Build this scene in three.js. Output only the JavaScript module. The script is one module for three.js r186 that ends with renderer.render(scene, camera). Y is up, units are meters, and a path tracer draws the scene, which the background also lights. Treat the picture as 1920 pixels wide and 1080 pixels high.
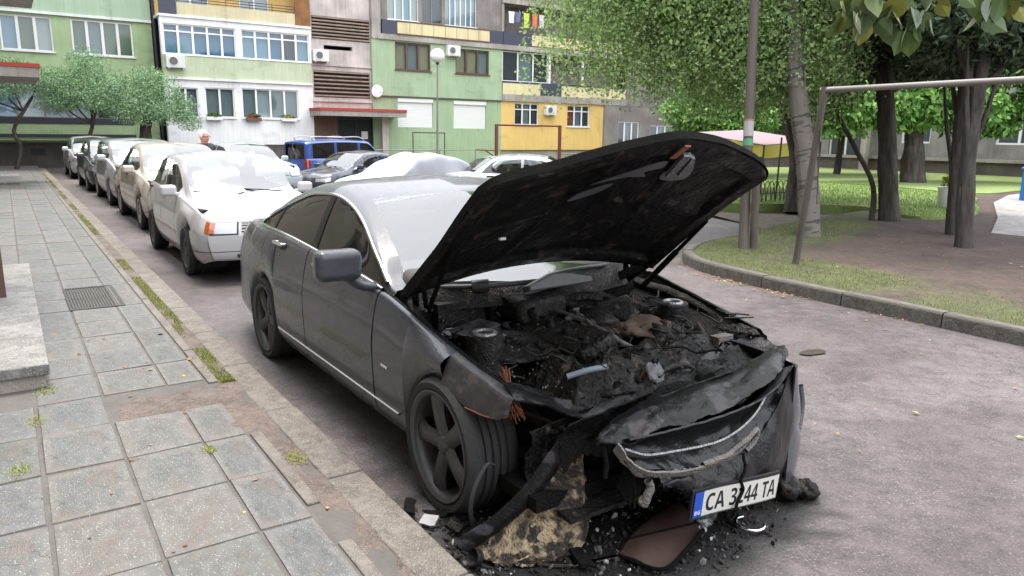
import * as THREE from 'three';
import { mergeGeometries, mergeVertices, toCreasedNormals } from 'three/addons/utils/BufferGeometryUtils.js';
import { RoundedBoxGeometry } from 'three/addons/geometries/RoundedBoxGeometry.js';
import { MarchingCubes } from 'three/addons/objects/MarchingCubes.js';

// ---------------------------------------------------------------- camera, sky, sun, exposure
const scene = new THREE.Scene();
const camera = new THREE.PerspectiveCamera(42.74, 16 / 9, 0.05, 600);
camera.position.set(0, 1.7, 0);
camera.rotation.order = 'YXZ';
camera.rotation.set(-11.807 * Math.PI / 180, -34.212 * Math.PI / 180, 0.69 * Math.PI / 180);
scene.add(camera);

const renderer = new THREE.WebGLRenderer({ antialias: true });
renderer.toneMapping = THREE.LinearToneMapping;
renderer.toneMappingExposure = 4.7;
renderer.shadowMap.enabled = true;

function hash(i, j, s) { let n = (i * 374761393 + j * 668265263 + s * 1442695041) | 0; n = Math.imul(n ^ (n >>> 13), 1274126177); n ^= n >>> 16; return (n >>> 0) / 4294967296; }
function vnoise(x, y, per, s) {                      // periodic value noise
  const xi = Math.floor(x), yi = Math.floor(y), fx = x - xi, fy = y - yi;
  const u = fx * fx * (3 - 2 * fx), v = fy * fy * (3 - 2 * fy), m = a => ((a % per) + per) % per;
  const a = hash(m(xi), m(yi), s), b = hash(m(xi + 1), m(yi), s), c = hash(m(xi), m(yi + 1), s), d = hash(m(xi + 1), m(yi + 1), s);
  return a + (b - a) * u + (c - a) * v + (a - b - c + d) * u * v;
}
function fbm(x, y, per, s, oct = 4) { let r = 0, a = .5, n = 0; for (let o = 0; o < oct; o++) { r += a * vnoise(x, y, per, s + o * 17); n += a; a *= .5; x *= 2; y *= 2; per *= 2; } return r / n; }
const P = 4096;                                      // period of free noise
function rng(seed) { let a = seed >>> 0; return () => { a = (a + 0x6D2B79F5) | 0; let t = Math.imul(a ^ (a >>> 15), 1 | a); t = (t + Math.imul(t ^ (t >>> 7), 61 | t)) ^ t; return ((t ^ (t >>> 14)) >>> 0) / 4294967296; }; }
const clamp = (x, a = 0, b = 1) => Math.min(b, Math.max(a, x));
const lerp = (a, b, t) => a + (b - a) * t;
const sst = (a, b, x) => { const t = clamp((x - a) / (b - a)); return t * t * (3 - 2 * t); };

{ // one overcast sky, brighter towards the zenith, with soft cloud mottling
  const W = 256, H = 128, d = new Float32Array(W * H * 4);
  for (let j = 0; j < H; j++) for (let i = 0; i < W; i++) {
    const el = (j + .5) / H * Math.PI - Math.PI / 2, az = i / W * Math.PI * 2;
    const sx = Math.cos(az) * Math.cos(el), sz = Math.sin(az) * Math.cos(el), sy = Math.max(0.03, Math.sin(el));
    const c = fbm(sx / (sy + .35) * 1.7 + 40, sz / (sy + .35) * 1.7 + 40, P, 5, 4);
    const L = (.42 + .6 * Math.max(0, Math.sin(el))) * (.86 + .28 * c);
    const k = (j * W + i) * 4;
    d[k] = L * .97; d[k + 1] = L * 1.0; d[k + 2] = L * 1.055; d[k + 3] = 1;
  }
  const t = new THREE.DataTexture(d, W, H, THREE.RGBAFormat, THREE.FloatType);
  t.mapping = THREE.EquirectangularReflectionMapping; t.magFilter = t.minFilter = THREE.LinearFilter; t.wrapS = THREE.RepeatWrapping; t.needsUpdate = true;
  scene.background = t; scene.environment = t;
}
const sun = new THREE.DirectionalLight(0xfff1e0, 0.9);
sun.position.set(6, 30, -16); sun.target.position.set(3, 0, -8); sun.castShadow = true; sun.shadow.radius = 30;
Object.assign(sun.shadow.camera, { left: -30, right: 30, top: 30, bottom: -30, near: 1, far: 90 });
scene.add(sun, sun.target);

// ---------------------------------------------------------------- helpers: naming and tagging
const used = new Map();
function numbered(n) { const k = used.get(n) || 0; used.set(n, k + 1); return k ? n + '_' + String(k).padStart(3, '0') : n; }
function shade(o) { o.traverse(m => { if (m.isMesh) { m.castShadow = true; m.receiveShadow = true; } }); return o; }
function thing(name, label, category, pos = [0, 0, 0], turn = 0, group) {
  const o = new THREE.Group(); o.name = numbered(name); o.position.set(...pos); o.rotation.y = turn;
  o.userData = { label, category }; if (group) o.userData.group = group; scene.add(o); return o;
}
function part(name, geo, mat, parent, label) {
  const m = new THREE.Mesh(Array.isArray(geo) ? merge(geo) : geo, mat); m.name = name; m.castShadow = m.receiveShadow = true;
  if (label) m.userData.label = label; parent.add(m); return m;
}
function solo(name, geo, mat, label, category, group) {
  const m = part(numbered(name), geo, mat, scene); m.userData = { label, category }; if (group) m.userData.group = group; return m;
}
function setting(name, geo, mat) { const m = geo ? part(numbered(name), geo, mat, scene) : new THREE.Group(); if (!geo) { m.name = numbered(name); scene.add(m); } m.userData = { kind: 'structure' }; return m; }

// ---------------------------------------------------------------- helpers: geometry
function merge(list) { const l = list.map(g => { let q = g.index ? g.toNonIndexed() : g; for (const k of Object.keys(q.attributes)) if (!['position', 'normal', 'uv'].includes(k)) q.deleteAttribute(k); if (!q.attributes.normal) q.computeVertexNormals(); if (!q.attributes.uv) q.setAttribute('uv', new THREE.BufferAttribute(new Float32Array(q.attributes.position.count * 2), 2)); return q; }); return l.length === 1 ? l[0] : mergeGeometries(l); }
function uvm(g, s = 1, ox = 0, oy = 0) {              // uv in metres from the dominant axis of each face normal
  if (g.index) g = g.toNonIndexed();
  const p = g.attributes.position, n = g.attributes.normal, uv = new Float32Array(p.count * 2);
  for (let i = 0; i < p.count; i++) {
    const f = i - i % 3; let ax = 0, ay = 0, az = 0; for (let k = 0; k < 3; k++) { ax += n.getX(f + k); ay += n.getY(f + k); az += n.getZ(f + k); }
    ax = Math.abs(ax); ay = Math.abs(ay); az = Math.abs(az);
    const a = (ay >= ax && ay >= az) ? [p.getX(i), p.getZ(i)] : (ax >= az) ? [p.getZ(i), p.getY(i)] : [p.getX(i), p.getY(i)];
    uv[2 * i] = a[0] * s + ox; uv[2 * i + 1] = a[1] * s + oy;
  }
  g.setAttribute('uv', new THREE.BufferAttribute(uv, 2)); return g;
}
function box(x0, x1, y0, y1, z0, z1, bev = 0) {
  const w = x1 - x0, h = y1 - y0, d = z1 - z0;
  const g = bev ? new RoundedBoxGeometry(w, h, d, 1, Math.min(bev, w / 2.1, h / 2.1, d / 2.1)) : new THREE.BoxGeometry(w, h, d);
  g.translate((x0 + x1) / 2, (y0 + y1) / 2, (z0 + z1) / 2); return uvm(g);
}
const V = (x, y, z) => new THREE.Vector3(x, y, z);
function rod(a, b, r, r2 = r, seg = 8) {
  const A = V(...a), B = V(...b), d = B.clone().sub(A), g = new THREE.CylinderGeometry(r2, r, d.length(), seg, 1);
  g.applyQuaternion(new THREE.Quaternion().setFromUnitVectors(V(0, 1, 0), d.normalize())); g.translate((A.x + B.x) / 2, (A.y + B.y) / 2, (A.z + B.z) / 2); return g;
}
function bar(a, b, w, h) {                            // rectangular bar between two points
  const A = V(...a), B = V(...b), d = B.clone().sub(A), L = d.length(), g = new THREE.BoxGeometry(w, h, L);
  const m = new THREE.Matrix4().lookAt(B, A, Math.abs(d.y) > .95 * L ? V(1, 0, 0) : V(0, 1, 0)); g.applyMatrix4(m); g.translate((A.x + B.x) / 2, (A.y + B.y) / 2, (A.z + B.z) / 2); return uvm(g);
}
function tube(pts, r, seg = 24, rs = 6) { return new THREE.TubeGeometry(new THREE.CatmullRomCurve3(pts.map(p => V(...p))), seg, r, rs); }
function tapered(pts, radii, seg = 20, rs = 10, rough = 0, sd = 1) { // trunk or limb: tapered tube with an uneven surface, uv in metres
  const c = new THREE.CatmullRomCurve3(pts.map(p => V(...p))), fr = c.computeFrenetFrames(seg), pos = [], uv = [], idx = [], L = c.getLength();
  for (let i = 0; i <= seg; i++) {
    const t = i / seg, q = c.getPoint(t), k = t * (radii.length - 1), a = Math.min(radii.length - 2, Math.floor(k)), R = lerp(radii[a], radii[a + 1], k - a);
    for (let j = 0; j <= rs; j++) {
      const an = j / rs * Math.PI * 2, jj = j % rs, rr = R * (1 + rough * (vnoise(jj * 1.3 + 7, t * L * 3, P, sd) - .5) * 2);
      const n = fr.normals[i].clone().multiplyScalar(Math.cos(an)).addScaledVector(fr.binormals[i], Math.sin(an));
      pos.push(q.x + n.x * rr, q.y + n.y * rr, q.z + n.z * rr); uv.push(j / rs * 6.28 * radii[0], t * L);
    }
  }
  for (let i = 0; i < seg; i++) for (let j = 0; j < rs; j++) { const a = i * (rs + 1) + j, b = a + rs + 1; idx.push(a, b, a + 1, b, b + 1, a + 1); }
  const g = new THREE.BufferGeometry(); g.setAttribute('position', new THREE.Float32BufferAttribute(pos, 3)); g.setAttribute('uv', new THREE.Float32BufferAttribute(uv, 2)); g.setIndex(idx); g.computeVertexNormals(); return g;
}
function grid(fn, nu, nv, us = null) {                // fn(a, b) -> [x, y, z], a and b in 0..1
  const pos = [], uv = [], idx = [];
  for (let i = 0; i <= nu; i++) for (let j = 0; j <= nv; j++) { const a = us ? us[i] : i / nu, q = fn(a, j / nv); pos.push(q[0], q[1], q[2]); uv.push(i / nu, j / nv); }
  for (let i = 0; i < nu; i++) for (let j = 0; j < nv; j++) { const a = i * (nv + 1) + j, b = a + nv + 1; idx.push(a, b, a + 1, b, b + 1, a + 1); }
  const g = new THREE.BufferGeometry(); g.setAttribute('position', new THREE.Float32BufferAttribute(pos, 3)); g.setAttribute('uv', new THREE.Float32BufferAttribute(uv, 2)); g.setIndex(idx); g.computeVertexNormals(); return g;
}
function thick(fn, nu, nv, t) {                       // a sheet with thickness t (closed)
  const e = 1e-3, N = (a, b) => { const p0 = V(...fn(clamp(a - e), b)), p1 = V(...fn(clamp(a + e), b)), q0 = V(...fn(a, clamp(b - e))), q1 = V(...fn(a, clamp(b + e))); return p1.sub(p0).cross(q1.sub(q0)).normalize(); };
  const off = (a, b) => { const p = fn(a, b), n = N(a, b); return [p[0] + n.x * t, p[1] + n.y * t, p[2] + n.z * t]; };
  const L = [grid(fn, nu, nv), grid(off, nu, nv)];
  for (const k of [0, 1]) { L.push(grid((a, b) => b ? off(a, k) : fn(a, k), nu, 1)); L.push(grid((a, b) => b ? off(k, a) : fn(k, a), nv, 1)); }
  return merge(L);
}
function sheet(poly, y, cell = 0) {                   // flat polygon [[x, z], ...] at height y, uv in metres
  const s = new THREE.Shape(poly.map(p => new THREE.Vector2(p[0], -p[1]))), g = new THREE.ShapeGeometry(s, 12);
  g.rotateX(-Math.PI / 2); g.translate(0, y, 0); const p = g.attributes.position, uv = g.attributes.uv; for (let i = 0; i < p.count; i++) uv.setXY(i, p.getX(i), p.getZ(i)); return g;
}
function curvePoly(pts, n = 60) { const c = new THREE.CatmullRomCurve3(pts.map(p => V(p[0], 0, p[1])), true, 'centripetal'); return c.getPoints(n).slice(0, -1).map(p => [p.x, p.z]); }
function extr(pts, depth, bevel = 0) { const s = new THREE.Shape(pts.map(p => new THREE.Vector2(...p))); return new THREE.ExtrudeGeometry(s, { depth, bevelEnabled: bevel > 0, bevelSize: bevel, bevelThickness: bevel, bevelSegments: 1, curveSegments: 8 }); }
function jitter(g, amp, f, sd) { if (g.index === null) g = mergeVertices(g); const p = g.attributes.position; for (let i = 0; i < p.count; i++) { const x = p.getX(i), y = p.getY(i), z = p.getZ(i); p.setXYZ(i, x + amp * (fbm(y * f + 31, z * f + 9, P, sd, 3) - .5) * 2, y + amp * (fbm(x * f + 11, z * f + 77, P, sd + 3, 3) - .5) * 2, z + amp * (fbm(x * f + 51, y * f + 23, P, sd + 7, 3) - .5) * 2); } g.computeVertexNormals(); return g; }
function blob(x, y, z, rx, ry, rz, sd, amp = .35, det = 3) { const g = mergeVertices(new THREE.IcosahedronGeometry(1, det)), p = g.attributes.position; for (let i = 0; i < p.count; i++) { const a = p.getX(i), b = p.getY(i), c = p.getZ(i), k = 1 + amp * ((fbm(a * 2 + 20, b * 2 + c * 1.7 + 20, P, sd, 3) - .5) * 2.4); p.setXYZ(i, x + a * rx * k, y + b * ry * k, z + c * rz * k); } g.computeVertexNormals(); return g; }

// ---------------------------------------------------------------- textures and materials
const l2s = c => c <= .0031308 ? 12.92 * c : 1.055 * Math.pow(c, 1 / 2.4) - .055;
function tex(n, fn, srgb = true, m = n) {             // fn(u, v) -> [r, g, b] linear, or a number
  const d = new Uint8Array(n * m * 4);
  for (let j = 0; j < m; j++) for (let i = 0; i < n; i++) { let c = fn(i / n, j / m); if (typeof c === 'number') c = [c, c, c]; const k = (j * n + i) * 4; for (let q = 0; q < 3; q++) d[k + q] = clamp(srgb ? l2s(Math.max(0, c[q])) : c[q]) * 255; d[k + 3] = 255; }
  const t = new THREE.DataTexture(d, n, m, THREE.RGBAFormat); t.wrapS = t.wrapT = THREE.RepeatWrapping; t.magFilter = THREE.LinearFilter; t.minFilter = THREE.LinearMipmapLinearFilter; t.generateMipmaps = true; if (srgb) t.colorSpace = THREE.SRGBColorSpace; t.needsUpdate = true; return t;
}
function rep(t, s) { const c = t.clone(); c.repeat.set(s, s); c.needsUpdate = true; return c; }
const col = (r, g, b) => new THREE.Color().setRGB(r, g, b);
function M(c, rough = .7, o = {}) { return new THREE.MeshStandardMaterial({ color: Array.isArray(c) ? col(...c) : c, roughness: rough, side: THREE.DoubleSide, ...o }); }
function MP(c, rough = .7, o = {}) { return new THREE.MeshPhysicalMaterial({ color: Array.isArray(c) ? col(...c) : c, roughness: rough, side: THREE.DoubleSide, ...o }); }
const mixc = (a, b, t) => [lerp(a[0], b[0], t), lerp(a[1], b[1], t), lerp(a[2], b[2], t)];

const T = {};
T.grain = tex(512, (u, v) => .62 + .38 * fbm(u * 16, v * 16, 16, 3, 5));                       // soft mottling
T.grainL = tex(256, (u, v) => .5 + .5 * fbm(u * 8, v * 8, 8, 8, 5), false);
T.speck = tex(1024, (u, v) => { const a = fbm(u * 12, v * 12, 12, 2, 4), s = hash(Math.floor(u * 340), Math.floor(v * 340), 4), s2 = hash(Math.floor(u * 520), Math.floor(v * 520), 14), b2 = fbm(u * 40, v * 40, 40, 15, 3); let k = .55 + .3 * (a - .5) + .22 * (s2 - .5) + .35 * (b2 - .5); if (s > .955) k += .6; else if (s < .22) k -= .16; return [k, k * .985, k * .97]; });
T.speckB = tex(512, (u, v) => .5 * vnoise(u * 170, v * 170, 170, 4) + .5 * vnoise(u * 64, v * 64, 64, 6), false);
const mat = {};
// ---------------------------------------------------------------- the setting: ground, road, pavement, park
const groundY = (x, z) => -.28 * sst(4, 10, x) * sst(-9, -17, z);
mat.far = M([.07, .07, .055], .95);
setting('ground', new THREE.PlaneGeometry(700, 700).rotateX(-Math.PI / 2).translate(0, -.7, 0), mat.far);

mat.asphalt = M([1, 1, 1], .62, { vertexColors: true, map: rep(T.speck, .42), bumpMap: rep(T.speckB, 1.1), bumpScale: .003 });
{ // road: one grid, fine near the camera, with tone patches, worn spots and the soot of the fire
  const xs = [], zs = []; for (let x = 1.2; x < 9; x += .09) xs.push(x); for (let x = 9; x <= 40; x += .6) xs.push(x);
  for (let z = 7; z > -1; z -= .5) zs.push(z); for (let z = -1; z > -10; z -= .08) zs.push(z); for (let z = -10; z >= -38.8; z -= .4) zs.push(z);
  const pos = [], cl = [], uv = [], idx = [];
  for (const x of xs) for (const z of zs) {
    const bump = .012 * (fbm(x * .8, z * .8, P, 31, 3) - .5);
    pos.push(x, groundY(x, z) + bump, z); uv.push(x + .13 * z, z - .21 * x);
    const big = fbm(x * .5 + 9, z * .5 + 60, P, 32, 4), mid = fbm(x * 3, z * 3, P, 33, 4), fine = fbm(x * 9, z * 9, P, 39, 3);
    let c = mixc([.135, .117, .122], [.205, .18, .186], sst(.3, .7, big) * .75 + .9 * (mid - .5) + .8 * (fine - .5) + .12);
    const wet = sst(.52, .66, fbm(x * .9 + 3, z * 1.6 + 8, P, 37, 4)); c = mixc(c, [.10, .082, .083], wet * .6);
    // burnt residue: an irregular blot under and around the burnt nose
    const d = Math.hypot((x - 2.15) / 1.05, (z + 2.35) / .72) + 1.1 * (fbm(x * 4, z * 4, P, 34, 4) - .5) + .5 * (fbm(x * 14, z * 14, P, 35, 3) - .5);
    c = mixc(c, [.016, .015, .015], 1 - sst(.78, 1.12, d));
    cl.push(...c);
  }
  const nz = zs.length; for (let i = 0; i < xs.length - 1; i++) for (let j = 0; j < nz - 1; j++) { const a = i * nz + j, b = a + nz; idx.push(a, a + 1, b, b, a + 1, b + 1); }
  const g = new THREE.BufferGeometry(); g.setAttribute('position', new THREE.Float32BufferAttribute(pos, 3)); g.setAttribute('color', new THREE.Float32BufferAttribute(cl, 3)); g.setAttribute('uv', new THREE.Float32BufferAttribute(uv, 2)); g.setIndex(idx); g.computeVertexNormals();
  setting('road', g, mat.asphalt);
}
mat.puddle = M([.07, .062, .055], .16);
setting('puddle', sheet(curvePoly([[5.08, -3.38], [5.2, -3.41], [5.34, -3.36], [5.3, -3.29], [5.17, -3.3], [5.1, -3.33]]), .012), mat.puddle);

// pavement: mortar bed, single slabs, border strip, moss strip, kerb stones
mat.bed = M([.135, .127, .12], .95, { map: rep(T.grain, .9), bumpMap: rep(T.speckB, 1), bumpScale: .004 });
const pavement = setting('pavement'); pavement.userData.kind = 'structure';
part('mortar_bed', uvm(new THREE.BoxGeometry(3.6, .5, 46).translate(-.73, -.134, -16)), mat.bed, pavement);
const slabTex = [0, 1, 2, 3, 4, 5].map(s => tex(256, (u, v) => {
  const wob = .075 * (fbm(u * 7, v * 7, 7, 60 + s, 4) - .5) * 2, ex = Math.min(u, 1 - u) * .72, ey = Math.min(v, 1 - v), e = Math.min(ex, ey) + wob + (s === 3 ? .03 : 0);
  const core = sst(.075 + .012 * s, .098 + .012 * s, e) * [1, .9, .75, .3, .55, 1][s] * (.7 + .5 * sst(.35, .6, fbm(u * 3, v * 3, 3, 66 + s, 3))), g = hash(Math.floor(u * 110), Math.floor(v * 130), s), n = fbm(u * 9, v * 9, 9, 70 + s, 4);
  const rim = mixc([.09, .09, .088], [.155, .153, .149], n), body = mixc([.066, .072, .071], [.15, .158, .156], .75 * n + .45 * (g - .35));
  let c = mixc(rim, s === 3 ? mixc([.088, .088, .085], [.145, .142, .138], n) : body, core * (.8 + .2 * n)); if (g > .975) c = mixc(c, [.5, .48, .44], .8); const cr = Math.abs(fbm(u * 3 + s, v * 3, 64, 140 + s, 4) - .5), cm = sst(.45, .6, fbm(u * 2, v * 2, 2, 150 + s, 2)); if (cr < .009) c = mixc(c, [.035, .03, .027], .75 * cm); const dirt = sst(.55, .72, fbm(u * 4, v * 4, 4, 160 + s, 4)); return mixc(c, [.13, .108, .095], dirt * .55);
}));
const slabBump = [0, 1].map(s => tex(256, (u, v) => { const e = Math.min(Math.min(u, 1 - u) * .72, Math.min(v, 1 - v)); return .55 * vnoise(u * 90, v * 90, 90, 80 + s) * sst(.06, .14, e) + .3 * fbm(u * 6, v * 6, 6, 90 + s, 3) + .15; }, false));
const slabMats = []; for (let s = 0; s < 6; s++) for (const tone of [[1, 1, 1], [.86, .89, .87], [1, .975, .955], [.92, .94, .96]]) slabMats.push(M(tone, .62, { map: slabTex[s], bumpMap: slabBump[s % 2], bumpScale: .005 }));
function slabGeo(sd) { // 18 triangles: top, chamfer and sides with slightly chipped corners
  const r = rng(sd), c = [[-.5, -.5], [.5, -.5], [.5, .5], [-.5, .5]].map(p => [p[0] + (r() - .5) * .03, p[1] + (r() - .5) * .03]), R = [[0, 1], [-.012, .7], [.004, 0]].map(([e, y], k) => c.map(p => [p[0] * (k === 0 ? .975 : k === 1 ? .995 : 1), y, p[1] * (k === 0 ? .985 : k === 1 ? .997 : 1)]));
  const pos = [], uv = [], q = (a, b, c2, d) => { for (const p of [a, b, c2, a, c2, d]) { pos.push(...p); uv.push(p[0] + .5, p[2] + .5); } };
  q(R[0][3], R[0][2], R[0][1], R[0][0]); for (let k = 0; k < 2; k++) for (let i = 0; i < 4; i++) { const j = (i + 1) % 4; q(R[k][i], R[k][j], R[k + 1][j], R[k + 1][i]); }
  const g = new THREE.BufferGeometry(); g.setAttribute('position', new THREE.Float32BufferAttribute(pos, 3)); g.setAttribute('uv', new THREE.Float32BufferAttribute(uv, 2)); g.computeVertexNormals(); return g;
}
const slabG = [1, 2, 3, 4, 5].map(slabGeo);
mat.dirt = M([.24, .195, .175], .9, { map: rep(T.speck, .8), bumpMap: rep(T.speckB, 1.5), bumpScale: .006 });
{
  const r = rng(77), cols = [[-.36, -.012], [-.008, .328], [.332, .686], [.69, .908]], slab0 = new THREE.Mesh(slabG[0], slabMats[0]);
  let z = -1.24;
  for (let row = 0; row < 66; row++) {
    const d = .525 + (r() - .5) * .05, z1 = z - d;
    cols.forEach(([a, b], ci) => {
      const sk = r(), n1 = r(), n2 = r(), n3 = r(), n4 = r(), off = (r() - .5) * .02;
      if (ci >= 2 && z < -3.9 && z > -4.6) return;                    // missing slabs: bare dirt
      if (z < -7.2 && z > -8.3 && ci === 2) return;                   // the drain grate lies here
      if (ci === 0 && z1 < -5.0 && z > -9.6) return;                  // the doorstep stands here
      const m = new THREE.Mesh(slabG[Math.floor(n1 * 5)], slabMats[Math.floor(n2 * 23.99)]); m.name = row + ci ? 'paving_slab_' + String(row * 4 + ci).padStart(3, '0') : 'paving_slab';
      m.scale.set(b - a - .008, .032, d - .01); m.position.set((a + b) / 2, .09 + .004 * (n3 - .5), z - d / 2 + off); m.rotation.set((n3 - .5) * .016, (n1 - .5) * .012, (n4 - .5) * .028); m.castShadow = m.receiveShadow = true;
      pavement.add(m);
    });
    z = z1;
  }
  // bare dirt where slabs are gone
  part('bare_dirt', uvm(jitter(grid((a, b) => { const x = .33 + .74 * a, zz = -3.82 - .98 * b; return [x, .113 + .012 * fbm(x * 6, zz * 6, P, 12, 3) - .012 * sst(.42, .5, Math.max(Math.abs(a - .5), Math.abs(b - .5))), zz]; }, 30, 30), .001, 3, 3)), mat.dirt, pavement);
  // narrow border strip with broken ends
  mat.strip = M([.27, .247, .225], .8, { map: rep(T.speck, .9) });
  for (const [a, b] of [[-1.2, -1.9], [-1.92, -2.55], [-2.9, -3.82], [-4.78, -5.6], [-5.62, -6.6], [-6.62, -7.6], [-7.62, -8.6], [-8.62, -9.6], [-9.62, -10.6], [-10.62, -11.6], [-11.62, -12.6], [-12.62, -13.6], [-13.62, -14.6], [-14.62, -15.6], [-15.62, -16.6], [-16.62, -17.6], [-17.62, -18.6], [-18.62, -20.6]])
    part('border_strip', box(.918, .978, .06, .124 + r() * .004, b, a, .006), mat.strip, pavement);
  // earth between border and kerb, with moss on it
  part('earth_strip', uvm(grid((a, b) => { const z2 = -1 - 35 * a, x = .975 + .11 * b; return [x, .112 + .01 * fbm(x * 14, z2 * 7, P, 4, 3), z2]; }, 260, 4)), mat.dirt, pavement);
}
mat.kerb = M([.27, .25, .225], .82, { map: rep(T.speck, .7), bumpMap: rep(T.speckB, 1.2), bumpScale: .004 });
const kerb = setting('kerb');
{
  const r = rng(5);
  for (let i = 0; i < 37; i++) { const z0 = .9 - i; const g = box(1.072, 1.255, -.12, .122 + (r() - .5) * .008, z0 - .992, z0, .014); const k = part('kerb_stone', uvm(g, 1, r() * 5, r() * 5), mat.kerb, kerb); if (i) k.name += '_' + String(i).padStart(3, '0'); k.rotation.set(0, 0, 0); k.position.x = (r() - .5) * .008; }
}
// curved kerb round the park
const pkPts = [[6.72, 5], [6.78, 2], [6.86, -1], [6.98, -3.6], [7.06, -5.3], [7.24, -6.35], [7.72, -7.1], [8.6, -7.62], [10.2, -8.05], [12.6, -8.7]];
const pkCurve = new THREE.CatmullRomCurve3(pkPts.map(p => V(p[0], 0, p[1])), false, 'centripetal');
mat.kerb2 = M([.20, .185, .165], .85, { map: rep(T.speck, .6), bumpMap: rep(T.speckB, 1.2), bumpScale: .006 });
const parkKerb = setting('park_kerb');
{
  const L = pkCurve.getLength(), n = Math.round(L / 1.0), r = rng(8);
  for (let i = 0; i < n; i++) {
    const dy = (r() - .5) * .012, k = part('kerb_stone', thick((a, b) => { const t = (i + .006 + a * .988) / n, p = pkCurve.getPointAt(t), d = pkCurve.getTangentAt(t), nx = -d.z, nz = d.x; const pr = [[0, -.1], [0, .118], [.012, .132], [.03, .135], [.12, .135], [.13, .13], [.13, 0]], f = b * 6, q = Math.min(5, Math.floor(f)), o = lerp(pr[q][0], pr[q + 1][0], f - q), y = lerp(pr[q][1], pr[q + 1][1], f - q); return [p.x + nx * o, y + dy, p.z + nz * o]; }, 4, 6, -.01), mat.kerb2, parkKerb);
    if (i) k.name += '_' + String(i).padStart(3, '0');
  }
}
// park: soil with patchy grass, lawns, concrete path
mat.soil = M([1, 1, 1], .95, { vertexColors: true, map: rep(T.speck, .35), bumpMap: rep(T.grainL, 2.3), bumpScale: .02 });
const parkIn = (x, z) => { // signed test against the kerb line
  let best = 1e9, s = 0; for (let i = 0; i <= 60; i++) { const p = pkS[i], d = Math.hypot(x - p.x, z - p.z); if (d < best) { best = d; const t = pkT[i]; s = (x - p.x) * -t.z + (z - p.z) * t.x; } } return s;
};
const pkS = [], pkT = []; for (let i = 0; i <= 60; i++) { pkS.push(pkCurve.getPointAt(i / 60)); pkT.push(pkCurve.getTangentAt(i / 60)); }
const parkY = (x, z) => .125 + .10 * sst(8, 13, x) * sst(-11, -6, z) * .6 + .03 * (fbm(x * .7, z * .7, P, 41, 3) - .5);
const grassAt = (x, z) => { // where grass grows thinly inside the kerb
  const d = parkIn(x, z); return clamp(sst(2.6, .4, d) * sst(-.1, .15, d) * (1.4 * fbm(x * 1.3, z * 1.3, P, 43, 4) + .05));
};
{
  const rows = 46, fn = (a, b) => { // from the kerb line (b = 0) to the far side (b = 1)
    const p = pkCurve.getPointAt(a), t = pkCurve.getTangentAt(a), b2 = Math.pow(b, 1.9), far = V(lerp(34, 30, a), 0, lerp(7, -11.5, Math.pow(a, 1.5)));
    const q = V(p.x - t.z * .12, 0, p.z + t.x * .12).lerp(far, b2); return [q.x, parkY(q.x, q.z), q.z];
  };
  const g = grid(fn, 110, rows), p = g.attributes.position, c = new Float32Array(p.count * 3), uv = g.attributes.uv;
  for (let i = 0; i < p.count; i++) {
    const x = p.getX(i), z = p.getZ(i), gr = grassAt(x, z), n = fbm(x * 2.2, z * 2.2, P, 44, 4);
    let k = mixc([.085, .06, .05], [.135, .098, .083], n); k = mixc(k, mixc([.10, .12, .045], [.15, .165, .07], n), sst(.26, .5, gr)); c.set(k, i * 3); uv.setXY(i, x, z);
  }
  g.setAttribute('color', new THREE.BufferAttribute(c, 3)); setting('park_soil', g, mat.soil);
}
mat.lawn = M([.20, .27, .09], .95, { map: rep(T.grain, .4), bumpMap: rep(T.grainL, 3), bumpScale: .03 });
mat.dirtPath = M([.22, .175, .145], .95, { map: rep(T.speck, .4) });
setting('dirt_ground', sheet([[11.5, -8.4], [12.8, -11.2], [11, -14.5], [12, -24], [35.8, -26], [35.8, -8]], .02), mat.dirtPath);
const lawns = [curvePoly([[13.4, -11.4], [14.8, -10.2], [15.6, -9.2], [14.9, -8.1], [14.6, -7.4], [16, -7.1], [19.4, -8.55], [21.4, -9.6], [22.6, -13], [22.3, -17], [17.4, -15.2]]), curvePoly([[24.4, -19.5], [24.2, -14], [23.6, -10.4], [26, -10.3], [35.4, -11.6], [35.4, -24], [27, -24]]), curvePoly([[17, -33.2], [22, -32.6], [33, -33], [33.4, -36.6], [16.5, -36.6]])];
const slabOf = (pl, y) => { const g = extr(pl.map(p => [p[0], -p[1]]), .3); g.rotateX(-Math.PI / 2); g.translate(0, y - .3, 0); return uvm(g); };
lawns.forEach((pl, i) => setting('lawn', slabOf(pl, i === 2 ? -.22 : i === 1 ? .16 : .225), mat.lawn));
mat.path = M([.45, .43, .43], .8, { map: rep(T.speck, .3) });
setting('concrete_path', slabOf([[13.3, -5.55], [16, -6.6], [19.9, -8.35], [23, -9.3], [35.8, -10.4], [35.8, 6.5], [14.5, 5], [13.4, -2]], .203), mat.path);
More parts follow.
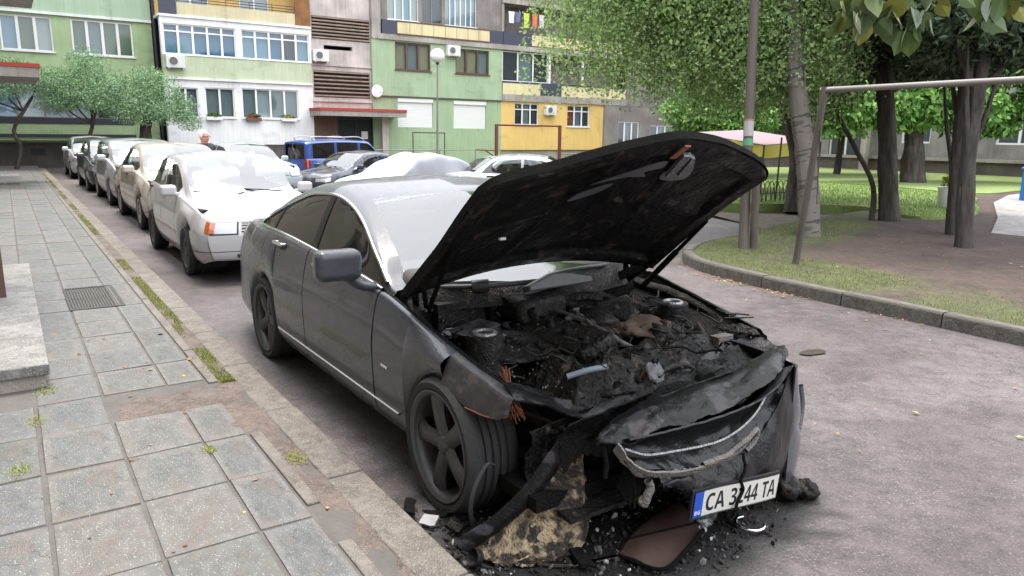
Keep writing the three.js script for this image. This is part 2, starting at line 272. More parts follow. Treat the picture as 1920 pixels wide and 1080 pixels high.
// ---------------------------------------------------------------- cars: a body surface from eight lengthwise lines, cut into panels
function pchip(k) { // monotone cubic through [[x, y], ...]
  k = k.filter((q, i) => !i || q[0] > k[i - 1][0] + 1e-6); const n = k.length, d = [], m = new Array(n);
  for (let i = 0; i < n - 1; i++) d.push((k[i + 1][1] - k[i][1]) / (k[i + 1][0] - k[i][0]));
  m[0] = d[0]; m[n - 1] = d[n - 2];
  for (let i = 1; i < n - 1; i++) { if (d[i - 1] * d[i] <= 0) m[i] = 0; else { const h0 = k[i][0] - k[i - 1][0], h1 = k[i + 1][0] - k[i][0], a = 2 * h1 + h0, b = h1 + 2 * h0; m[i] = (a + b) / (a / d[i - 1] + b / d[i]); } }
  return x => { if (x <= k[0][0]) return k[0][1]; if (x >= k[n - 1][0]) return k[n - 1][1]; let i = 0; while (x > k[i + 1][0]) i++; const h = k[i + 1][0] - k[i][0], t = (x - k[i][0]) / h, t2 = t * t, t3 = t2 * t; return k[i][1] * (2 * t3 - 3 * t2 + 1) + m[i] * h * (t3 - 2 * t2 + t) + k[i + 1][1] * (3 * t2 - 2 * t3) + m[i + 1] * h * (t3 - t2); };
}
// o: L, lines: [{y, w, z?}] x 8 as key arrays, arches: [[u, yc, r], ...], noseBulge, tailBulge.  Local frame: nose towards +z at z = 0, tail at z = -L
function carSurf(o) {
  const Ln = o.lines.map(l => ({ y: pchip(l.y), w: pchip(l.w), z: l.z ? pchip(l.z) : () => 0 }));
  const pt = (u, v, s) => {
    u = clamp(u, 0, o.L); const ys = [], ws = [], zs = [];
    for (let i = 0; i < 8; i++) { ys.push([i, Ln[i].y(u)]); ws.push([i, Ln[i].w(u)]); zs.push([i, Ln[i].z(u)]); }
    let y = pchip(ys)(v), w = pchip(ws)(v), z = pchip(zs)(v);
    if (v < 3) for (const [au, ay, ar] of o.arches) { const dx = Math.abs(u - au); if (dx < ar) { const top = ay + Math.sqrt(ar * ar - dx * dx), y0 = ys[0][1], y3 = ys[3][1]; if (top > y0) y = top + (y - y0) * (y3 - top) / (y3 - y0); } }
    return [s * w, y, -u - z];
  };
  const face = (v, s, end) => { // ruled nose or tail face, s in -1..1
    const u = end ? o.L : 0, p = pt(u, v, 1), b = (end ? o.tailBulge || 0 : o.noseBulge || 0) * (1 - s * s) * sst(0, .25, p[0]); return [p[0] * s, p[1], p[2] + (end ? -b : b)];
  };
  return { o, pt, face };
}
function lift(fn, off) { const e = 2e-3; return (a, b) => { const p = V(...fn(a, b)); if (!off) return [p.x, p.y, p.z]; const a0 = Math.max(0, a - e), a1 = Math.min(1, a + e), b0 = Math.max(0, b - e), b1 = Math.min(1, b + e); const n = V(...fn(a1, b)).sub(V(...fn(a0, b))).cross(V(...fn(a, b1)).sub(V(...fn(a, b0)))).normalize(); return [p.x + n.x * off, p.y + n.y * off, p.z + n.z * off]; }; }
// side panel between u0..u1, v0..v1; arch edges get exact columns
function panel(S, s, u0, u1, v0, v1, { off = 0, nv = 0, du = .06 } = {}) {
  const us = new Set([u0, u1]); for (let u = u0 + du; u < u1 - .01; u += du) us.add(u);
  if (v0 < 3) for (const [au, ay, ar] of S.o.arches) for (let k = 0; k <= 22; k++) { const a = Math.PI * k / 22, u = au - Math.cos(a) * ar * .9995; if (u > u0 && u < u1) us.add(u); } 
  if (v0 < 3) for (const [au, ay, ar] of S.o.arches) for (const u of [au - ar - 1e-4, au + ar + 1e-4]) if (u > u0 && u < u1) us.add(u);
  const L = [...us].sort((a, b) => a - b).map(u => (u - u0) / (u1 - u0)), f = (a, b) => S.pt(lerp(u0, u1, a), lerp(v0, v1, b), s);
  const n = nv || Math.max(2, Math.round((v1 - v0) * 5)); return grid(off ? lift(f, off * s) : f, L.length - 1, n, L);
}
function archLip(S, s, k, depth = .05, r0 = 0) { // rolled edge and inner wheel housing of one arch
  const [au, ay, ar] = S.o.arches[k], y0 = S.pt(au - ar - .01, 0, 1)[1], a0 = Math.asin(clamp((y0 - ay) / ar, -1, 1));
  return grid((a, b) => { const an = lerp(a0, Math.PI - a0, a), u = au - Math.cos(an) * ar, p = S.pt(u, 0, s); return [p[0] - s * depth * b, ay + Math.sin(an) * ar - r0 * b, p[2]]; }, 26, 2);
}
function wheelHouse(S, s, k, depth = .34, from = -.5) {
  const [au, ay, ar] = S.o.arches[k]; const g = grid((a, b) => { const an = lerp(from, Math.PI + .5, a), p = S.pt(au, .6, s); return [p[0] - s * (.02 + depth * b), ay + Math.sin(an) * (ar + .015), -au + Math.cos(an) * (ar + .015)]; }, 24, 1);
  const c = new THREE.CircleGeometry(ar + .015, 24); c.rotateY(s > 0 ? Math.PI / 2 : -Math.PI / 2); const p = S.pt(au, .6, s); c.translate(p[0] - s * (.02 + depth), ay, -au); return merge([g, c]);
}
function tyreGeo(R, r, w) { const pr = [[r, -w / 2 + .01], [r + .012, -w / 2], [R * .93, -w / 2 - .004], [R * .985, -w / 2 + .022], [R, -w / 2 + .05]]; const grooves = 4; for (let i = 0; i < grooves; i++) { const z = -w / 2 + .05 + (w - .1) * (i + .5) / grooves; pr.push([R, z - .009], [R - .012, z - .006], [R - .012, z + .006], [R, z + .009]); } const m = pr.slice(0, 5).reverse().map(p => [p[0], -p[1]]); const pts = [...pr, ...m].map(p => new THREE.Vector2(p[0], p[1])); const g = new THREE.LatheGeometry(pts, 48); g.rotateZ(-Math.PI / 2); return toCreasedNormals(g, .5); }
function rimGeo(r, w, spokes, style) { // axis along x, outer face +x
  const L = [], lat = (p, s = 36) => { const g = new THREE.LatheGeometry(p.map(q => new THREE.Vector2(q[0], q[1])), s); g.rotateZ(-Math.PI / 2); return g; };
  L.push(lat([[r - .03, -w * .4], [r - .028, w * .3], [r - .012, w * .42], [r, w * .46], [r + .004, w * .5], [r - .006, w * .5], [r - .02, w * .45]]));
  L.push(lat([[.001, w * .4], [.03, w * .4], [.045, w * .36], [.055, w * .2], [.055, w * .05], [.001, w * .05]]));
  for (let i = 0; i < spokes; i++) {
    const a = i / spokes * Math.PI * 2 + Math.PI / 2, wd = style === 'star' ? [.042, .044, .07] : [.03, .028, .034];
    const g = grid((p, q) => { const rad = lerp(.035, r - .012, p), hw = pchip([[0, wd[0]], [.5, wd[1]], [1, wd[2]]])(p), t = (q - .5) * 2, x = w * (.36 + .04 * Math.sin(p * 3) - .10 * Math.pow(Math.abs(t), 3)) - .0; return [x, rad * Math.sin(a) + hw * t * Math.cos(a), rad * Math.cos(a) - hw * t * Math.sin(a)]; }, 10, 8);
    const back = grid((p, q) => { const rad = lerp(.035, r - .012, p), hw = pchip([[0, wd[0]], [.5, wd[1]], [1, wd[2]]])(p), t = (q - .5) * 2, x = w * .12 + (Math.abs(t) > .99 ? w * .12 : 0); return [x, rad * Math.sin(a) + hw * t * Math.cos(a), rad * Math.cos(a) - hw * t * Math.sin(a)]; }, 10, 8);
    L.push(g, back);
  }
  return merge(L);
}
function discGeo(r, w) { const pts = [[.001, w * .42], [.05, w * .43], [.06, w * .36], [r * .55, w * .3], [r * .6, w * .38], [r - .03, w * .42], [r - .01, w * .36], [r, w * .45], [r + .004, w * .5], [r - .01, w * .3]]; const g = new THREE.LatheGeometry(pts.map(p => new THREE.Vector2(...p)), 36); g.rotateZ(-Math.PI / 2); return toCreasedNormals(g, .6); }
mat.tyre = M([.022, .022, .023], .75); mat.rim = M([.42, .42, .43], .35, { metalness: .85 }); mat.hub = M([.35, .35, .36], .5, { metalness: .3 });
mat.black = M([.018, .018, .019], .6); mat.under = M([.012, .012, .012], .9); mat.chrome = M([.75, .75, .76], .12, { metalness: 1 }); mat.seat = M([.06, .058, .058], .9);
mat.glass = MP([.55, .6, .6], .04, { transmission: 1, thickness: 0, ior: 1.7 }); mat.screen = MP([.34, .38, .38], .05, { transmission: 1, thickness: 0, ior: 2.33 });
mat.tint = MP([.16, .17, .17], .04, { transmission: 1, thickness: 0, ior: 1.7 });
mat.lampGlass = MP([.92, .93, .94], .05, { transmission: .85, thickness: 0, ior: 1.5 }); mat.lampIn = M([.30, .31, .33], .25, { metalness: .8 });
mat.amber = MP([.34, .08, .015], .2, { clearcoat: 1 }); mat.redLamp = MP([.28, .012, .012], .18, { clearcoat: 1 });
const paint = (c, metal = .0, rough = .32) => MP(c, rough, { metalness: metal, clearcoat: .9, clearcoatRoughness: .07 });
const wheelCache = {};
function wheel(parent, x, y, z, s, R, r, w, style = 'disc', rimMat = mat.rim, spokes = 5, spin = 0) {
  const key = [R, r, w, style, spokes].join(); if (!wheelCache[key]) wheelCache[key] = { t: tyreGeo(R, r, w), h: style === 'disc' ? discGeo(r, w) : rimGeo(r, w, spokes, style) };
  const g = new THREE.Group(); g.name = 'wheel'; parent.add(g); g.position.set(x, y, z); g.rotation.set(spin, s > 0 ? 0 : Math.PI, 0, 'YXZ');
  part('tyre', wheelCache[key].t, mat.tyre, g); part('rim', wheelCache[key].h, rimMat, g); return g;
}
// Generic lines from a few measures. uA = foot of the windscreen pillar, uF = roof front, uR = roof rear, uB = foot of the rear window
function carLines(c) {
  const { L, W, H, cowlY, noseY, belt, uC, uF, uR, uB, deckY, tailY } = c, hw = W / 2, van = c.van || 0, uA = uC + (c.wrap || .28), uD = c.uD || uB - .12, b0 = belt[0], b1 = belt[1], sill = c.sill || .2, mid = (uF + uR) / 2;
  const bl = u => lerp(b0, b1, clamp((u - uA) / (uD - uA)));
  const railW = hw * (c.railW || .76), e = .012;
  const nb = c.noseW || .72, tb = c.tailW || .8, by = noseY - .06;
  const taper = (k, kn = nb, kt = tb) => [[0, hw * k * kn], [.12, hw * k * lerp(kn, 1, .55)], [.42, hw * k * .97], [L * .35, hw * k], [L * .7, hw * k], [L - .35, hw * k * .965], [L - .08, hw * k * lerp(kt, 1, .5)], [L, hw * k * kt]];
  const beltY = [[0, by], [.4, lerp(by, b0, .5)], [uA, b0], [uD, b1], [L - .15, van ? b1 : Math.min(b1, tailY - .03)], [L, van ? b1 - .02 : tailY - .07]];
  const bf = pchip(beltY), cF = pchip([[0, noseY], [.35, lerp(noseY, cowlY, .55)], [uC, cowlY], [lerp(uC, uF, .5), lerp(cowlY, H, .56)], [uF, H - .045], [mid, H], [uR, H - .05], [lerp(uR, uB, .5), lerp(H - .05, deckY, .48)], [uB, deckY], [L, tailY]]);
  const railY = [[0, by + .03], [uA - .04, b0 + .02]]; railY.push([lerp(uA, uF, .5) + .08, lerp(b0, H, .56)], [uF + .16, H - .13], [mid, H - .095], [uR - .04, H - .14]);
  if (van) railY.push([L - .1, H - .17], [L, H - .2]); else railY.push([lerp(uR, uD, .5), lerp(H - .14, b1, .42)], [uD + .02, b1 + .012], [L, Math.min(b1, tailY - .04)]);
  const rf = pchip(railY), edgeY = [0, .2, .5, .8, 1].map(t => [t * (uA - .1), lerp(rf(t * (uA - .1)), cF(t * (uA - .1)), .55)]);
  const edge2 = [[lerp(uA, uF, .45), lerp(cF(lerp(uC, uF, .52)), rf(lerp(uA, uF, .5)), .35)], [uF + .1, H - .075], [mid, H - .045], [uR, H - .095]]; if (van) edge2.push([L, H - .12]); else edge2.push([lerp(uR, uB, .5), lerp(H - .09, deckY, .52)], [uB, lerp(b1, deckY, .72)], [L, tailY - .02]);
  const gw = (k, end) => [[0, hw * k * nb], [.4, hw * k * .94], [uA - .2, hw * k]];
  const zN = k => [[0, k * (c.noseRake || .1)], [.4, 0], [L - .4, 0], [L, -k * (c.tailRake || .08)]];
  return [
    { y: [[0, sill + .06], [.3, sill], [L - .3, sill + .02], [L, sill + .12]], w: taper(.90), z: zN(.25) },
    { y: [[0, .36], [.5, .33], [L - .5, .35], [L, .4]], w: taper(.965), z: zN(0) },
    { y: [[0, .52], [.5, .56], [L - .5, .58], [L, .58]], w: taper(1), z: zN(.05) },
    { y: beltY, w: taper(.93), z: zN(.75) },
    { y: beltY.map(k => [k[0], k[1] + .03]), w: taper(.90), z: zN(.9) },
    { y: railY, w: [...gw(.84), [lerp(uA, uF, .6), lerp(hw * .86, railW, .75)], [uF + .16, railW], [uR, railW], ...(van ? [[L, railW * .97]] : [[uD, hw * .83], [L, hw * .72]])], z: zN(.95) },
    { y: [...edgeY, ...edge2], w: [[0, hw * .6 * nb], [.4, hw * .68], [uA - .1, hw * .76], [uF + .1, railW - .09], [uR, railW - .09], ...(van ? [[L, railW * .85]] : [[uB, hw * .7], [L, hw * .58]])], z: zN(1) },
    { y: [[0, noseY], [.35, cF(.35)], [uC * .7, cF(uC * .7)], [uC, cowlY], [lerp(uC, uF, .5), cF(lerp(uC, uF, .5))], [uF, H - .045], [mid, H], [uR, H - .05], [lerp(uR, uB, .5), cF(lerp(uR, uB, .5))], [uB, deckY], [L, tailY]], w: [[0, 0], [L, 0]], z: zN(1) },
  ];
}
// A whole ordinary car: group with parts
function makeCar(name, label, c, pos, turn, group) {
  const G = thing(name, label, 'car', pos, turn, group), L = c.L, ax = c.axles, wr = c.wr || .29, ar = c.ar || wr + .055, pm = c.paint, bump = c.bumperMat || pm;
  const S = carSurf({ L, lines: carLines(c), arches: ax.map(u => [u, wr, ar]), noseBulge: c.noseBulge ?? .1, tailBulge: .06 });
  const uA = c.uC + (c.wrap || .28), uD = c.uD || c.uB - .12, hw = c.W / 2, van = c.van;
  const bodyG = [], doors = c.doors || [[uA + .02, c.uM - .006], [c.uM + .006, c.uM2 || uD - .05]], dEnd = doors[doors.length - 1][1];
  const wind = c.windows || [[uA + .12, c.uM - .03], [c.uM + .03, uD - .04]];
  for (const s of [-1, 1]) {
    bodyG.push(panel(S, s, 0, doors[0][0] - .006, 0, 4), panel(S, s, dEnd + .006, L, 0, 4));
    // greenhouse strips: everything between belt and roof edge except the side windows
    bodyG.push(panel(S, s, uA - .1, L, 5 - .06, 6, { nv: 4 }), panel(S, s, uA - .15, wind[0][0], 3.96, 5, { nv: 4 }), panel(S, s, wind[wind.length - 1][1], L, 3.96, 5, { nv: 4 }));
    for (let i = 0; i < wind.length - 1; i++) bodyG.push(panel(S, s, wind[i][1], wind[i + 1][0], 3.96, 5, { nv: 4 }));
    bodyG.push(panel(S, s, 0, uA - .05, 3.96, 6, { nv: 6 }), grid((a, b) => S.pt(a * (lerp(uA + .02, c.uC + .03, Math.pow(b, .7)) - .004), 6 + b, s), 26, 10));
    bodyG.push(panel(S, s, c.uF, c.uR, 6, 7, { nv: 6 }));
    if (!van) bodyG.push(panel(S, s, c.uB, L, 6, 7, { nv: 4 })); else bodyG.push(panel(S, s, c.uR, L, 6, 7, { nv: 4 }));
    bodyG.push(archLip(S, s, 0), archLip(S, s, 1));
  }
  const roofSlots = [];
  bodyG.push(grid((a, b) => S.face(lerp(0, 7, b), a * 2 - 1, 0), 16, 16));
  if (van) { bodyG.push(grid((a, b) => S.face(lerp(0, 4, b), a * 2 - 1, 1), 12, 10)); bodyG.push(grid((a, b) => S.face(lerp(5.2, 7, b), a * 2 - 1, 1), 12, 5)); for (const s of [-1, 1]) bodyG.push(grid((a, b) => S.face(lerp(4, 5.2, b), s * lerp(.86, 1, a), 1), 2, 4)); }
  else bodyG.push(grid((a, b) => S.face(lerp(0, 7, b), a * 2 - 1, 1), 12, 14));
  part('body', bodyG, pm, G);
  doors.forEach(([a, b]) => { for (const s of [-1, 1]) { const d = part('door', panel(S, s, a, b, .35, 4, { off: .001 }), pm, G); const uh = b - .2, p = S.pt(uh, 2.75, s); part('door_handle', new RoundedBoxGeometry(.03, .03, .17, 1, .01).translate(p[0] + s * .012, p[1], p[2]), c.handleMat || mat.black, d); part('sill', panel(S, s, a, b, 0, .35), pm, d); } });
  wind.forEach(([a, b]) => { for (const s of [-1, 1]) part('side_window', panel(S, s, a, b, 4.02, 4.95, { off: -.006, nv: 5 }), c.glassMat || mat.glass, G); });
  const ws = (a, b, s) => { const ub = lerp(uA + .02, c.uC + .03, Math.pow(b, .7)), ut = c.uF + .0; return S.pt(lerp(ub, ut, a), 6 + b, s); };
  part('windscreen', mergeVertices(merge([grid((a, b) => ws(a, b, 1), 14, 8), grid((a, b) => ws(a, b, -1), 14, 8)])), mat.screen, G);
  for (const s of [-1, 1]) { const p0 = S.pt(c.uC + .02, 6.85 - (s > 0 ? .15 : .6), s), p1 = S.pt(c.uC + .12, 6.6 - (s > 0 ? 0 : .5), s > 0 ? -.3 : -1); const w = tube([[s * .1 + .35 * (s > 0), p0[1] + .02, -c.uC + .02], [-s * .02 + .1 * (s > 0), p0[1] + .05, -c.uC - .08], [-.28 + (s > 0 ? -.1 : -.32), p0[1] + .05, -c.uC - .13]], .009, 8, 5); part('wiper', w, mat.black, G); }
  if (!van) part('rear_window', merge([1, -1].map(s => grid((a, b) => S.pt(lerp(c.uR, c.uB, a), 6 + b, s), 10, 6))), mat.glass, G); else part('rear_window', grid((a, b) => S.face(lerp(4, 5.2, b), lerp(-.86, .86, a), 1), 10, 5), c.rearGlass || mat.tint, G);
  // interior: floor pan, dashboard, seats; underside
  part('floor_pan', [box(-hw * .84, hw * .84, .2, .3, -L + .35, -.35), box(-hw * .8, hw * .8, .28, c.belt[0] - .08, -c.uC - .25, -.4)], mat.under, G);
  part('dashboard', box(-hw * .78, hw * .78, c.belt[0] - .25, c.belt[0] - .02, -uA - .28, -uA + .15, .05), mat.seat, G);
  for (const zz of [uA + .75, uA + 1.65]) for (const s of [-1, 1]) if (zz < L - .7) part('seat', [new RoundedBoxGeometry(.48, .14, .5, 2, .05).translate(s * .36, .5, -zz + .1), new RoundedBoxGeometry(.46, .58, .13, 2, .05).rotateX(-.2).translate(s * .36, .78, -zz - .2), new RoundedBoxGeometry(.22, .17, .09, 2, .04).translate(s * .36, 1.13 * Math.min(1, c.H / 1.42), -zz - .27)], mat.seat, G);
  for (const k of [0, 1]) for (const s of [-1, 1]) { part('wheel_housing', wheelHouse(S, s, k), mat.under, G); wheel(G, s * (hw - .105), wr, -ax[k], s, wr, c.rr || wr * .66, .185, c.wheelStyle || 'disc', c.rimMat || mat.hub, c.spokes || 5, k * 1.1); }
  // front: lamps, grille, bumper, mirrors, plate
  const F = (v0, v1, s0, s1, off) => { const f = (a, b) => S.face(lerp(v0, v1, b), lerp(s0, s1, a), 0); return grid(lift(f, off), 8, 4); }, B = (v0, v1, s0, s1, off) => { const f = (a, b) => S.face(lerp(v0, v1, b), lerp(s0, s1, a), 1); return grid(lift(f, -off), 8, 4); };
  const lv = c.lampV || [2.3, 2.95];
  for (const s of [-1, 1]) {
    const side = panel(S, s, .0, c.amber ? .05 : c.lampU || .17, lv[0], lv[1], { off: .006, du: .04 }), fr = F(lv[0], lv[1], Math.min(s, s * (c.lampS || .56)), Math.max(s, s * (c.lampS || .56)), .006);
    part('lamp_bezel', F(lv[0] - .08, lv[1] + .06, Math.min(s * .985, s * ((c.lampS || .56) - .03)), Math.max(s * .985, s * ((c.lampS || .56) - .03)), .003), mat.black, G);
    const h = part('headlight', c.amber ? [fr] : [fr, side], c.lampMat || mat.lampIn, G);
    part('lens', [F(lv[0], lv[1], Math.min(s, s * (c.lampS || .56)), Math.max(s, s * (c.lampS || .56)), .012)], mat.lampGlass, h); if (c.amber) part('indicator', [side, F(lv[0], lv[1], Math.min(s, s * .92), Math.max(s, s * .92), .016)], mat.amber, h);
    const tl = c.tailV || [2.2, 3]; part('tail_light', [panel(S, s, L - .12, L, tl[0], tl[1], { off: .006, du: .04 }), B(tl[0], tl[1], Math.min(s, s * .8), Math.max(s, s * .8), .006)], mat.redLamp, G);
    const m = S.pt(uA + .1, 4.1, s), mr = part('mirror', [new RoundedBoxGeometry(.2, .14, .11, 2, .045).translate(m[0] + s * .12, m[1] + .05, m[2] + .04), new RoundedBoxGeometry(.08, .05, .06, 1, .015).translate(m[0] + s * .02, m[1] - .0, m[2] + .03)], c.mirrorMat || pm, G); part('mirror_glass', box(-.08, .08, -.05, .05, -.002, .002).translate(m[0] + s * .12, m[1] + .05, m[2] - .018), mat.chrome, mr);
  }
  const gs = c.grilleS || .5, gr = part('grille', F(lv[0] + .05, lv[1] - .02, -gs, gs, .004), mat.black, G);
  for (let i = 0; i < 4; i++) { const v = lerp(lv[0] + .15, lv[1] - .1, i / 3); part('slat', F(v - .03, v + .03, -gs, gs, .014), c.slatMat || pm, gr); }
  const bm = part('front_bumper', [grid(lift((a, b) => S.face(lerp(.35, 2.1, b), a * 2 - 1, 0), .028), 14, 6), ...[1, -1].map(s => panel(S, s, 0, ax[0] - ar - .02, .35, 2.1, { off: .02, du: .05 }))], bump, G);
  part('air_intake', F(.5, .85, -.62, .62, .034), mat.black, bm); part('bumper_groove', [F(1.05, 1.1, -1, 1, .031), ...[1, -1].map(s => panel(S, s, 0, ax[0] - ar - .02, 1.05, 1.1, { off: .023, du: .05, nv: 1 }))], mat.under, bm);
  part('bonnet_gap', F(lv[1] + .04, lv[1] + .1, -1, 1, .003), mat.under, G);
  const rb = part('rear_bumper', [grid(lift((a, b) => S.face(lerp(.2, 2, b), a * 2 - 1, 1), -.028), 12, 5), ...[1, -1].map(s => panel(S, s, ax[1] + ar + .02, L, .2, 2, { off: .02, du: .06 }))], bump, G);
  const pf = S.face(1.3, 0, 0), pr = S.face(2.5, 0, 1); mat.plate ||= M([.8, .8, .78], .4);
  part('number_plate', box(-.26, .26, -.055, .055, -.004, .004).translate(0, pf[1], pf[2] + .04), mat.plate, G); part('number_plate', box(-.26, .26, -.055, .055, -.004, .004).translate(0, pr[1], pr[2] - .03), mat.plate, G);
  if (c.rails) for (const s of [-1, 1]) part('roof_rail', tube([[s * hw * .66, c.H - .08, -c.uF - .15], [s * hw * .66, c.H + .05, -c.uF - .3], [s * hw * .66, c.H + .055, -(c.uF + c.uR) / 2], [s * hw * .66, c.H + .04, -c.uR + .1], [s * hw * .66, c.H - .1, -c.uR + .25]], .02, 20, 6), c.railMat || mat.rim, G);
  return { G, S };
}
// ---------------------------------------------------------------- parked cars
const rowG = 'cars parked along the kerb';
const white = paint([.44, .44, .455]), cream = paint([.46, .41, .35], .15), silver = paint([.46, .47, .49], .55), darkBlue = paint([.045, .05, .062], .35), silver2 = paint([.50, .50, .53], .35), navy = paint([.03, .035, .055], .3), vanBlue = paint([.025, .075, .30], .1), white2 = paint([.46, .47, .47]), iceBlue = paint([.46, .52, .56], .4);
const hatch = { L: 3.72, W: 1.65, H: 1.43, cowlY: .93, noseY: .74, belt: [.88, .95], uC: .98, uF: 1.72, uR: 2.95, uB: 3.52, uD: 3.3, deckY: .98, tailY: .9, axles: [.75, 3.14], uM: 2.2, wr: .29, noseW: .84, wrap: .26, railW: .76 };
makeCar('small_hatchback', 'white small hatchback with orange indicator parked behind the burnt car', { ...hatch, paint: white, amber: true, lampV: [2.25, 3.05], lampS: .58, grilleS: .5, wheelStyle: 'disc', rimMat: M([.06, .06, .06], .6) }, [2.46, 0, -8.62], 0, rowG);
const sedan = { L: 4.55, W: 1.76, H: 1.46, cowlY: .95, noseY: .76, belt: [.92, .97], uC: 1.12, uF: 1.95, uR: 3.1, uB: 3.95, uD: 3.72, deckY: 1.05, tailY: 1.0, axles: [.88, 3.5], uM: 2.45, wr: .31, noseW: .8, railW: .73 };
makeCar('saloon_car', 'cream beige saloon car parked behind the white hatchback', { ...sedan, H: 1.48, paint: cream, spokes: 7, wheelStyle: 'spoke', rimMat: mat.rim }, [2.68, 0, -13.35], 0, rowG);
const mpv = { L: 4.3, W: 1.74, H: 1.6, cowlY: 1.02, noseY: .8, belt: [.97, 1.04], uC: .95, uF: 1.75, uR: 3.75, uB: 4.15, uD: 3.95, deckY: 1.1, tailY: 1.0, axles: [.83, 3.42], uM: 2.25, wr: .31, noseW: .82, railW: .8 };
makeCar('family_car', 'silver tall family car parked behind the cream saloon', { ...mpv, H: 1.5, paint: silver, wheelStyle: 'spoke', spokes: 6 }, [2.7, 0, -18.25], 0, rowG);
makeCar('hatchback', 'dark blue grey hatchback parked between two silver cars at the kerb', { ...hatch, L: 4.1, axles: [.8, 3.35], uR: 3.2, uB: 3.9, uD: 3.6, uM: 2.35, W: 1.7, H: 1.46, paint: darkBlue, wheelStyle: 'spoke' }, [2.62, 0, -23.05], 0, rowG);
makeCar('hatchback', 'pale silver car at the far end of the kerb row', { ...sedan, L: 4.3, axles: [.85, 3.4], uB: 3.8, uD: 3.6, paint: silver2 }, [2.66, 0, -29.4], 0, rowG);
const yardG = 'cars parked in the yard before the building';
makeCar('saloon_car', 'pale blue grey car seen beyond the white hatchback, facing the camera', { ...sedan, paint: iceBlue }, [6.0, groundY(6, -21), -20.2], .12, yardG);
const vanC = { L: 4.15, W: 1.72, H: 1.74, cowlY: 1.08, noseY: .86, belt: [1.0, 1.06], uC: .85, uF: 1.55, uR: 3.95, uB: 4.1, uD: 4.0, deckY: 1.3, tailY: 1.66, axles: [.86, 3.42], uM: 2.1, wr: .31, van: 1, railW: .84, noseW: .84, tailW: .92, tailRake: .03 };
makeCar('passenger_van', 'bright blue high roofed van with roof rails, rear to the left', { ...vanC, paint: vanBlue, rails: true, tailV: [2.4, 3.9], windows: [[1.25, 2.0], [2.1, 2.95], [3.05, 3.9]], doors: [[1.15, 2.07], [2.09, 3.0]], glassMat: mat.tint }, [12.2, groundY(10, -25), -26.1], 1.78, yardG);
makeCar('hatchback', 'dark navy hatchback facing left in front of the blue van', { ...hatch, L: 3.95, axles: [.78, 3.25], uM: 2.3, paint: navy, H: 1.42, lampV: [2.35, 2.95] }, [6.95, groundY(9, -20), -20.6], -1.12, yardG);
makeCar('saloon_car', 'white boxy saloon car facing right beside the covered car', { ...sedan, L: 4.4, H: 1.4, W: 1.7, cowlY: .92, belt: [.88, .92], uF: 1.85, uR: 3.05, uB: 3.75, uD: 3.5, axles: [.82, 3.45], uM: 2.35, deckY: .98, tailY: .94, paint: white2, noseW: .88 }, [14.1, groundY(11, -18), -17.6], 1.62, yardG);
makeCar('hatchback', 'silver grey car almost hidden behind the raised burnt bonnet', { ...hatch, L: 4.0, paint: silver, uM: 2.3, axles: [.78, 3.3] }, [12.2, groundY(13, -14), -13.4], .9, yardG);
{ // car under a pale grey tarpaulin: draped sheet with folds
  const G = thing('covered_car', 'car under a wrinkled pale silver tarpaulin in the yard', 'car cover', [6.9, groundY(9, -18), -17.6], 0, yardG);
  const prof = pchip([[0, .62], [.25, .78], [1.1, .95], [1.9, 1.36], [2.4, 1.43], [3.1, 1.39], [3.9, 1.05], [4.4, .9], [4.5, .5]]);
  const f = (a, b) => { const u = a * 4.5, t = b * 2 - 1, at = Math.abs(t), h = prof(u), hw = .86 - .12 * Math.pow(Math.abs(a - .5) * 2, 4), cover = .66; let y, x; const n = .06 * (fbm(u * 2.2, t * 3.2 + 9, P, 91, 4) - .5) + .035 * Math.sin(u * 7 + t * 4) * (fbm(u * 3, t * 2 + 4, P, 95, 2));
    if (at < cover) { x = t / cover * hw * lerp(1, .82, sst(1, 1.4, h)); y = h - .06 * (t / cover) ** 2; } else { const k = (at - cover) / (1 - cover); x = Math.sign(t) * lerp(hw * lerp(1, .82, sst(1, 1.4, h)), hw * 1.03 + .03 * Math.sin(u * 9), Math.pow(k, .6)); y = lerp(h - .06, .24, k); } return [x * 1 + n * .5, y + n, -u + n * .4]; };
  const tarp = part('tarpaulin', grid(f, 120, 70), M([.40, .41, .46], .5, { metalness: .1 }), G); part('tarpaulin_end', [grid((a, b) => { const p = f(0, b); return [p[0], lerp(p[1], .24, a), p[2] + .05 * a + .02 * Math.sin(b * 30)]; }, 8, 60), grid((a, b) => { const p = f(1, b); return [p[0], lerp(p[1], .24, a), p[2]]; }, 8, 60)], tarp.material, tarp);
  for (const z of [-.85, -3.6]) for (const s of [-1, 1]) wheel(G, s * .68, .29, z, s, .29, .19, .18);
  G.rotation.y = -1.3;
}
// ---------------------------------------------------------------- the burnt car
T.grime = tex(512, (u, v) => { const a = fbm(u * 6, v * 6, 6, 21, 5), s = fbm(u * 40, v * 10, 40, 22, 3), d = hash(Math.floor(u * 200), Math.floor(v * 200), 23); let k = .55 + .4 * a + .1 * (s - .5); if (d > .985) k += .35; return [k * .98, k, k * 1.03]; });
T.drops = tex(512, (u, v) => { let m = 0; for (const [n, sd, rr] of [[46, 3, .32], [90, 5, .3]]) { const x = u * n, y = v * n, i = Math.floor(x), j = Math.floor(y); const cx = i + .25 + .5 * hash(i, j, sd), cy = j + .25 + .5 * hash(i, j, sd + 1), d = Math.hypot(x - cx, y - cy) / (rr * (.5 + hash(i, j, sd + 2))); if (d < 1) m = Math.max(m, Math.sqrt(1 - d * d) * (n < 60 ? 1 : .6)); } return m; }, false);
T.grimeR = tex(256, (u, v) => { const k = .45 + .4 * fbm(u * 7, v * 7, 7, 26, 4); return [k, k, k]; }, false);
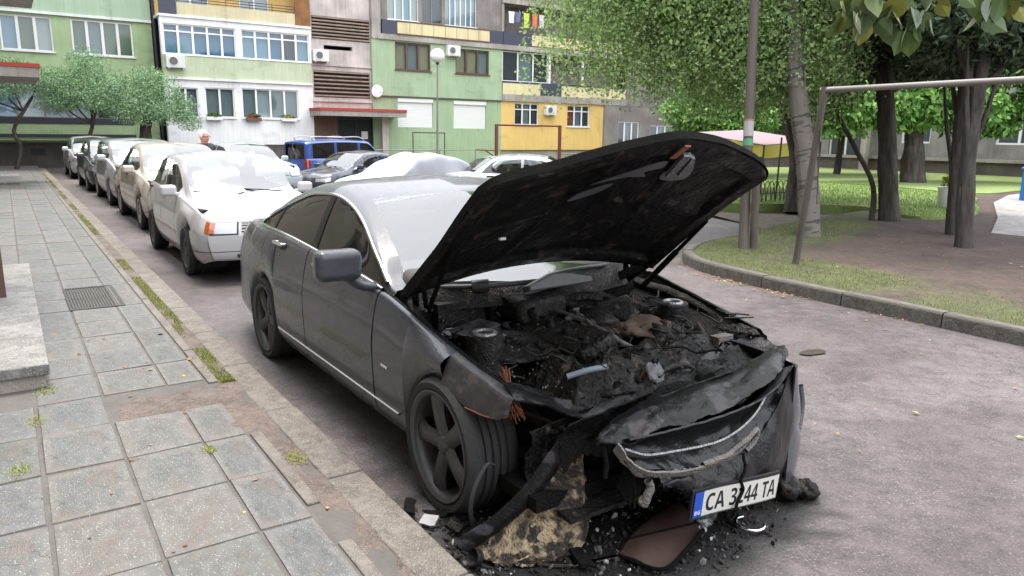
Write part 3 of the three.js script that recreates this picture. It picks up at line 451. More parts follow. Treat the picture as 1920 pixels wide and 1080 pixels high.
mat.burntPaint = MP([.056, .061, .076], .42, { metalness: .05, map: rep(T.grime, .55), roughnessMap: rep(T.grimeR, .8), bumpMap: rep(T.drops, 2.2), bumpScale: .0006, clearcoat: .5, clearcoatRoughness: .07, specularIntensity: .6 });
T.scorch = tex(512, (u, v) => { const a = fbm(u * 8, v * 8, 8, 27, 5), b = fbm(u * 24, v * 24, 24, 28, 4), k = sst(.56, .66, .6 * a + .4 * b); return mixc(mixc([.03, .03, .033], [.06, .058, .06], b), [.13, .11, .095], k * .6); });
mat.scorched = MP([.9, .9, .92], .55, { metalness: .25, map: rep(T.scorch, 1.6), bumpMap: rep(T.grimeR, 2.5), bumpScale: .004, clearcoat: .35, clearcoatRoughness: .2 });
T.char = tex(512, (u, v) => { const a = fbm(u * 10, v * 10, 10, 51, 5), b = fbm(u * 26, v * 26, 26, 52, 4); let k = .010 + .022 * a; const ash = sst(.58, .76, b * .6 + a * .4); return mixc([k, k * .97, k * .95], [.125, .105, .088], ash * .8); });
T.charB = tex(512, (u, v) => .6 * fbm(u * 14, v * 14, 14, 55, 5) + .4 * vnoise(u * 60, v * 60, 60, 56), false);
T.charR = tex(256, (u, v) => { const k = .25 + .65 * fbm(u * 9, v * 9, 9, 57, 4); return [k, k, k]; }, false);
const KS = { specularIntensity: .28 };
mat.char = MP([.7, .7, .7], 1, { ...KS, map: rep(T.char, 1.3), bumpMap: rep(T.charB, 1.3), bumpScale: .02, roughnessMap: rep(T.charR, 1.1) });
mat.lining = MP([.42, .42, .43], 1, { ...KS, map: rep(T.char, .8), bumpMap: rep(T.charB, .9), bumpScale: .012, roughnessMap: rep(T.charR, .7) });
mat.charFine = MP([.55, .55, .56], .9, { specularIntensity: .4, map: rep(T.char, 3), bumpMap: rep(T.charB, 3), bumpScale: .008, roughnessMap: rep(T.charR, 2) });
mat.soot = MP([.008, .008, .008], .8, { specularIntensity: .2, bumpMap: rep(T.charB, 2.2), bumpScale: .012 });
mat.gloss = MP([.01, .01, .011], .3, { specularIntensity: .6, bumpMap: rep(T.charB, 2), bumpScale: .003 });
mat.ash = M([.17, .16, .15], .95, { map: rep(T.grain, 2), bumpMap: rep(T.charB, 4), bumpScale: .012 });
mat.tan = M([.15, .10, .072], .95, { map: rep(T.grain, 3), bumpMap: rep(T.charB, 4), bumpScale: .012 });
mat.alu = M([.25, .25, .26], .42, { metalness: .7, bumpMap: rep(T.charB, 3), bumpScale: .008 });
mat.copper = M([.17, .055, .03], .6, { metalness: .35 });
mat.rust = M([.11, .045, .03], .85, { map: rep(T.grain, 3) });
T.foam = tex(512, (u, v) => { const a = fbm(u * 7, v * 7, 7, 61, 5), b = fbm(u * 18, v * 18, 18, 62, 4); const k = sst(.42, .66, .5 * a + .5 * b); return mixc(mixc([.20, .14, .075], [.36, .29, .19], b), [.022, .017, .013], 1 - k); });
mat.foam = M([1, 1, 1], .8, { map: rep(T.foam, 2.4), bumpMap: rep(T.charB, 3), bumpScale: .015 });
T.ashTop = tex(512, (u, v) => { const a = fbm(u * 5, v * 7, 5, 64, 5), b = fbm(u * 22, v * 22, 22, 65, 3), k = sst(.52, .66, a); return mixc([.012, .012, .012], mixc([.045, .043, .047], [.10, .095, .105], b), k); });
mat.ashPlate = MP([.55, .55, .56], .42, { specularIntensity: .4, map: rep(T.ashTop, 2.2), bumpMap: rep(T.charB, 3), bumpScale: .0025 });

const car = thing('burnt_saloon_car', 'dark grey four door saloon with burnt out front and raised blackened bonnet', 'burnt car', [2.42, 0, -1.84]);
const W = (x, y, z) => [x - 2.42, y, z + 1.84];
const heroLines = [
  { y: [[0, .2], [4.6, .2], [4.94, .32]], w: [[0, .7], [.4, .86], [1, .875], [3.9, .875], [4.6, .82], [4.94, .66]] },
  { y: [[0, .3], [4.6, .31], [4.94, .4]], w: [[0, .76], [.4, .9], [1, .915], [3.9, .92], [4.6, .86], [4.94, .7]] },
  { y: [[0, .45], [.85, .56], [1.6, .6], [3.7, .66], [4.94, .66]], w: [[0, .78], [.4, .915], [.85, .935], [1.6, .93], [2.6, .935], [3.7, .94], [4.5, .875], [4.94, .74]] },
  { y: [[0, .56], [.42, .655], [.76, .715], [1.15, .785], [1.64, .87], [2.4, .925], [3.66, .975], [4.3, .975], [4.94, .9]], w: [[0, .7], [.42, .84], [.85, .875], [1.64, .885], [2.6, .88], [3.6, .875], [4.4, .80], [4.94, .66]], z: [[0, .2], [.5, 0], [4.4, 0], [4.94, -.04]] },
  { y: [[0, .57], [.42, .668], [.76, .73], [1.15, .803], [1.64, .893], [2.4, .95], [3.66, 1.0], [4.3, .995], [4.94, .92]], w: [[0, .66], [.42, .79], [.85, .835], [1.64, .852], [2.6, .852], [3.6, .845], [4.4, .765], [4.94, .62]], z: [[0, .2], [.5, 0], [4.4, 0], [4.94, -.05]] },
  { y: [[0, .6], [.85, .78], [1.4, .885], [1.6, .905], [1.78, 1.01], [2.05, 1.15], [2.4, 1.265], [2.75, 1.308], [3.1, 1.29], [3.45, 1.215], [3.75, 1.115], [3.98, 1.03], [4.3, 1.01], [4.94, .94]], w: [[0, .55], [.85, .76], [1.55, .83], [1.85, .80], [2.2, .735], [2.6, .69], [3.1, .685], [3.5, .715], [3.95, .79], [4.4, .72], [4.94, .58]] },
  { y: [[0, .64], [.85, .83], [1.4, .90], [1.62, .925], [1.82, 1.06], [2.1, 1.2], [2.45, 1.325], [2.8, 1.37], [3.2, 1.345], [3.6, 1.25], [4.0, 1.11], [4.3, 1.045], [4.94, .965]], w: [[0, .4], [.85, .62], [1.5, .73], [1.9, .69], [2.3, .61], [2.6, .575], [3.2, .57], [3.7, .62], [4.2, .62], [4.94, .5]] },
  { y: [[0, .66], [.5, .82], [1, .86], [1.35, .892], [1.6, 1.01], [1.95, 1.19], [2.25, 1.335], [2.5, 1.385], [2.85, 1.412], [3.25, 1.385], [3.7, 1.26], [4.12, 1.1], [4.5, 1.05], [4.94, .985]], w: [[0, 0], [4.94, 0]] },
];
const HS = carSurf({ L: 4.94, lines: heroLines, arches: [[.93, .25, .36], [3.73, .28, .352]], noseBulge: .1, tailBulge: .1 });
const HS0 = carSurf({ ...HS.o, arches: [] });
const frontFlap = thick((a, b) => { const u = lerp(.46, .905, a), yl = pchip([[.46, .60], [.5, .575], [.6, .56], [.75, .575], [.905, .608]])(u) + .012 * (fbm(u * 22, 4, P, 88, 3) - .5), t = HS0.pt(u, 3.7, -1)[1]; let lo = 0, hi = 3.7; const y = lerp(yl, t, b); for (let i = 0; i < 22; i++) { const m = (lo + hi) / 2; HS0.pt(u, m, -1)[1] < y ? lo = m : hi = m; } const p = HS0.pt(u, lo, -1), crumple = .02 * (1 - a) * (fbm(u * 14, b * 6, P, 89, 3) - .5); return [p[0] + crumple + .03 * (1 - a) * (1 - b), y, p[2]]; }, 22, 12, .004);
const hp = (...a) => uvm(panel(HS, ...a)), bp = mat.burntPaint;
for (const s of [-1, 1]) {
  const side = s < 0 ? 'left' : 'right';
  const fen = part('front_fender', [hp(s, s < 0 ? .90 : .6, 1.655, s < 0 ? .0 : 1.2, 3.7, { du: .04, nv: 18 }), ...(s < 0 ? [] : [uvm(archLip(HS, s, 0, .05))])], bp, car, s < 0 ? 'sooty grey front fender with torn leading edge' : 'burnt front fender');
  if (s < 0) part('scorched_flap', uvm(frontFlap), mat.scorched, fen, 'scorched drooping front of the fender');
  part('fender_flange', [hp(s, .57, 1.6, 3.7, 4.1, { du: .08 })], mat.soot, fen);
  // doors
  for (const [a, b] of [[1.667, 2.744], [2.756, 3.6]]) {
    const d = part('door', [hp(s, a, b, .55, 4, { du: .05, nv: 18, off: .0015 })], bp, car);
    const p = HS.pt(b - .16 - (b > 3 ? .18 : .14), 2.72, s);
    part('door_handle', [new RoundedBoxGeometry(.024, .026, .2, 2, .011).translate(p[0] + s * .03, p[1] + .02, p[2]), new RoundedBoxGeometry(.03, .02, .03, 1, .006).translate(p[0] + s * .014, p[1] + .02, p[2] + .085), new RoundedBoxGeometry(.03, .02, .03, 1, .006).translate(p[0] + s * .014, p[1] + .02, p[2] - .085)], mat.chrome, d);
    part('handle_recess', blob(p[0] + s * .004, p[1] + .005, p[2] + .01, .008, .035, .09, 3, 0, 2), mat.black, d);
  }
  const rk = part('rocker_panel', [hp(s, 1.3, 3.375, 0, .55, { nv: 5 })], bp, car);
  part('sill_trim', tube([1.36, 1.9, 2.5, 3, 3.34].map(u => { const p = HS.pt(u, 1.08, s); return [p[0] + s * .004, p[1], p[2]]; }), .007, 30, 5), mat.chrome, rk);
  part('rear_quarter', [hp(s, 3.612, 4.94, 0, 4, { du: .05, nv: 18 }), uvm(archLip(HS, s, 1, .05)), hp(s, 3.985, 4.94, 4, 5, { nv: 4 })], bp, car);
  part('roof_rail', [hp(s, 1.56, 4.94, 4.97, 6, { nv: 7, du: .05 })], bp, car, 'curved grey roof pillar from windscreen to boot');
  for (const [a, b, v, o] of [[2.7, 2.79, 4, -.004], [1.55, 1.69, 3.95, -.002], [3.6, 3.64, 4, -.004]]) part('window_pillar', hp(s, a, b, v, 5, { off: o }), mat.gloss, car);
  for (const [a, b] of [[1.66, 2.71], [2.775, 3.61], [3.63, 3.995]]) part('side_window', panel(HS, s, a, b, 4.0, 4.98, { off: -.008, nv: 8, du: .05 }), mat.tint, car);
  const us = []; for (let u = 1.66; u <= 4.0; u += .06) us.push(u);
  part('window_trim', [tube(us.map(u => { const p = HS.pt(u, 4.98, s); return [p[0] + s * .004, p[1], p[2]]; }), .011, 90, 6), tube(us.map(u => { const p = HS.pt(u, 3.99, s); return [p[0] + s * .005, p[1], p[2]]; }), .012, 90, 6)], mat.chrome, car);
  for (const k of [0, 1]) part('wheel_housing', wheelHouse(HS, s, k, .3, s < 0 && k === 0 ? 1.35 : -.5), mat.under, car);
}
// roof, glass, boot, tail
part('roof', uvm(merge([1, -1].map(s => panel(HS, s, 2.28, 3.3, 6, 7, { nv: 12, du: .05 })))), bp, car);
const wsF = s => (a, b) => { const ub = lerp(1.665, 1.37, Math.pow(b, .75)), ut = lerp(2.36, 2.275, b); return HS.pt(lerp(ub, ut, a), 6 + b, s); };
mat.windscreen = MP([.50, .56, .56], .05, { transmission: 1, thickness: 0, ior: 2.15 });
part('windscreen', merge([1, -1].map(s => grid(wsF(s), 18, 14))), mat.windscreen, car);
part('rear_window', merge([1, -1].map(s => grid((a, b) => HS.pt(lerp(3.3, 4.14, a), 6 + b, s), 14, 8))), mat.tint, car);
part('boot_lid', uvm(merge([1, -1].flatMap(s => [panel(HS, s, 4.14, 4.94, 6, 7, { nv: 6 }), panel(HS, s, 3.985, 4.94, 5, 6, { nv: 3, off: -.002 })]))), bp, car);
part('rear_bumper', uvm(grid((a, b) => HS.face(lerp(0, 7, b), a * 2 - 1, 1), 16, 16)), bp, car);
for (const s of [-1, 1]) part('tail_light', [panel(HS, s, 4.62, 4.94, 2.3, 3.2, { off: .006 })], mat.redLamp, car);
// cabin
part('cabin_floor', [box(-.8, .8, .2, .3, -4.5, -1.5), box(-.78, .78, .28, .5, -4.6, -3.9)], mat.under, car);
part('dashboard', [new RoundedBoxGeometry(1.5, .24, .5, 2, .07).translate(0, .86, -1.78)], mat.seat, car);
part('steering_wheel', new THREE.TorusGeometry(.185, .016, 8, 28).rotateX(.45).translate(.36, .92, -2.12), mat.black, car);
for (const z of [-2.75, -3.55]) for (const s of [-1, 1]) part('seat', [new RoundedBoxGeometry(.52, .16, .52, 2, .06).translate(s * .38, .46, z + .1), new RoundedBoxGeometry(.5, .6, .15, 2, .06).rotateX(-.25).translate(s * .38, .76, z - .2), new RoundedBoxGeometry(.26, .16, .09, 2, .04).translate(s * .38, 1.1, z - .29)], mat.seat, car);
// wheels
mat.sootRim = M([.13, .13, .132], .5, { metalness: .6, map: rep(T.grime, 2) });
mat.sootTyre = M([.024, .024, .025], .8, { bumpMap: rep(T.charB, 4), bumpScale: .004 });
for (const [k, z] of [[0, -.93], [1, -3.73]]) for (const s of [-1, 1]) { const w = wheel(car, s * (k ? .80 : .82), .308, z, s, .318, .258, .25, 'star', mat.sootRim, 5, .35 + k * .5); w.children[0].material = mat.sootTyre; part('brake_disc', new THREE.CylinderGeometry(.17, .17, .02, 32).rotateZ(Math.PI / 2).translate(-.02, 0, 0), mat.rust, w); }
// mirrors
for (const s of [-1, 1]) {
  const m = part('mirror', [jitter(new RoundedBoxGeometry(.24, .16, .13, 3, .042), .006, 4, 2).rotateY(s * .12).translate(s * 1.075, 1.035, -1.73), tube([[s * .87, .895, -1.74], [s * .95, .915, -1.74], [s * 1.02, .965, -1.735], [s * 1.06, 1.0, -1.73]], .028, 10, 8)], bp, car);
  part('mirror_glass', box(-.09, .09, -.055, .055, -.002, .002).rotateY(s * .12).translate(s * 1.075, 1.035, -1.797), mat.chrome, m);
}
part('fender_badge', new RoundedBoxGeometry(.008, .014, .075, 1, .003).translate(HS.pt(1.5, 1.9, -1)[0] - .004, .53, -1.5), mat.chrome, car);
// cowl, wipers
const cowl = part('cowl_panel', uvm(merge([1, -1].map(s => grid((a, b) => { const p = HS.pt(lerp(1.62, 1.33, Math.pow(b, .8)), 6 + b, s), q = [s * lerp(.74, 0, b), lerp(.79, .825, b), -lerp(1.5, 1.2, b)]; return [lerp(q[0], p[0], a), lerp(q[1], p[1] + .004, a), lerp(q[2], p[2], a)]; }, 4, 12)))), mat.charFine, car);
const wip = (pts, r) => tube(pts, r, 24, 6);
part('wiper', [wip([[-.62, .905, -1.53], [-.42, .912, -1.40], [-.15, .916, -1.345], [.1, .92, -1.32]], .014), rod([-.46, .912, -1.42], [-.38, .917, -1.38], .035, .035, 10), wip([[-.02, .93, -1.36], [.18, .95, -1.37], [.42, .94, -1.43], [.58, .92, -1.53]], .013)], mat.black, car);
part('wiper_cover', [extr([[-.16, 0], [.0, .05], [.1, .045], [.26, .012], [.26, -.012], [-.16, -.02]], .06, .006).rotateX(-.3).translate(-.05, .90, -1.30)], M([.10, .10, .108], .5, { map: rep(T.grain, 3) }), car);

// bonnet, raised and burnt: underside towards the camera
{
  const al = 35.89 * Math.PI / 180, ro = -1.357 * Math.PI / 180, tw = -3.48 * Math.PI / 180, e = V(0, Math.sin(al), Math.cos(al)), n = V(0, Math.cos(al), -Math.sin(al)), X = V(1, 0, 0);
  const X2 = X.clone().multiplyScalar(Math.cos(ro)).addScaledVector(n, Math.sin(ro)), n2 = n.clone().multiplyScalar(Math.cos(ro)).addScaledVector(X, -Math.sin(ro)), e2 = e.clone().multiplyScalar(Math.cos(tw)).addScaledVector(X2, Math.sin(tw)), X3 = X2.clone().multiplyScalar(Math.cos(tw)).addScaledVector(e, -Math.sin(tw)), H0 = V(...W(2.35, .977, -3.229));
  // half width by distance from the hinge, front edge by lateral place
  const hw = pchip([[0, .81], [.25, .795], [.5, .781], [.8, .79], [1.04, .80]]), front = pchip([[-1, 1.0], [-.95, 1.075], [-.85, 1.10], [-.62, 1.14], [-.55, 1.165], [-.25, 1.265], [0, 1.325], [.25, 1.295], [.55, 1.215], [.8, 1.13], [.93, 1.06], [1, .985]]), back = t => .03 * (1 - t * t);
  const at = (s, t, c = 0) => { const w = H0.clone().addScaledVector(e2, s).addScaledVector(X3, t)
    .addScaledVector(n2, c + .05 * (1 - (t / .81) ** 2) * clamp(1 - s / .6) - .093 * t * t - .1 * Math.max(0, s - .6) ** 2); return [w.x, w.y, w.z]; };
  const F = (a, b, c = 0) => { const t = b * 2 - 1, s = lerp(back(t), front(t), a); return at(s, t * hw(Math.min(s, 1.03)), c); };
  const bon = part('bonnet', uvm(merge([grid((a, b) => F(a, b, .012), 40, 60)])), mat.burntPaint, car, 'raised bonnet, burnt black underneath');
  // pressed inner frame: ribs round the edge and across, charred
  const ribs = (a, b) => { const t = b * 2 - 1, ed = Math.min(1 - Math.abs(t), (1 - a) * 1.25, a * 1.6), rim = sst(.16, .11, ed) * sst(0, .02, ed), x1 = Math.exp(-(((Math.abs(t) - .42 * (1 - a * .45)) / .05) ** 2)), x2 = Math.exp(-(((a - .55) / .035) ** 2)); const tear = fbm(a * 6 + 3, b * 9 + 5, P, 131, 4), keep = sst(.36, .5, tear); return -(.028 * Math.max(rim, .55 * x1 * keep, .45 * x2 * keep) + .008 * (fbm(a * 14, b * 20, P, 133, 4) - .5)); };
  const under = part('bonnet_lining', [uvm(grid((a, b) => F(lerp(.004, .996, a), lerp(.004, .996, b), -.006 + ribs(a, b)), 110, 150), 1, .3, .1)], mat.lining, bon, 'charred bonnet underside with scraps of lining');
  part('bonnet_edge', [...[0, 1].map(k => grid((a, b) => F(a, k, lerp(.013, -.02, b)), 40, 1)), grid((a, b) => F(1, a, lerp(.013, -.025, b)), 60, 1), grid((a, b) => F(0, a, lerp(.013, -.03, b)), 60, 1)], mat.soot, bon);
  // scraps of bare grey metal, latch, rust stain
  const scrap = (a0, b0, pts, m, o = -.046) => { const s = new THREE.Shape(new THREE.CatmullRomCurve3(pts.map(p => V(p[0], p[1], 0)), true, 'centripetal').getPoints(40).map(p => new THREE.Vector2(p.x, p.y))), g = new THREE.ShapeGeometry(s), p = g.attributes.position; for (let i = 0; i < p.count; i++) p.setXYZ(i, ...F(a0 + p.getX(i), b0 + p.getY(i), o)); g.computeVertexNormals(); return uvm(g); };
  mat.bareMetal = M([.17, .17, .18], .45, { metalness: .4, map: rep(T.grime, 2.4) });
  part('bare_metal_patch', scrap(.80, .46, [[-.02, -.12], [.03, -.02], [.075, .06], [.03, .075], [.0, .03], [-.035, .05], [-.02, -.02]], mat.bareMetal), mat.bareMetal, under);
  part('bare_metal_patch', scrap(.80, .58, [[-.04, -.01], [.1, .0], [.1, .03], [-.02, .09], [-.05, .05]], mat.bareMetal), mat.bareMetal, under);
  part('bare_metal_patch', scrap(.70, .36, [[-.03, -.04], [.02, -.03], [.05, .06], [-.0, .05]], mat.bareMetal), mat.bareMetal, under);
  part('latch', [bar(F(.93, .555, -.05), F(.80, .575, -.06), .035, .02), bar(F(.92, .585, -.05), F(.82, .60, -.065), .018, .03)], mat.alu, under);
  part('rust_strip', bar(F(.985, .515, -.05), F(.90, .52, -.05), .03, .006), M([.24, .10, .045], .8), under);
  part('white_clip', new RoundedBoxGeometry(.035, .014, .02, 1, .005).translate(...F(.47, .19, -.05)), M([.6, .6, .6], .5), under);
  // gas struts and hinges
  const st = F(.56, .985, -.03); part('gas_strut', [rod(W(3.17, .80, -3.22), st, .012, .012, 8)], mat.soot, bon); part('strut_sleeve', rod(W(3.17, .80, -3.22), [lerp(W(3.17, .80, -3.22)[0], st[0], .55), lerp(.80, st[1], .55), lerp(W(3.17, .8, -3.22)[2], st[2], .55)], .018, .018, 10), mat.soot, bon);
  const st2 = F(.5, .03, -.03); part('gas_strut', [rod(W(1.7, .82, -3.25), st2, .012, .012, 8)], mat.soot, bon);
  for (const [x, b] of [[1.68, .04], [3.08, .96]]) part('hinge', [bar(W(x, .84, -3.35), F(.02, b, -.02), .03, .05), bar(W(x + .02, .84, -3.28), F(.12, b, -.03), .02, .04)], mat.soot, bon);
}
// ---------------------------------------------------------------- burnt engine bay and front end
{
  const bay = part('engine_bay', [
    uvm(grid((a, b) => { const x = lerp(-.82, .82, a), y = lerp(.25, .80, b); return [x, y, -1.5 + .02 * fbm(x * 6, y * 6, P, 3, 3)]; }, 40, 20)),                       // firewall
    ...[-1, 1].map(s => uvm(grid((a, b) => { const u = lerp(.5, 1.55, a), top = HS.pt(u, 3.75, s); const y = lerp(top[1] - .005, .3, b), x = lerp(Math.abs(top[0]) - .02, .56, sst(.05, .45, b)) + .02 * (fbm(u * 7, b * 5, P, 7, 3) - .5); return [s * x, y, -u]; }, 40, 24))), // inner wings
    box(-.8, .8, .2, .26, -1.5, -.35)], mat.soot, car, 'charred engine bay walls');
  part('firewall_box', [box(-.62, -.36, .60, .80, -1.49, -1.44), box(-.66, -.62, .56, .84, -1.5, -1.42), box(-.34, -.3, .56, .84, -1.5, -1.42), box(-.66, -.3, .80, .84, -1.5, -1.42), box(-.66, -.3, .56, .60, -1.5, -1.42)].map(g => jitter(g, .012, 5, 9)), mat.charFine, bay);
  part('firewall_plate', jitter(new RoundedBoxGeometry(.26, .16, .05, 4, .02), .02, 6, 12).translate(-.14, .72, -1.45), mat.ashPlate, bay);
  part('wing_rail', [tube([[.80, .80, -1.5], [.83, .77, -1.2], [.84, .70, -.9], [.84, .62, -.62], [.80, .58, -.5]], .03, 30, 8), tube([[-.78, .84, -1.5], [-.82, .78, -1.2], [-.83, .70, -.85], [-.82, .62, -.6]], .02, 30, 8)].map(g => jitter(g, .012, 6, 14)), mat.char, bay);
  // engine: heap of burnt castings, covers, pipes
  const heap = (x0, x1, z0, z1, base, amp, f, sd, n = 90) => grid((a, b) => { const x = lerp(x0, x1, a), z = lerp(z0, z1, b), e = Math.min(1, 6 * Math.min(a, 1 - a, b, 1 - b)); const r = 1 - Math.abs(2 * fbm(x * f + 40, z * f + 40, P, sd, 4) - 1), q = fbm(x * f * 3, z * f * 3, P, sd + 4, 3); return [x + .01 * (q - .5), base - .2 * (1 - e) + amp * (r * 1.1 + .35 * q - .6) * e, z]; }, n, n);
  const eng = part('engine', [uvm(heap(-.6, .6, -1.36, -.42, .60, .16, 3.2, 151)), jitter(new RoundedBoxGeometry(.24, .2, .62, 4, .05).rotateZ(-.35).translate(.24, .65, -.95), .03, 6, 21), jitter(new RoundedBoxGeometry(.22, .2, .62, 4, .05).rotateZ(.35).translate(-.2, .66, -.95), .03, 6, 22)].map(g => uvm(g)), mat.char, car, 'burnt engine block');
  part('intake', [jitter(new RoundedBoxGeometry(.3, .14, .22, 4, .04).translate(-.16, .8, -1.28), .025, 7, 23), jitter(new RoundedBoxGeometry(.2, .1, .3, 4, .03).translate(.1, .76, -1.2), .03, 7, 24), blob(.12, .74, -1.02, .2, .08, .14, 25, .5, 4)].map(g => uvm(g)), mat.charFine, eng);
  part('collapsed_cover', [blob(-.42, .66, -1.1, .2, .06, .26, 31, .4, 4), blob(.46, .62, -1.02, .17, .1, .3, 32, .45, 4), blob(.52, .56, -.72, .16, .1, .16, 33, .5, 4)].map(g => uvm(g)), mat.charFine, eng);
  part('ash_crust', [blob(.2, .745, -.78, .14, .04, .085, 41, .7, 4), blob(.05, .74, -.82, .09, .03, .08, 42, .6, 3)], mat.tan, eng, 'tan burnt crust on the engine');
  const flk = [[-.02, .61, -.5, .05, .055], [.17, .60, -.52, .035, .04], [.16, .8, -1.06, .03, .02], [.34, .71, -.76, .02, .03], [-.07, .78, -1.02, .05, .015], [.06, .79, -1.1, .07, .014], [.43, .58, -.62, .03, .03], [-.12, .79, -.86, .03, .02], [-.62, .7, -1.32, .07, .02], [-.5, .715, -1.12, .05, .014], [.62, .62, -.8, .02, .06], [.3, .67, -.92, .05, .02]];
  flk.forEach(([x, y, z, a, b], i) => part('ash_flake', blob(x, y, z, a, b, .035, 160 + i, .9, 3), i % 3 === 1 ? mat.ash : mat.alu, eng));
  part('hose', [tube([[-.5, .67, -.55], [-.42, .70, -.5], [-.34, .71, -.47]], .014, 12, 6)], M([.16, .2, .24], .6), eng);
  const hs = (pts, r) => tube(pts, r, 26, 7);
  part('burnt_hose', [hs([[-.34, .70, -.5], [-.2, .73, -.6], [-.12, .66, -.62], [-.1, .58, -.5]], .014), hs([[-.6, .62, -1.2], [-.45, .7, -1.0], [-.3, .66, -.8], [-.28, .5, -.55]], .022), hs([[.3, .8, -1.3], [.5, .72, -1.15], [.62, .66, -.9], [.6, .5, -.7]], .028), hs([[-.1, .72, -1.35], [.1, .82, -1.25], [.36, .77, -1.2], [.55, .74, -1.32]], .03), hs([[.36, .6, -.5], [.42, .53, -.42], [.36, .46, -.4], [.28, .5, -.44]], .012), hs([[.0, .7, -.9], [.15, .75, -.72], [.3, .66, -.6], [.36, .55, -.55]], .018), hs([[-.55, .55, -.75], [-.4, .52, -.6], [-.2, .56, -.5], [.1, .5, -.45]], .02)].map(g => uvm(jitter(g, .01, 9, 61))), mat.char, eng);
  part('pulley', new THREE.CylinderGeometry(.055, .055, .04, 20).rotateX(Math.PI / 2 + .2).translate(.25, .55, -.43), mat.charFine, eng); part('pulley', new THREE.CylinderGeometry(.04, .045, .05, 16).rotateX(Math.PI / 2).translate(.42, .58, -.48), mat.charFine, eng);
  part('bracket', [box(.52, .56, .54, .68, -.62, -.58), box(.60, .63, .56, .68, -.64, -.6), box(.52, .63, .66, .685, -.64, -.58), box(.53, .62, .54, .56, -.63, -.59)].map(g => jitter(g, .006, 7, 62)), mat.ash, eng);
  // many small broken bits over the engine: countless, one mass
  { const r = rng(404), L = []; for (let i = 0; i < 170; i++) { const x = lerp(-.75, .78, r()), z = lerp(-1.42, -.42, r()), y = .60 + .16 * r() + .1 * (z < -.9 ? 1 : 0) * r() - .12 * Math.abs(x), s = .006 + .02 * r() * r(); const g = r() < .5 ? new THREE.BoxGeometry(s * 2.5, s * .6, s * 1.4) : new THREE.IcosahedronGeometry(s, 0); g.rotateX(r() * 6); g.rotateY(r() * 6); g.translate(x, y, z); L.push(uvm(g)); } const o = part('charred_scraps', L, mat.charFine, eng); o.userData.kind = 'stuff'; const r2 = rng(406), L2 = []; for (let i = 0; i < 90; i++) { const x = lerp(-.7, .75, r2()), z = lerp(-1.4, -.42, r2()), p = [[x, .68 + .1 * r2(), z]]; for (let k = 0; k < 3; k++) p.push([p[k][0] + (r2() - .5) * .16, p[k][1] + (r2() - .55) * .08, p[k][2] + (r2() - .5) * .16]); L2.push(uvm(tube(p, .0025 + .0045 * r2(), 14, 5))); } const o2 = part('burnt_wires', L2, mat.charFine, eng); o2.userData.kind = 'stuff'; }
  // bare copper wiring spilling over the left front corner
  { const r = rng(71), L = []; for (let i = 0; i < 16; i++) { const a = W(1.60 + .05 * r(), .70 + .05 * r(), -2.46 + .04 * r()), b = W(1.595 + .03 * r(), .63 + .03 * r(), -2.37 + .03 * r()), c = W(1.60 + .07 * r(), .53 + .06 * r(), -2.36 + .04 * r()); L.push(tube([a, b, [(b[0] + c[0]) / 2 + .03 * (r() - .5), (b[1] + c[1]) / 2, (b[2] + c[2]) / 2 + .04 * (r() - .5)], c], .0014 + .0012 * r(), 14, 5)); } const o = part('copper_wires', L, mat.copper, eng); o.userData.kind = 'stuff'; }
  part('copper_strand', tube([W(1.45, .60, -2.47), W(1.52, .565, -2.4), W(1.58, .56, -2.37), W(1.66, .585, -2.35)], .0035, 20, 5), mat.copper, eng); part('copper_strand', [tube([W(2.33, .60, -2.36), W(2.35, .64, -2.35), W(2.37, .65, -2.33)], .005, 8, 5)], mat.copper, eng);

  // readable burnt parts: strut towers, ignition coils, rails, fuse box, fan ring
  for (const x of [-.63, .63]) { const t = part('strut_tower', uvm(jitter(new THREE.CylinderGeometry(.085, .11, .16, 24, 2).translate(x, .69, -1.02), .008, 8, 71)), mat.charFine, eng); part('tower_nut', uvm(new THREE.TorusGeometry(.05, .012, 8, 24).rotateX(Math.PI / 2).translate(x, .775, -1.02)), mat.alu, t); }
  for (let i = 0; i < 4; i++) for (const x of [-.22, .24]) part('ignition_coil', uvm(jitter(new THREE.CylinderGeometry(.02, .024, .07, 12).rotateZ(x > 0 ? -.35 : .35).translate(x * 1.1, .785 - .015 * i, -1.16 + i * .14), .004, 20, 75 + i)), i % 2 ? mat.charFine : mat.char, eng);
  part('fuel_rail', uvm(jitter(tube([[-.1, .79, -1.22], [-.09, .785, -1.0], [-.1, .765, -.75], [-.07, .72, -.6]], .012, 24, 8), .006, 9, 81)), mat.alu, eng); part('fuel_rail', uvm(jitter(tube([[.1, .79, -1.2], [.12, .78, -.98], [.11, .755, -.72]], .012, 24, 8), .006, 9, 82)), mat.charFine, eng);
  part('fuse_box', [uvm(jitter(new RoundedBoxGeometry(.24, .05, .17, 3, .012).rotateY(.2).rotateZ(.1).translate(-.54, .715, -1.27), .01, 9, 83))], mat.ashPlate, eng); part('air_box', uvm(jitter(new RoundedBoxGeometry(.2, .14, .26, 4, .03).translate(.55, .66, -1.3), .03, 7, 84)), mat.char, eng);
  part('fan_ring', uvm(jitter(new THREE.TorusGeometry(.2, .016, 8, 40, 4.2).rotateZ(.4).rotateX(-.35).translate(.12, .44, -.44), .012, 8, 85)), mat.charFine, eng);
  { const r = rng(610), L = []; for (let i = 0; i < 240; i++) { const x = lerp(-.72, .75, r()), z = lerp(-1.4, -.45, r()), y = .66 + .13 * r() - .1 * Math.abs(x), s = .003 + .009 * r() * r(); L.push(uvm(new THREE.TetrahedronGeometry(s, 0).rotateX(r() * 6).rotateY(r() * 6).translate(x, y, z))); } const o = part('ash_flecks', L, mat.ash, eng); o.userData.kind = 'stuff'; }
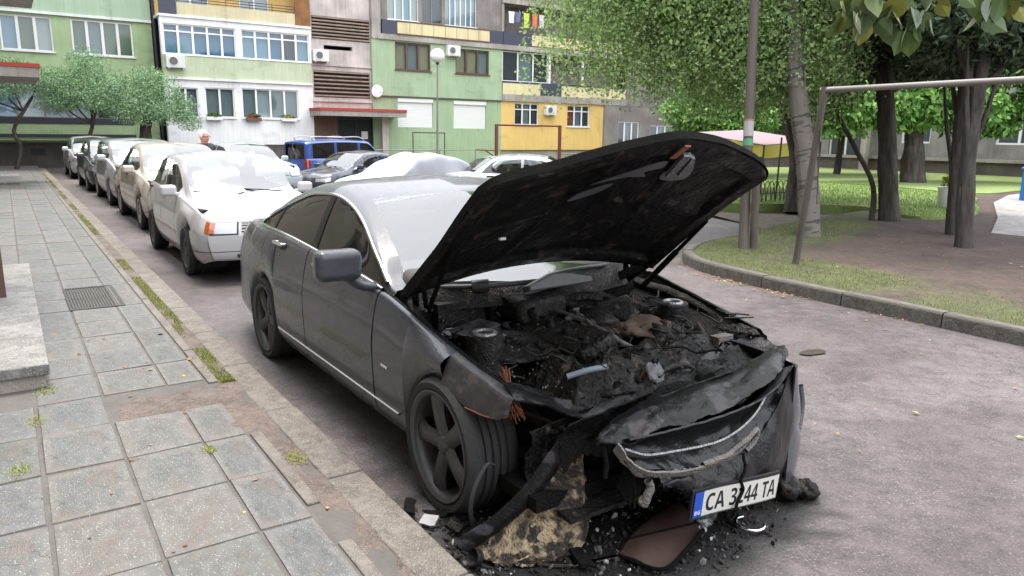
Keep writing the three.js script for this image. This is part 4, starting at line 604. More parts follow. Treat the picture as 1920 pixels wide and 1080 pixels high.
  // front cross members
  const ribbon = (pts, w, h, amp, sd, nu = 70) => { const c = new THREE.CatmullRomCurve3(pts.map(p => V(...W(...p)))); return uvm(thick((a, b) => { const p = c.getPoint(a), n = amp * (fbm(a * 9, b * 3 + sd, P, sd, 4) - .5) * 2; return [p.x, p.y + n + h * (b - .5), p.z + w * (b - .5) + n * .6]; }, nu, 8, .008)); };
  part('front_crossmember', [ribbon([[1.58, .68, -2.34], [1.7, .645, -2.33], [1.82, .575, -2.33], [1.95, .525, -2.33], [2.12, .51, -2.33], [2.28, .55, -2.33], [2.63, .555, -2.33], [2.81, .61, -2.33], [3.22, .62, -2.4]], -.1, .05, .014, 201)], mat.ashPlate, car, 'sagging charred radiator support');
  part('radiator_beam', [ribbon([[2.1, .50, -2.22], [2.35, .54, -2.26], [2.7, .575, -2.3], [2.95, .615, -2.3], [3.28, .61, -2.36]], -.12, .05, .012, 203), ribbon([[2.25, .5, -2.15], [2.6, .53, -2.16], [2.9, .57, -2.18], [3.2, .6, -2.28]], -.06, .03, .01, 205)], mat.char, car);
  part('wing_edge', [ribbon([[3.30, .85, -3.3], [3.32, .77, -2.95], [3.33, .70, -2.65], [3.33, .63, -2.42]], -.02, .03, .004, 209), uvm(bar(W(3.2, .66, -2.55), W(3.3, .62, -2.42), .05, .02))], mat.gloss, car);
  part('headlight_shell', [ribbon([[3.08, .66, -2.55], [3.16, .70, -2.46], [3.24, .66, -2.4], [3.28, .58, -2.34]], -.08, .03, .02, 211), uvm(blob(3.15 - 2.42, .60, -.55, .09, .05, .1, 212, .6, 4))], mat.charFine, car, 'melted remains of the headlight');
  // fallen bonnet-lock panel: long pointed blackened shell
  const lowC = new THREE.CatmullRomCurve3([[1.72, .57, -1.95], [1.86, .53, -1.93], [2.03, .55, -1.92], [2.24, .55, -1.91], [2.58, .575, -1.93], [2.86, .64, -1.98], [3.0, .66, -2.06]].map(p => V(...W(...p)))), upC = new THREE.CatmullRomCurve3([[1.73, .58, -1.97], [1.98, .56, -2.13], [2.13, .585, -2.16], [2.46, .60, -2.17], [2.82, .63, -2.17], [3.02, .68, -2.17], [3.12, .66, -2.2]].map(p => V(...W(...p))));
  part('nose_panel', [uvm(thick((a, b) => { const p = lowC.getPoint(a), q = upC.getPoint(a), n = .03 * (fbm(a * 14, b * 4, P, 221, 5) - .5), b0 = b; b = lerp(.12 * fbm(a * 20, 2, P, 223, 3), 1 - .25 * fbm(a * 17, 7, P, 224, 3), b); return [lerp(p.x, q.x, b), lerp(p.y, q.y, b) + .03 * Math.sin(b * Math.PI) * Math.sin(Math.min(1, a * 3) * Math.PI / 2) + n, lerp(p.z, q.z, b) + n]; }, 80, 16, .008))], mat.ashPlate, car, 'pointed charred nose panel with pale ash');
  // bumper: plan curve and height bands
  const plan = pchip([[1.80, -1.93], [2.1, -1.885], [2.42, -1.872], [2.7, -1.90], [2.95, -1.985], [3.15, -2.09], [3.28, -2.22], [3.34, -2.4], [3.36, -2.62]]);
  const bnd = (x0, x1, lo, hi, amp, sd, bulge = .03, nu = 70) => uvm(thick((a, b) => { const x = lerp(x0, x1, a), y = lerp(lo(x), hi(x), b), n = amp * (fbm(a * 14, b * 5 + sd, P, sd, 4) - .5) * 2; return W(x, y + n, plan(x) + bulge * Math.sin(b * Math.PI) + n); }, nu, 12, -.008));
  const bum = part('front_bumper', [bnd(2.0, 2.96, pchip([[1.9, .36], [2.08, .32], [2.2, .20], [2.5, .13], [2.8, .1], [3.1, .09]]), pchip([[1.9, .37], [2.05, .375], [2.3, .36], [2.5, .385], [2.68, .47], [2.8, .58], [2.95, .66], [3.1, .62]]), .012, 231)], mat.gloss, car, 'half melted glossy black front bumper');
  part('bumper_corner', [uvm(thick((t, b) => { const y = lerp(.07, .67, b), xo = pchip([[.05, 3.22], [.12, 3.27], [.25, 3.31], [.43, 3.24], [.59, 3.11], [.7, 3.0]])(y), q = t * Math.PI / 2, cr = .03 * Math.exp(-(((y - .34) / .05) ** 2)); return W(lerp(2.90, xo, Math.sin(q)) - cr * Math.sin(q) * .6, y, lerp(-1.938, -2.5, 1 - Math.cos(q)) - cr * .3); }, 26, 26, -.01))], MP([.10, .105, .12], .35, { metalness: .3, clearcoat: .9, clearcoatRoughness: .1, map: rep(T.grime, 1) }), bum, 'bumper corner with grey paint left');
  part('corner_trim', [tube([W(3.02, .12, -1.995), W(3.09, .28, -2.02), W(3.12, .4, -2.03), W(3.09, .52, -2.03)], .012, 20, 6)], mat.alu, bum);
  part('grille_frame', [ribbon([[1.80, .55, -1.93], [1.82, .50, -1.90], [1.87, .45, -1.875], [2.04, .405, -1.86], [2.25, .385, -1.855], [2.43, .40, -1.86], [2.53, .44, -1.875]], .02, .03, .012, 241), uvm(jitter(tube([W(2.2, .40, -1.85), W(2.36, .415, -1.845), W(2.47, .45, -1.85), W(2.54, .475, -1.86), W(2.55, .44, -1.86), W(2.47, .40, -1.85)], .012, 30, 7), .008, 12, 243))], mat.ash, bum, 'melted pale grille surround');
  part('grille_bar', [ribbon([[1.84, .52, -1.94], [1.95, .475, -1.93], [2.16, .45, -1.925], [2.35, .44, -1.92], [2.5, .465, -1.925], [2.62, .51, -1.94], [2.70, .56, -1.96]], .03, .022, .004, 245)], mat.alu, bum);
  part('grille_back', [bnd(1.86, 2.9, pchip([[1.86, .45], [2.2, .375], [2.5, .38], [2.72, .48], [2.9, .56]]), pchip([[1.86, .56], [2.3, .57], [2.6, .59], [2.9, .66]]), .014, 247, -.075)], mat.gloss, bum);
  part('radiator', [uvm(blob(.1, .34, -.4, .42, .2, .08, 33, .5, 4)), uvm(blob(-.28, .28, -.62, .3, .2, .2, 34, .4, 4)), uvm(blob(.2, .25, -.5, .3, .18, .18, 35, .4, 4))], mat.soot, car, 'collapsed burnt radiator');
  part('hanging_drip', [uvm(jitter(tube([W(1.92, .40, -1.87), W(1.925, .375, -1.865), W(1.905, .35, -1.86), W(1.89, .325, -1.86)], .018, 16, 7), .014, 14, 251)), uvm(blob(...W(1.89, .325, -1.86), .02, .022, .018, 252, .5, 2))], mat.ash, bum);
  part('subframe', [uvm(jitter(tube([W(1.65, .3, -2.75), W(1.9, .26, -2.5), W(2.3, .24, -2.35), W(2.9, .24, -2.4), W(3.15, .3, -2.7)], .035, 40, 8), .012, 5, 255)), uvm(jitter(tube([W(1.74, .52, -2.45), W(1.8, .5, -2.36), W(1.86, .46, -2.3)], .012, 12, 6), .006, 9, 256)), uvm(box(-.7, .7, .17, .19, -1.4, -.25))], mat.char, car);
  // melted skins and strands sagging between the layers of the nose
  { const r = rng(500); const sag = (x0, x1, y0, y1, z, sd, m) => part('melted_skin', uvm(thick((a, b) => { const x = lerp(x0, x1, a), rag = .6 + .6 * fbm(a * 11, sd, P, sd, 4), n = fbm(a * 8, b * 6, P, sd + 2, 4) - .5; return W(x + .02 * n, lerp(y0 + .05 * a, y0 + .05 * a + (y1 - y0) * rag, b) + .02 * n, z + .05 * n - .04 * Math.sin(b * 3)); }, 40, 14, .006)), m, bum);
    sag(1.74, 2.2, .56, .36, -2.16, 511, mat.soot); sag(2.0, 2.75, .56, .47, -2.02, 515, mat.gloss); sag(1.68, 2.0, .50, .26, -2.3, 519, mat.char); sag(2.2, 2.9, .60, .50, -2.12, 523, mat.char); sag(1.95, 2.3, .40, .20, -2.02, 527, mat.soot);
    for (let i = 0; i < 9; i++) { const x = 1.74 + .9 * r(), y = .36 + .2 * r(), z = -2.2 + .25 * r(); part('melted_strand', uvm(jitter(tube([W(x, y, z), W(x + .02 * (r() - .5), y - .05, z + .01), W(x + .03 * (r() - .5), y - .08 - .1 * r(), z + .02)], .006 + .006 * r(), 10, 5), .006, 20, 540 + i)), mat.soot, bum); } }
  // number plate with its lettering
  const cv = document.createElement('canvas'); cv.width = 1040; cv.height = 230; const cx = cv.getContext('2d');
  cx.fillStyle = '#c9c8c2'; cx.fillRect(0, 0, 1040, 230); cx.fillStyle = '#1f4fb4'; cx.fillRect(0, 0, 96, 230);
  cx.fillStyle = '#d8dbe6'; cx.font = 'bold 50px sans-serif'; cx.textAlign = 'center'; cx.fillText('BG', 50, 205);
  cx.fillStyle = '#0c0c10'; cx.font = 'bold 215px sans-serif'; cx.textAlign = 'left'; const word = (t, x, w) => { cx.save(); cx.translate(x, 194); const m = cx.measureText(t).width || w; cx.scale(w / m, 1); cx.fillText(t, 0, 0); cx.restore(); };
  word('CA', 122, 225); word('3244', 400, 365); word('TA', 815, 190);
  cx.strokeStyle = '#0b0a0a'; cx.lineWidth = 3; cx.strokeRect(3, 3, 1034, 224);
  const grimeR = rng(9); for (let i = 0; i < 500; i++) { cx.fillStyle = `rgba(20,18,16,${.05 + .25 * grimeR()})`; const s = 1 + 6 * grimeR() * grimeR(); cx.fillRect(1040 * grimeR(), 230 * Math.pow(grimeR(), .6), s, s); }
  const pt = new THREE.CanvasTexture(cv); pt.colorSpace = THREE.SRGBColorSpace; pt.anisotropy = 8;
  const pg = grid((a, b) => { const x = lerp(2.155, 2.70, a), y = lerp(.175, .295, b) - .052 * a + .006 * Math.sin(a * 5) ; return W(x, y, -1.838 - .02 * Math.abs(a - .5) + .012 * b); }, 30, 6);
  const np = part('number_plate', pg, M([1, 1, 1], .45, { map: pt }), car, 'bent number plate reading CA 3244 TA');
  part('plate_holder', thick((a, b) => { const x = lerp(2.145, 2.71, a), y = lerp(.167, .303, b) - .052 * a + .006 * Math.sin(a * 5); return W(x, y, -1.843 - .02 * Math.abs(a - .5) + .012 * b); }, 20, 4, -.012), mat.black, np);
  part('melted_strand', [uvm(jitter(tube([W(2.44, .40, -1.845), W(2.44, .34, -1.825), W(2.42, .29, -1.822), W(2.43, .24, -1.822), W(2.40, .19, -1.82), W(2.39, .12, -1.83)], .007, 26, 6), .012, 14, 263))], mat.soot, np);
}
// ---------------------------------------------------------------- apartment block behind the cars
T.plaster = tex(512, (u, v) => { const a = fbm(u * 6, v * 6, 6, 101, 5), b = fbm(u * 60, v * 4, 60, 102, 3); const p2 = fbm(u * 3, v * 9, 9, 103, 4); return .78 + .2 * a + .18 * (b - .5) - .14 * sst(.58, .75, p2); });
T.stain = tex(512, (u, v) => { const a = fbm(u * 5, v * 5, 5, 111, 5), b = fbm(u * 40, v * 3, 40, 112, 4), k = .45 + .5 * a + .25 * (b - .5); return [k, k * .97, k * .95]; });
const plaster = c => M(c, .92, { map: rep(T.plaster, .22), bumpMap: rep(T.speckB, .8), bumpScale: .006 });
const concrete = c => M(c, .92, { map: rep(T.stain, .3), bumpMap: rep(T.speckB, .8), bumpScale: .008 });
const F_ = { slat: M([.36, .28, .225], .85, { map: rep(T.stain, .8) }), green: plaster([.36, .47, .30]), greenA: plaster([.40, .52, .29]), greenTop: plaster([.44, .58, .42]), greenB: plaster([.52, .58, .40]), white: plaster([.86, .86, .86]), yellow: plaster([.78, .53, .19]), pink: concrete([.66, .60, .58]), beige: plaster([.62, .55, .36]), brown: M([.16, .09, .065], .8), dark: M([.035, .035, .05], .7), blueDark: M([.045, .048, .075], .6), base: concrete([.15, .13, .115]), grey: concrete([.30, .275, .26]), concrete: concrete([.46, .43, .40]), red: M([.34, .045, .03], .7), frameW: M([.75, .75, .75], .4), frameB: M([.10, .05, .04], .5), interior: M([.03, .03, .032], .9), panelBeige: plaster([.70, .61, .36]), orangeBrown: M([.30, .14, .05], .8, { map: rep(T.stain, .6) }) };
const paneGlass = MP([.8, .85, .86], .03, { transmission: 1, thickness: 0, ior: 1.6 });
const curtains = { w: M([.62, .62, .6], .9), y: M([.48, .40, .24], .9), g: M([.30, .33, .33], .9), b: M([.10, .26, .42], .8), bl: M([.30, .46, .60], .8), gr: M([.20, .24, .16], .9), d: M([.05, .06, .07], .9), r: M([.42, .06, .02], .9), p: M([.26, .25, .30], .9) };
const block = thing('apartment_block', 'long apartment block with green, white and yellow painted sections behind the cars', 'building');
function wallHoles(x0, x1, y0, y1, zf, d, holes) { // wall sheet with real openings, front face at zf
  const s = new THREE.Shape([[x0, y0], [x1, y0], [x1, y1], [x0, y1]].map(p => new THREE.Vector2(...p)));
  for (const h of holes) s.holes.push(new THREE.Path([[h[0], h[2]], [h[1], h[2]], [h[1], h[3]], [h[0], h[3]]].map(p => new THREE.Vector2(...p))));
  const g = new THREE.ExtrudeGeometry(s, { depth: d, bevelEnabled: false }); g.translate(0, 0, zf - d); return uvm(g);
}
function win(parent, x0, x1, y0, y1, z, n, { fm = F_.frameW, cur = 'd', fw = .055, transom = 0, sill = true, zin = .12, name = 'window' } = {}) {
  const G = new THREE.Group(); G.name = name; parent.add(G); const zf = z - zin, L = [box(x0, x1, y0, y0 + fw, zf, zf + .06), box(x0, x1, y1 - fw, y1, zf, zf + .06), box(x0, x0 + fw, y0 + fw, y1 - fw, zf + .002, zf + .058), box(x1 - fw, x1, y0 + fw, y1 - fw, zf + .002, zf + .058)];
  const w = (x1 - x0) / n, yt = transom ? y1 - (y1 - y0) * transom : y1; for (let i = 1; i < n; i++) L.push(box(x0 + i * w - fw * .8, x0 + i * w + fw * .8, y0 + fw, y1 - fw, zf + .002, zf + .057)); if (transom) L.push(box(x0 + fw, x1 - fw, yt - fw / 2, yt + fw / 2, zf + .004, zf + .055));
  part('frame', L, fm, G);
  for (let i = 0; i < n; i++) { const a = x0 + i * w + fw * .8, b = x0 + (i + 1) * w - fw * .8; part('pane', box(a, b, y0 + fw, yt - fw / 2, zf + .02, zf + .03), paneGlass, G); if (transom) part('pane', box(a, b, yt + fw / 2, y1 - fw, zf + .02, zf + .03), paneGlass, G); const c = cur[i % cur.length]; if (c !== '-') part('curtain', box(a - .02, b + .02, y0 + .03, y1 - .03, zf - .12, zf - .1), curtains[{ w: 'w', y: 'y', g: 'g', b: 'b', l: 'bl', s: 'gr', d: 'd', r: 'r', p: 'p' }[c]], G); }
  if (sill) part('sill', box(x0 - .05, x1 + .05, y0 - .05, y0, z - .1, z + .07), fm, G);
}
const TOP = 12.4;
{ // left green wing, set back
  const z = -38.5, h1 = [.32, 2.2, 4.92, 6.36], h2 = [2.9, 5.3, 4.9, 6.38], h3 = [-.4, 4.6, 2.15, 3.6];
  part('wall', [wallHoles(-14, 6.1, 1.1, 6.45, z, .3, [h1, h2, h3])], F_.greenA, block); part('wall', [box(-14, 6.1, 6.56, TOP, z - .3, z + .03)], F_.greenTop, block); part('string_course', box(-14, 6.1, 6.45, 6.56, z - .3, z + .1), F_.white, block);
  win(block, ...h1, z, 3, { cur: 'lsw', fw: .07 }); win(block, ...h2, z, 4, { cur: 'sgss', fw: .07 }); win(block, ...h3, z, 5, { cur: 'lwgwd', fw: .05, fm: F_.grey });
  part('base', box(-14, 6.1, -.3, 1.1, z - .3, z - .06), F_.base, block); for (const [x, w] of [[.9, .55], [3.6, .55]]) part('vent_opening', box(x, x + w, .55, .85, z - .09, z - .05), F_.dark, block);
  const bal = new THREE.Group(); bal.name = 'balcony'; block.add(bal); part('parapet', [box(-4, 4.95, 1.47, 1.9, z + .5, z + .58)], F_.greenA, bal); part('rail', box(-4, 5.0, 1.9, 2.16, z + .46, z + .6), F_.dark, bal); part('rail', box(-4, 5.0, 1.33, 1.468, z + .46, z + .6), F_.dark, bal); part('floor', box(-4, 5.0, 1.2, 1.33, z, z + .55), F_.greenA, bal);
  part('downpipe', rod([6.16, -.2, -38.1], [6.16, TOP, -38.1], .07), F_.dark, block);
}
{ // white section with blue-curtained loggia
  const z = -37, x0 = 6.2, x1 = 13.0, a1 = [7.9, 9.2, 2.3, 3.64], a2 = [9.55, 12.25, 2.3, 3.68], b1 = [6.3, 9.42, 5.02, 6.34], b2 = [9.66, 12.9, 5.02, 6.34], a0 = [6.55, 7.6, 2.3, 3.6];
  part('wall', wallHoles(x0, x1, 1.06, 3.95, z, .3, [a0, a1, a2]), F_.white, block); part('wall', box(x0, x1, 4.05, 5.0, z - .3, z + .02), F_.greenB, block); part('string_course', box(x0 - .04, x1, 3.95, 4.05, z - .3, z + .1), F_.white, block);
  part('loggia_surround', wallHoles(x0, x1, 5.0, 6.62, z + .05, .3, [b1, b2]), F_.white, block);
  win(block, ...a0, z, 2, { cur: 'pp' }); win(block, ...a1, z, 2, { cur: 'gg' }); win(block, ...a2, z, 4, { cur: 'gwgg' }); win(block, ...b1, z + .05, 5, { cur: 'blbbb', transom: .24, fw: .06, sill: false }); win(block, ...b2, z + .05, 5, { cur: 'llbdl', transom: .24, fw: .06, sill: false });
  part('base', box(x0, x1, -.4, 1.06, z - .3, z - .05), F_.base, block);
  const bal = new THREE.Group(); bal.name = 'balcony'; block.add(bal); part('floor', box(x0 - .05, x1, 6.62, 6.72, z - 1.2, z + .12), F_.white, bal); part('panel', box(6.95, 12.25, 6.72, 7.25, z, z + .06), F_.beige, bal); part('panel', box(x0, 6.93, 6.72, 7.9, z, z + .06), F_.blueDark, bal); part('panel', box(12.27, x1, 6.72, 8.5, z, z + .06), F_.orangeBrown, bal);
  for (let i = 0; i < 3; i++) part('rail', rod([6.95, 7.32 + i * .12, z + .05], [12.25, 7.32 + i * .12, z + .05], .016), F_.dark, bal); for (let i = 0; i < 6; i++) part('baluster', rod([6.97 + i * 1.05, 7.25, z + .05], [6.97 + i * 1.05, 7.58, z + .05], .014), F_.dark, bal);
  part('wall', wallHoles(x0, x1, 6.72, TOP, z - 1.2, .2, [[7, 8.6, 6.9, 8.4], [10, 11.4, 6.75, 8.6]]), F_.yellow, block); win(block, 7, 8.6, 6.9, 8.4, z - 1.2, 2, { cur: 'wg' }); win(block, 10, 11.4, 6.75, 8.6, z - 1.2, 2, { cur: 'ww' }); part('floor_slab', box(x0, x1, 9.2, 9.45, z - 1.2, z + .1), F_.grey, block); part('wall', box(x0, x1, 9.45, TOP, z - .2, z), F_.greenB, block);
}
{ // stairwell bay with slatted openings and the red edged porch
  const z = -37, x0 = 13.02, x1 = 16.2, o1 = [13.12, 16.15, 6.22, 7.32], o2 = [13.12, 16.1, 3.42, 4.72];
  part('wall', wallHoles(x0, x1, 2.75, TOP, z - .12, .25, [o1, o2, [13.7, 15.2, 5.75, 5.95]]), F_.pink, block);
  for (const o of [o1, o2]) { const G = new THREE.Group(); G.name = 'slat_screen'; block.add(G); for (let i = 0; i < 7; i++) { const y = lerp(o[2] + .04, o[3] - .1, i / 6); part('slat', box(o[0], o[1], y, y + .075, z - .2, z - .06, .01), F_.slat, G); } part('backing', box(o[0], o[1], o[2], o[3], z - .42, z - .38), F_.base, G); }
  part('ledge', [box(x0, x1, 4.95, 5.02, z - .13, z - .05)], F_.pink, block); part('ledge', box(x0, x1, 3.2, 3.28, z - .13, z - .04), F_.pink, block);
  const porch = new THREE.Group(); porch.name = 'porch'; block.add(porch);
  part('roof', box(12.8, 17.4, 2.48, 2.72, z - .3, z + 1.5), F_.concrete, porch); part('red_edge', [box(12.78, 17.42, 2.72, 2.86, z - .3, z + 1.53)], F_.red, porch); part('pillar', box(16.4, 16.75, -.4, 2.48, z + .4, z + .7), F_.pink, porch); part('wall', [box(12.98, 14.25, -.4, 2.75, z - .3, z - .1)], F_.brown, porch);
  for (let i = 0; i < 9; i++) part('board', box(13.05 + i * .135, 13.16 + i * .135, -.3, 2.45, z - .1, z - .07), F_.brown, porch);
  part('wall', box(16.3, 16.6, -.4, 2.75, z - .3, z - .1), F_.pink, porch);
  const door = new THREE.Group(); door.name = 'entrance_door'; block.add(door); part('frame', [box(14.25, 14.35, -.3, 2.45, z - .25, z - .12), box(16.2, 16.3, -.3, 2.45, z - .25, z - .12), box(14.35, 16.2, 2.35, 2.45, z - .25, z - .12), box(15.22, 15.32, -.3, 2.35, z - .25, z - .13)], F_.dark, door); part('pane', box(14.35, 15.22, -.3, 2.35, z - .2, z - .19), M([.03, .035, .04], .12), door); part('pane', box(15.32, 16.2, -.3, 2.35, z - .2, z - .19), M([.03, .035, .04], .12), door); part('notice', box(15.6, 15.95, 1.35, 1.75, z - .188, z - .183), F_.white, door);
  part('base', box(x0, x1, 12, 12.02, z - 1, z - .8), F_.base, block);
}
{ // green section with brown windows and white roller shutters
  const z = -37, x0 = 16.2, x1 = 24.24, w1 = [17.5, 19.6, 4.98, 6.38], w2 = [21.15, 23.35, 4.98, 6.3], s1 = [17.62, 19.75, 2.0, 3.52], s2 = [21.05, 23.2, 1.98, 3.5];
  part('wall', wallHoles(x0, x1, .0, 3.6, z, .3, [s1, s2]), F_.green, block); part('wall', wallHoles(x0, x1, 3.6, 6.45, z + .06, .3, [w1, w2]), F_.green, block); part('drip_edge', box(x0 - .02, x1 + .02, 3.56, 3.62, z, z + .1), F_.base, block); part('base', box(x0, x1, -.5, .0, z - .3, z + .04), F_.green, block);
  win(block, ...w1, z + .06, 3, { fm: F_.frameB, cur: 'ygy', fw: .07 }); win(block, ...w2, z + .06, 3, { fm: F_.frameB, cur: 'yyg', fw: .07 });
  for (const s of [s1, s2]) { const G = new THREE.Group(); G.name = 'roller_shutter'; block.add(G); part('box', box(s[0], s[1], s[3] - .2, s[3], z - .15, z + .03, .01), F_.frameW, G); const n = 18; for (let i = 0; i < n; i++) { const y = lerp(s[2], s[3] - .2, i / n); part('lath', box(s[0] + .01, s[1] - .01, y + .003, y + (s[3] - .2 - s[2]) / n - .003, z - .1, z - .06, .006), F_.frameW, G); } part('backing', box(s[0], s[1], s[2], s[3], z - .2, z - .14), F_.frameW, G); }
  const bal = new THREE.Group(); bal.name = 'balcony'; block.add(bal); const zb = z + .16;
  part('floor', box(x0 + .3, 34, 6.45, 6.72, z - 1.2, zb), F_.orangeBrown && F_.concrete, bal); part('panel', box(16.75, 17.6, 6.72, 7.42, zb - .06, zb), F_.blueDark, bal); part('panel', box(17.62, 23.3, 6.8, 7.36, zb - .06, zb + .02), F_.panelBeige, bal); part('panel', box(23.32, 24.2, 6.72, 7.42, zb - .06, zb), F_.blueDark, bal); part('frame', [box(17.6, 23.32, 6.72, 6.8, zb - .07, zb + .03), box(17.6, 23.32, 7.36, 7.44, zb - .07, zb + .03)], F_.frameB, bal);
  part('side_wall', box(16.22, 16.7, 6.45, TOP, z - 1.2, z + .1), F_.concrete, bal); for (let i = 1; i < 8; i++) part('panel_joint', box(17.62 + i * .71 - .01, 17.62 + i * .71 + .01, 6.8, 7.36, zb + .02, zb + .026), F_.frameB, bal);
  part('wall', wallHoles(16.7, x1, 7.44, TOP, z - .1, .2, [[17.2, 19.0, 7.5, 9.2], [19.2, 20.4, 7.5, 9.2], [20.6, 22.6, 7.5, 9.2]]), F_.grey, block); win(block, 17.2, 19.0, 7.5, 9.2, z - .1, 4, { cur: 'wwlw', fw: .04 }); win(block, 19.2, 20.4, 7.5, 9.2, z - .1, 2, { cur: 'dd', fw: .04, fm: F_.grey }); win(block, 20.6, 22.6, 7.5, 9.2, z - .1, 6, { cur: 'wlwwlw', fw: .03 });
}
{ // yellow section and the open loggias above it
  const z = -37, x0 = 24.24, x1 = 32.1, w1 = [25.2, 26.95, 2.25, 3.5], w2 = [29.15, 30.95, 2.2, 3.5];
  part('wall', wallHoles(x0, x1, .78, 3.6, z, .3, [w1, w2]), F_.yellow, block); win(block, ...w1, z, 3, { cur: 'dgd', transom: .28 }); win(block, ...w2, z, 3, { cur: 'rpd', transom: .28 });
  part('base', box(x0, x1, -.6, .78, z - .3, z - .12), F_.concrete, block); part('floor_band', box(x0, 34, 3.6, 3.98, z - .8, z + .12), F_.concrete, block);
  const bal = new THREE.Group(); bal.name = 'balcony'; block.add(bal); part('panel', box(24.3, 27.0, 3.98, 4.62, z, z + .06), F_.panelBeige, bal); part('panel', box(27.02, 28.6, 3.98, 4.72, z, z + .06), F_.blueDark, bal); part('panel', box(28.62, 33.9, 3.98, 4.62, z, z + .06), F_.panelBeige, bal); part('rail', box(24.26, 27.0, 4.62, 4.72, z - .01, z + .07), F_.dark, bal); part('rail', box(28.62, 33.9, 4.62, 4.72, z - .01, z + .07), F_.dark, bal);
  win(block, 24.3, 27.6, 4.72, 6.4, z + .03, 3, { cur: 'dgd', fw: .05, sill: false, name: 'loggia_glazing' }); part('wall', box(x0, 34, 4.0, 6.45, z - 1.2, z - 1.1), F_.grey, block); part('post', box(27.62, 27.75, 4.72, 6.45, z - .05, z + .05), F_.frameW, bal); part('post', box(30.2, 30.33, 4.72, 6.45, z - .05, z + .05), F_.frameW, bal);
  const b2 = new THREE.Group(); b2.name = 'balcony'; block.add(b2); part('panel', box(24.3, 26.3, 6.72, 7.45, z + .02, z + .08), F_.blueDark, b2); part('panel', box(26.32, 33.9, 6.8, 7.4, z + .02, z + .08), F_.panelBeige, b2); part('wall', box(x0, 34, 6.72, TOP, z - 1.2, z - 1.1), F_.grey, block); part('floor', box(x0, 34, 9.0, 9.25, z - 1.2, z + .1), F_.concrete, b2); part('post', box(24.25, 24.4, 7.45, 9.0, z - .1, z), F_.concrete, b2); part('post', box(28.5, 28.65, 7.45, 9.0, z - .1, z), F_.concrete, b2);
}
{ // grey end with dark openings
  const z = -37, hs = [[33.3, 35.2, .3, 2.6], [36.2, 38.4, .6, 2.4], [40, 42, .6, 2.4]]; part('wall', wallHoles(32.12, 62, -.6, 3.58, z + .1, .3, hs), F_.grey, block); hs.forEach(h => win(block, ...h, z + .1, 3, { cur: 'dgd', fw: .07 }));
  part('wall', box(34.02, 62, 3.6, TOP, z - .2, z), F_.grey, block);
  part('room_backing', [box(-14, 62, -.5, TOP, z - 2.4, z - 2.1)], F_.interior, block); part('roof', box(-14.2, 62.2, TOP, TOP + .3, z - 12, z + .3), F_.concrete, block);
}
// ---------------------------------------------------------------- things fixed to the facade
const acW = M([.62, .62, .6], .5);
function acUnit(x, y, z, label) { const G = thing('air_conditioner', label, 'air conditioner', [x, y, z], 0, 'air conditioner units on the facade'); part('casing', new RoundedBoxGeometry(.8, .56, .3, 2, .03).translate(0, .28, .15), acW, G); part('fan_grille', new THREE.TorusGeometry(.19, .018, 6, 28).translate(-.1, .28, .305), acW, G); part('fan', new THREE.CylinderGeometry(.185, .185, .01, 24).rotateX(Math.PI / 2).translate(-.1, .28, .302), M([.12, .12, .12], .6), G); for (const s of [-.3, .3]) part('bracket', [box(s - .02, s + .02, -.04, 0, -.02, .3)], acW, G); }
acUnit(6.7, 4.42, -36.97, 'white air conditioner under the blue curtained loggia'); acUnit(13.45, 5.12, -37.1, 'white air conditioner on the pink stairwell wall'); acUnit(20.9, 5.85, -36.92, 'white air conditioner between the two brown windows'); acUnit(27.7, 2.86, -36.98, 'white air conditioner on the yellow wall');
{ const G = thing('satellite_dish', 'white satellite dish on the corner of the green wall', 'satellite dish', [16.35, 3.8, -36.75]); const g = new THREE.SphereGeometry(.62, 20, 10, 0, Math.PI * 2, 0, .58); g.rotateX(Math.PI / 2); g.scale(.85, 1, 1); part('dish', g.translate(0, 0, -.5).rotateX(-.3).rotateY(-.5), F_.frameW, G); part('arm', rod([0, -.1, -.25], [.1, -.05, .45], .015), F_.grey, G); part('bracket', rod([0, 0, 0], [0, -.35, -.25], .03), F_.grey, G); }
const leafG = (r, n, cx, cy, cz, sx, sy, sz, s0) => { const pos = []; for (let i = 0; i < n; i++) { const a = r() * 6.28, b = Math.acos(2 * r() - 1), q = Math.cbrt(r()), x = cx + sx * q * Math.sin(b) * Math.cos(a), y = cy + sy * q * Math.cos(b), z = cz + sz * q * Math.sin(b) * Math.sin(a), s = s0 * (.6 + .8 * r()), d1 = V(r() - .5, r() - .5, r() - .5).normalize().multiplyScalar(s), d2 = V(r() - .5, r() - .5, r() - .5).cross(d1).normalize().multiplyScalar(s * .5); pos.push(x - d1.x, y - d1.y, z - d1.z, x + d2.x, y + d2.y, z + d2.z, x + d1.x, y + d1.y, z + d1.z, x - d1.x, y - d1.y, z - d1.z, x + d1.x, y + d1.y, z + d1.z, x - d2.x, y - d2.y, z - d2.z); } const g = new THREE.BufferGeometry(); g.setAttribute('position', new THREE.Float32BufferAttribute(pos, 3)); g.computeVertexNormals(); return g; };
mat.potLeaf = M([.09, .15, .03], .8); mat.redFlower = M([.4, .03, .03], .8);
[[8.2, 'leafy flower box under the two pane window of the white wall', 0], [10.0, 'flower box with red blooms on the white wall', 1], [11.7, 'yellow green flower box right of the red blooms', 2]].forEach(([x, l, k]) => { const r = rng(300 + k), G = thing('flower_box', l, 'flower box', [x, 2.18, -36.85], 0, 'flower boxes on the white wall'); part('box', box(-.35, .35, 0, .15, -.1, .1, .01), k === 1 ? F_.brown : F_.frameW, G); part('foliage', leafG(r, 160, 0, .2, 0, .36, .14, .14, .06), k === 2 ? M([.22, .24, .05], .8) : mat.potLeaf, G); if (k === 1) part('flowers', leafG(r, 60, 0, .22, .05, .34, .12, .1, .05), mat.redFlower, G); });
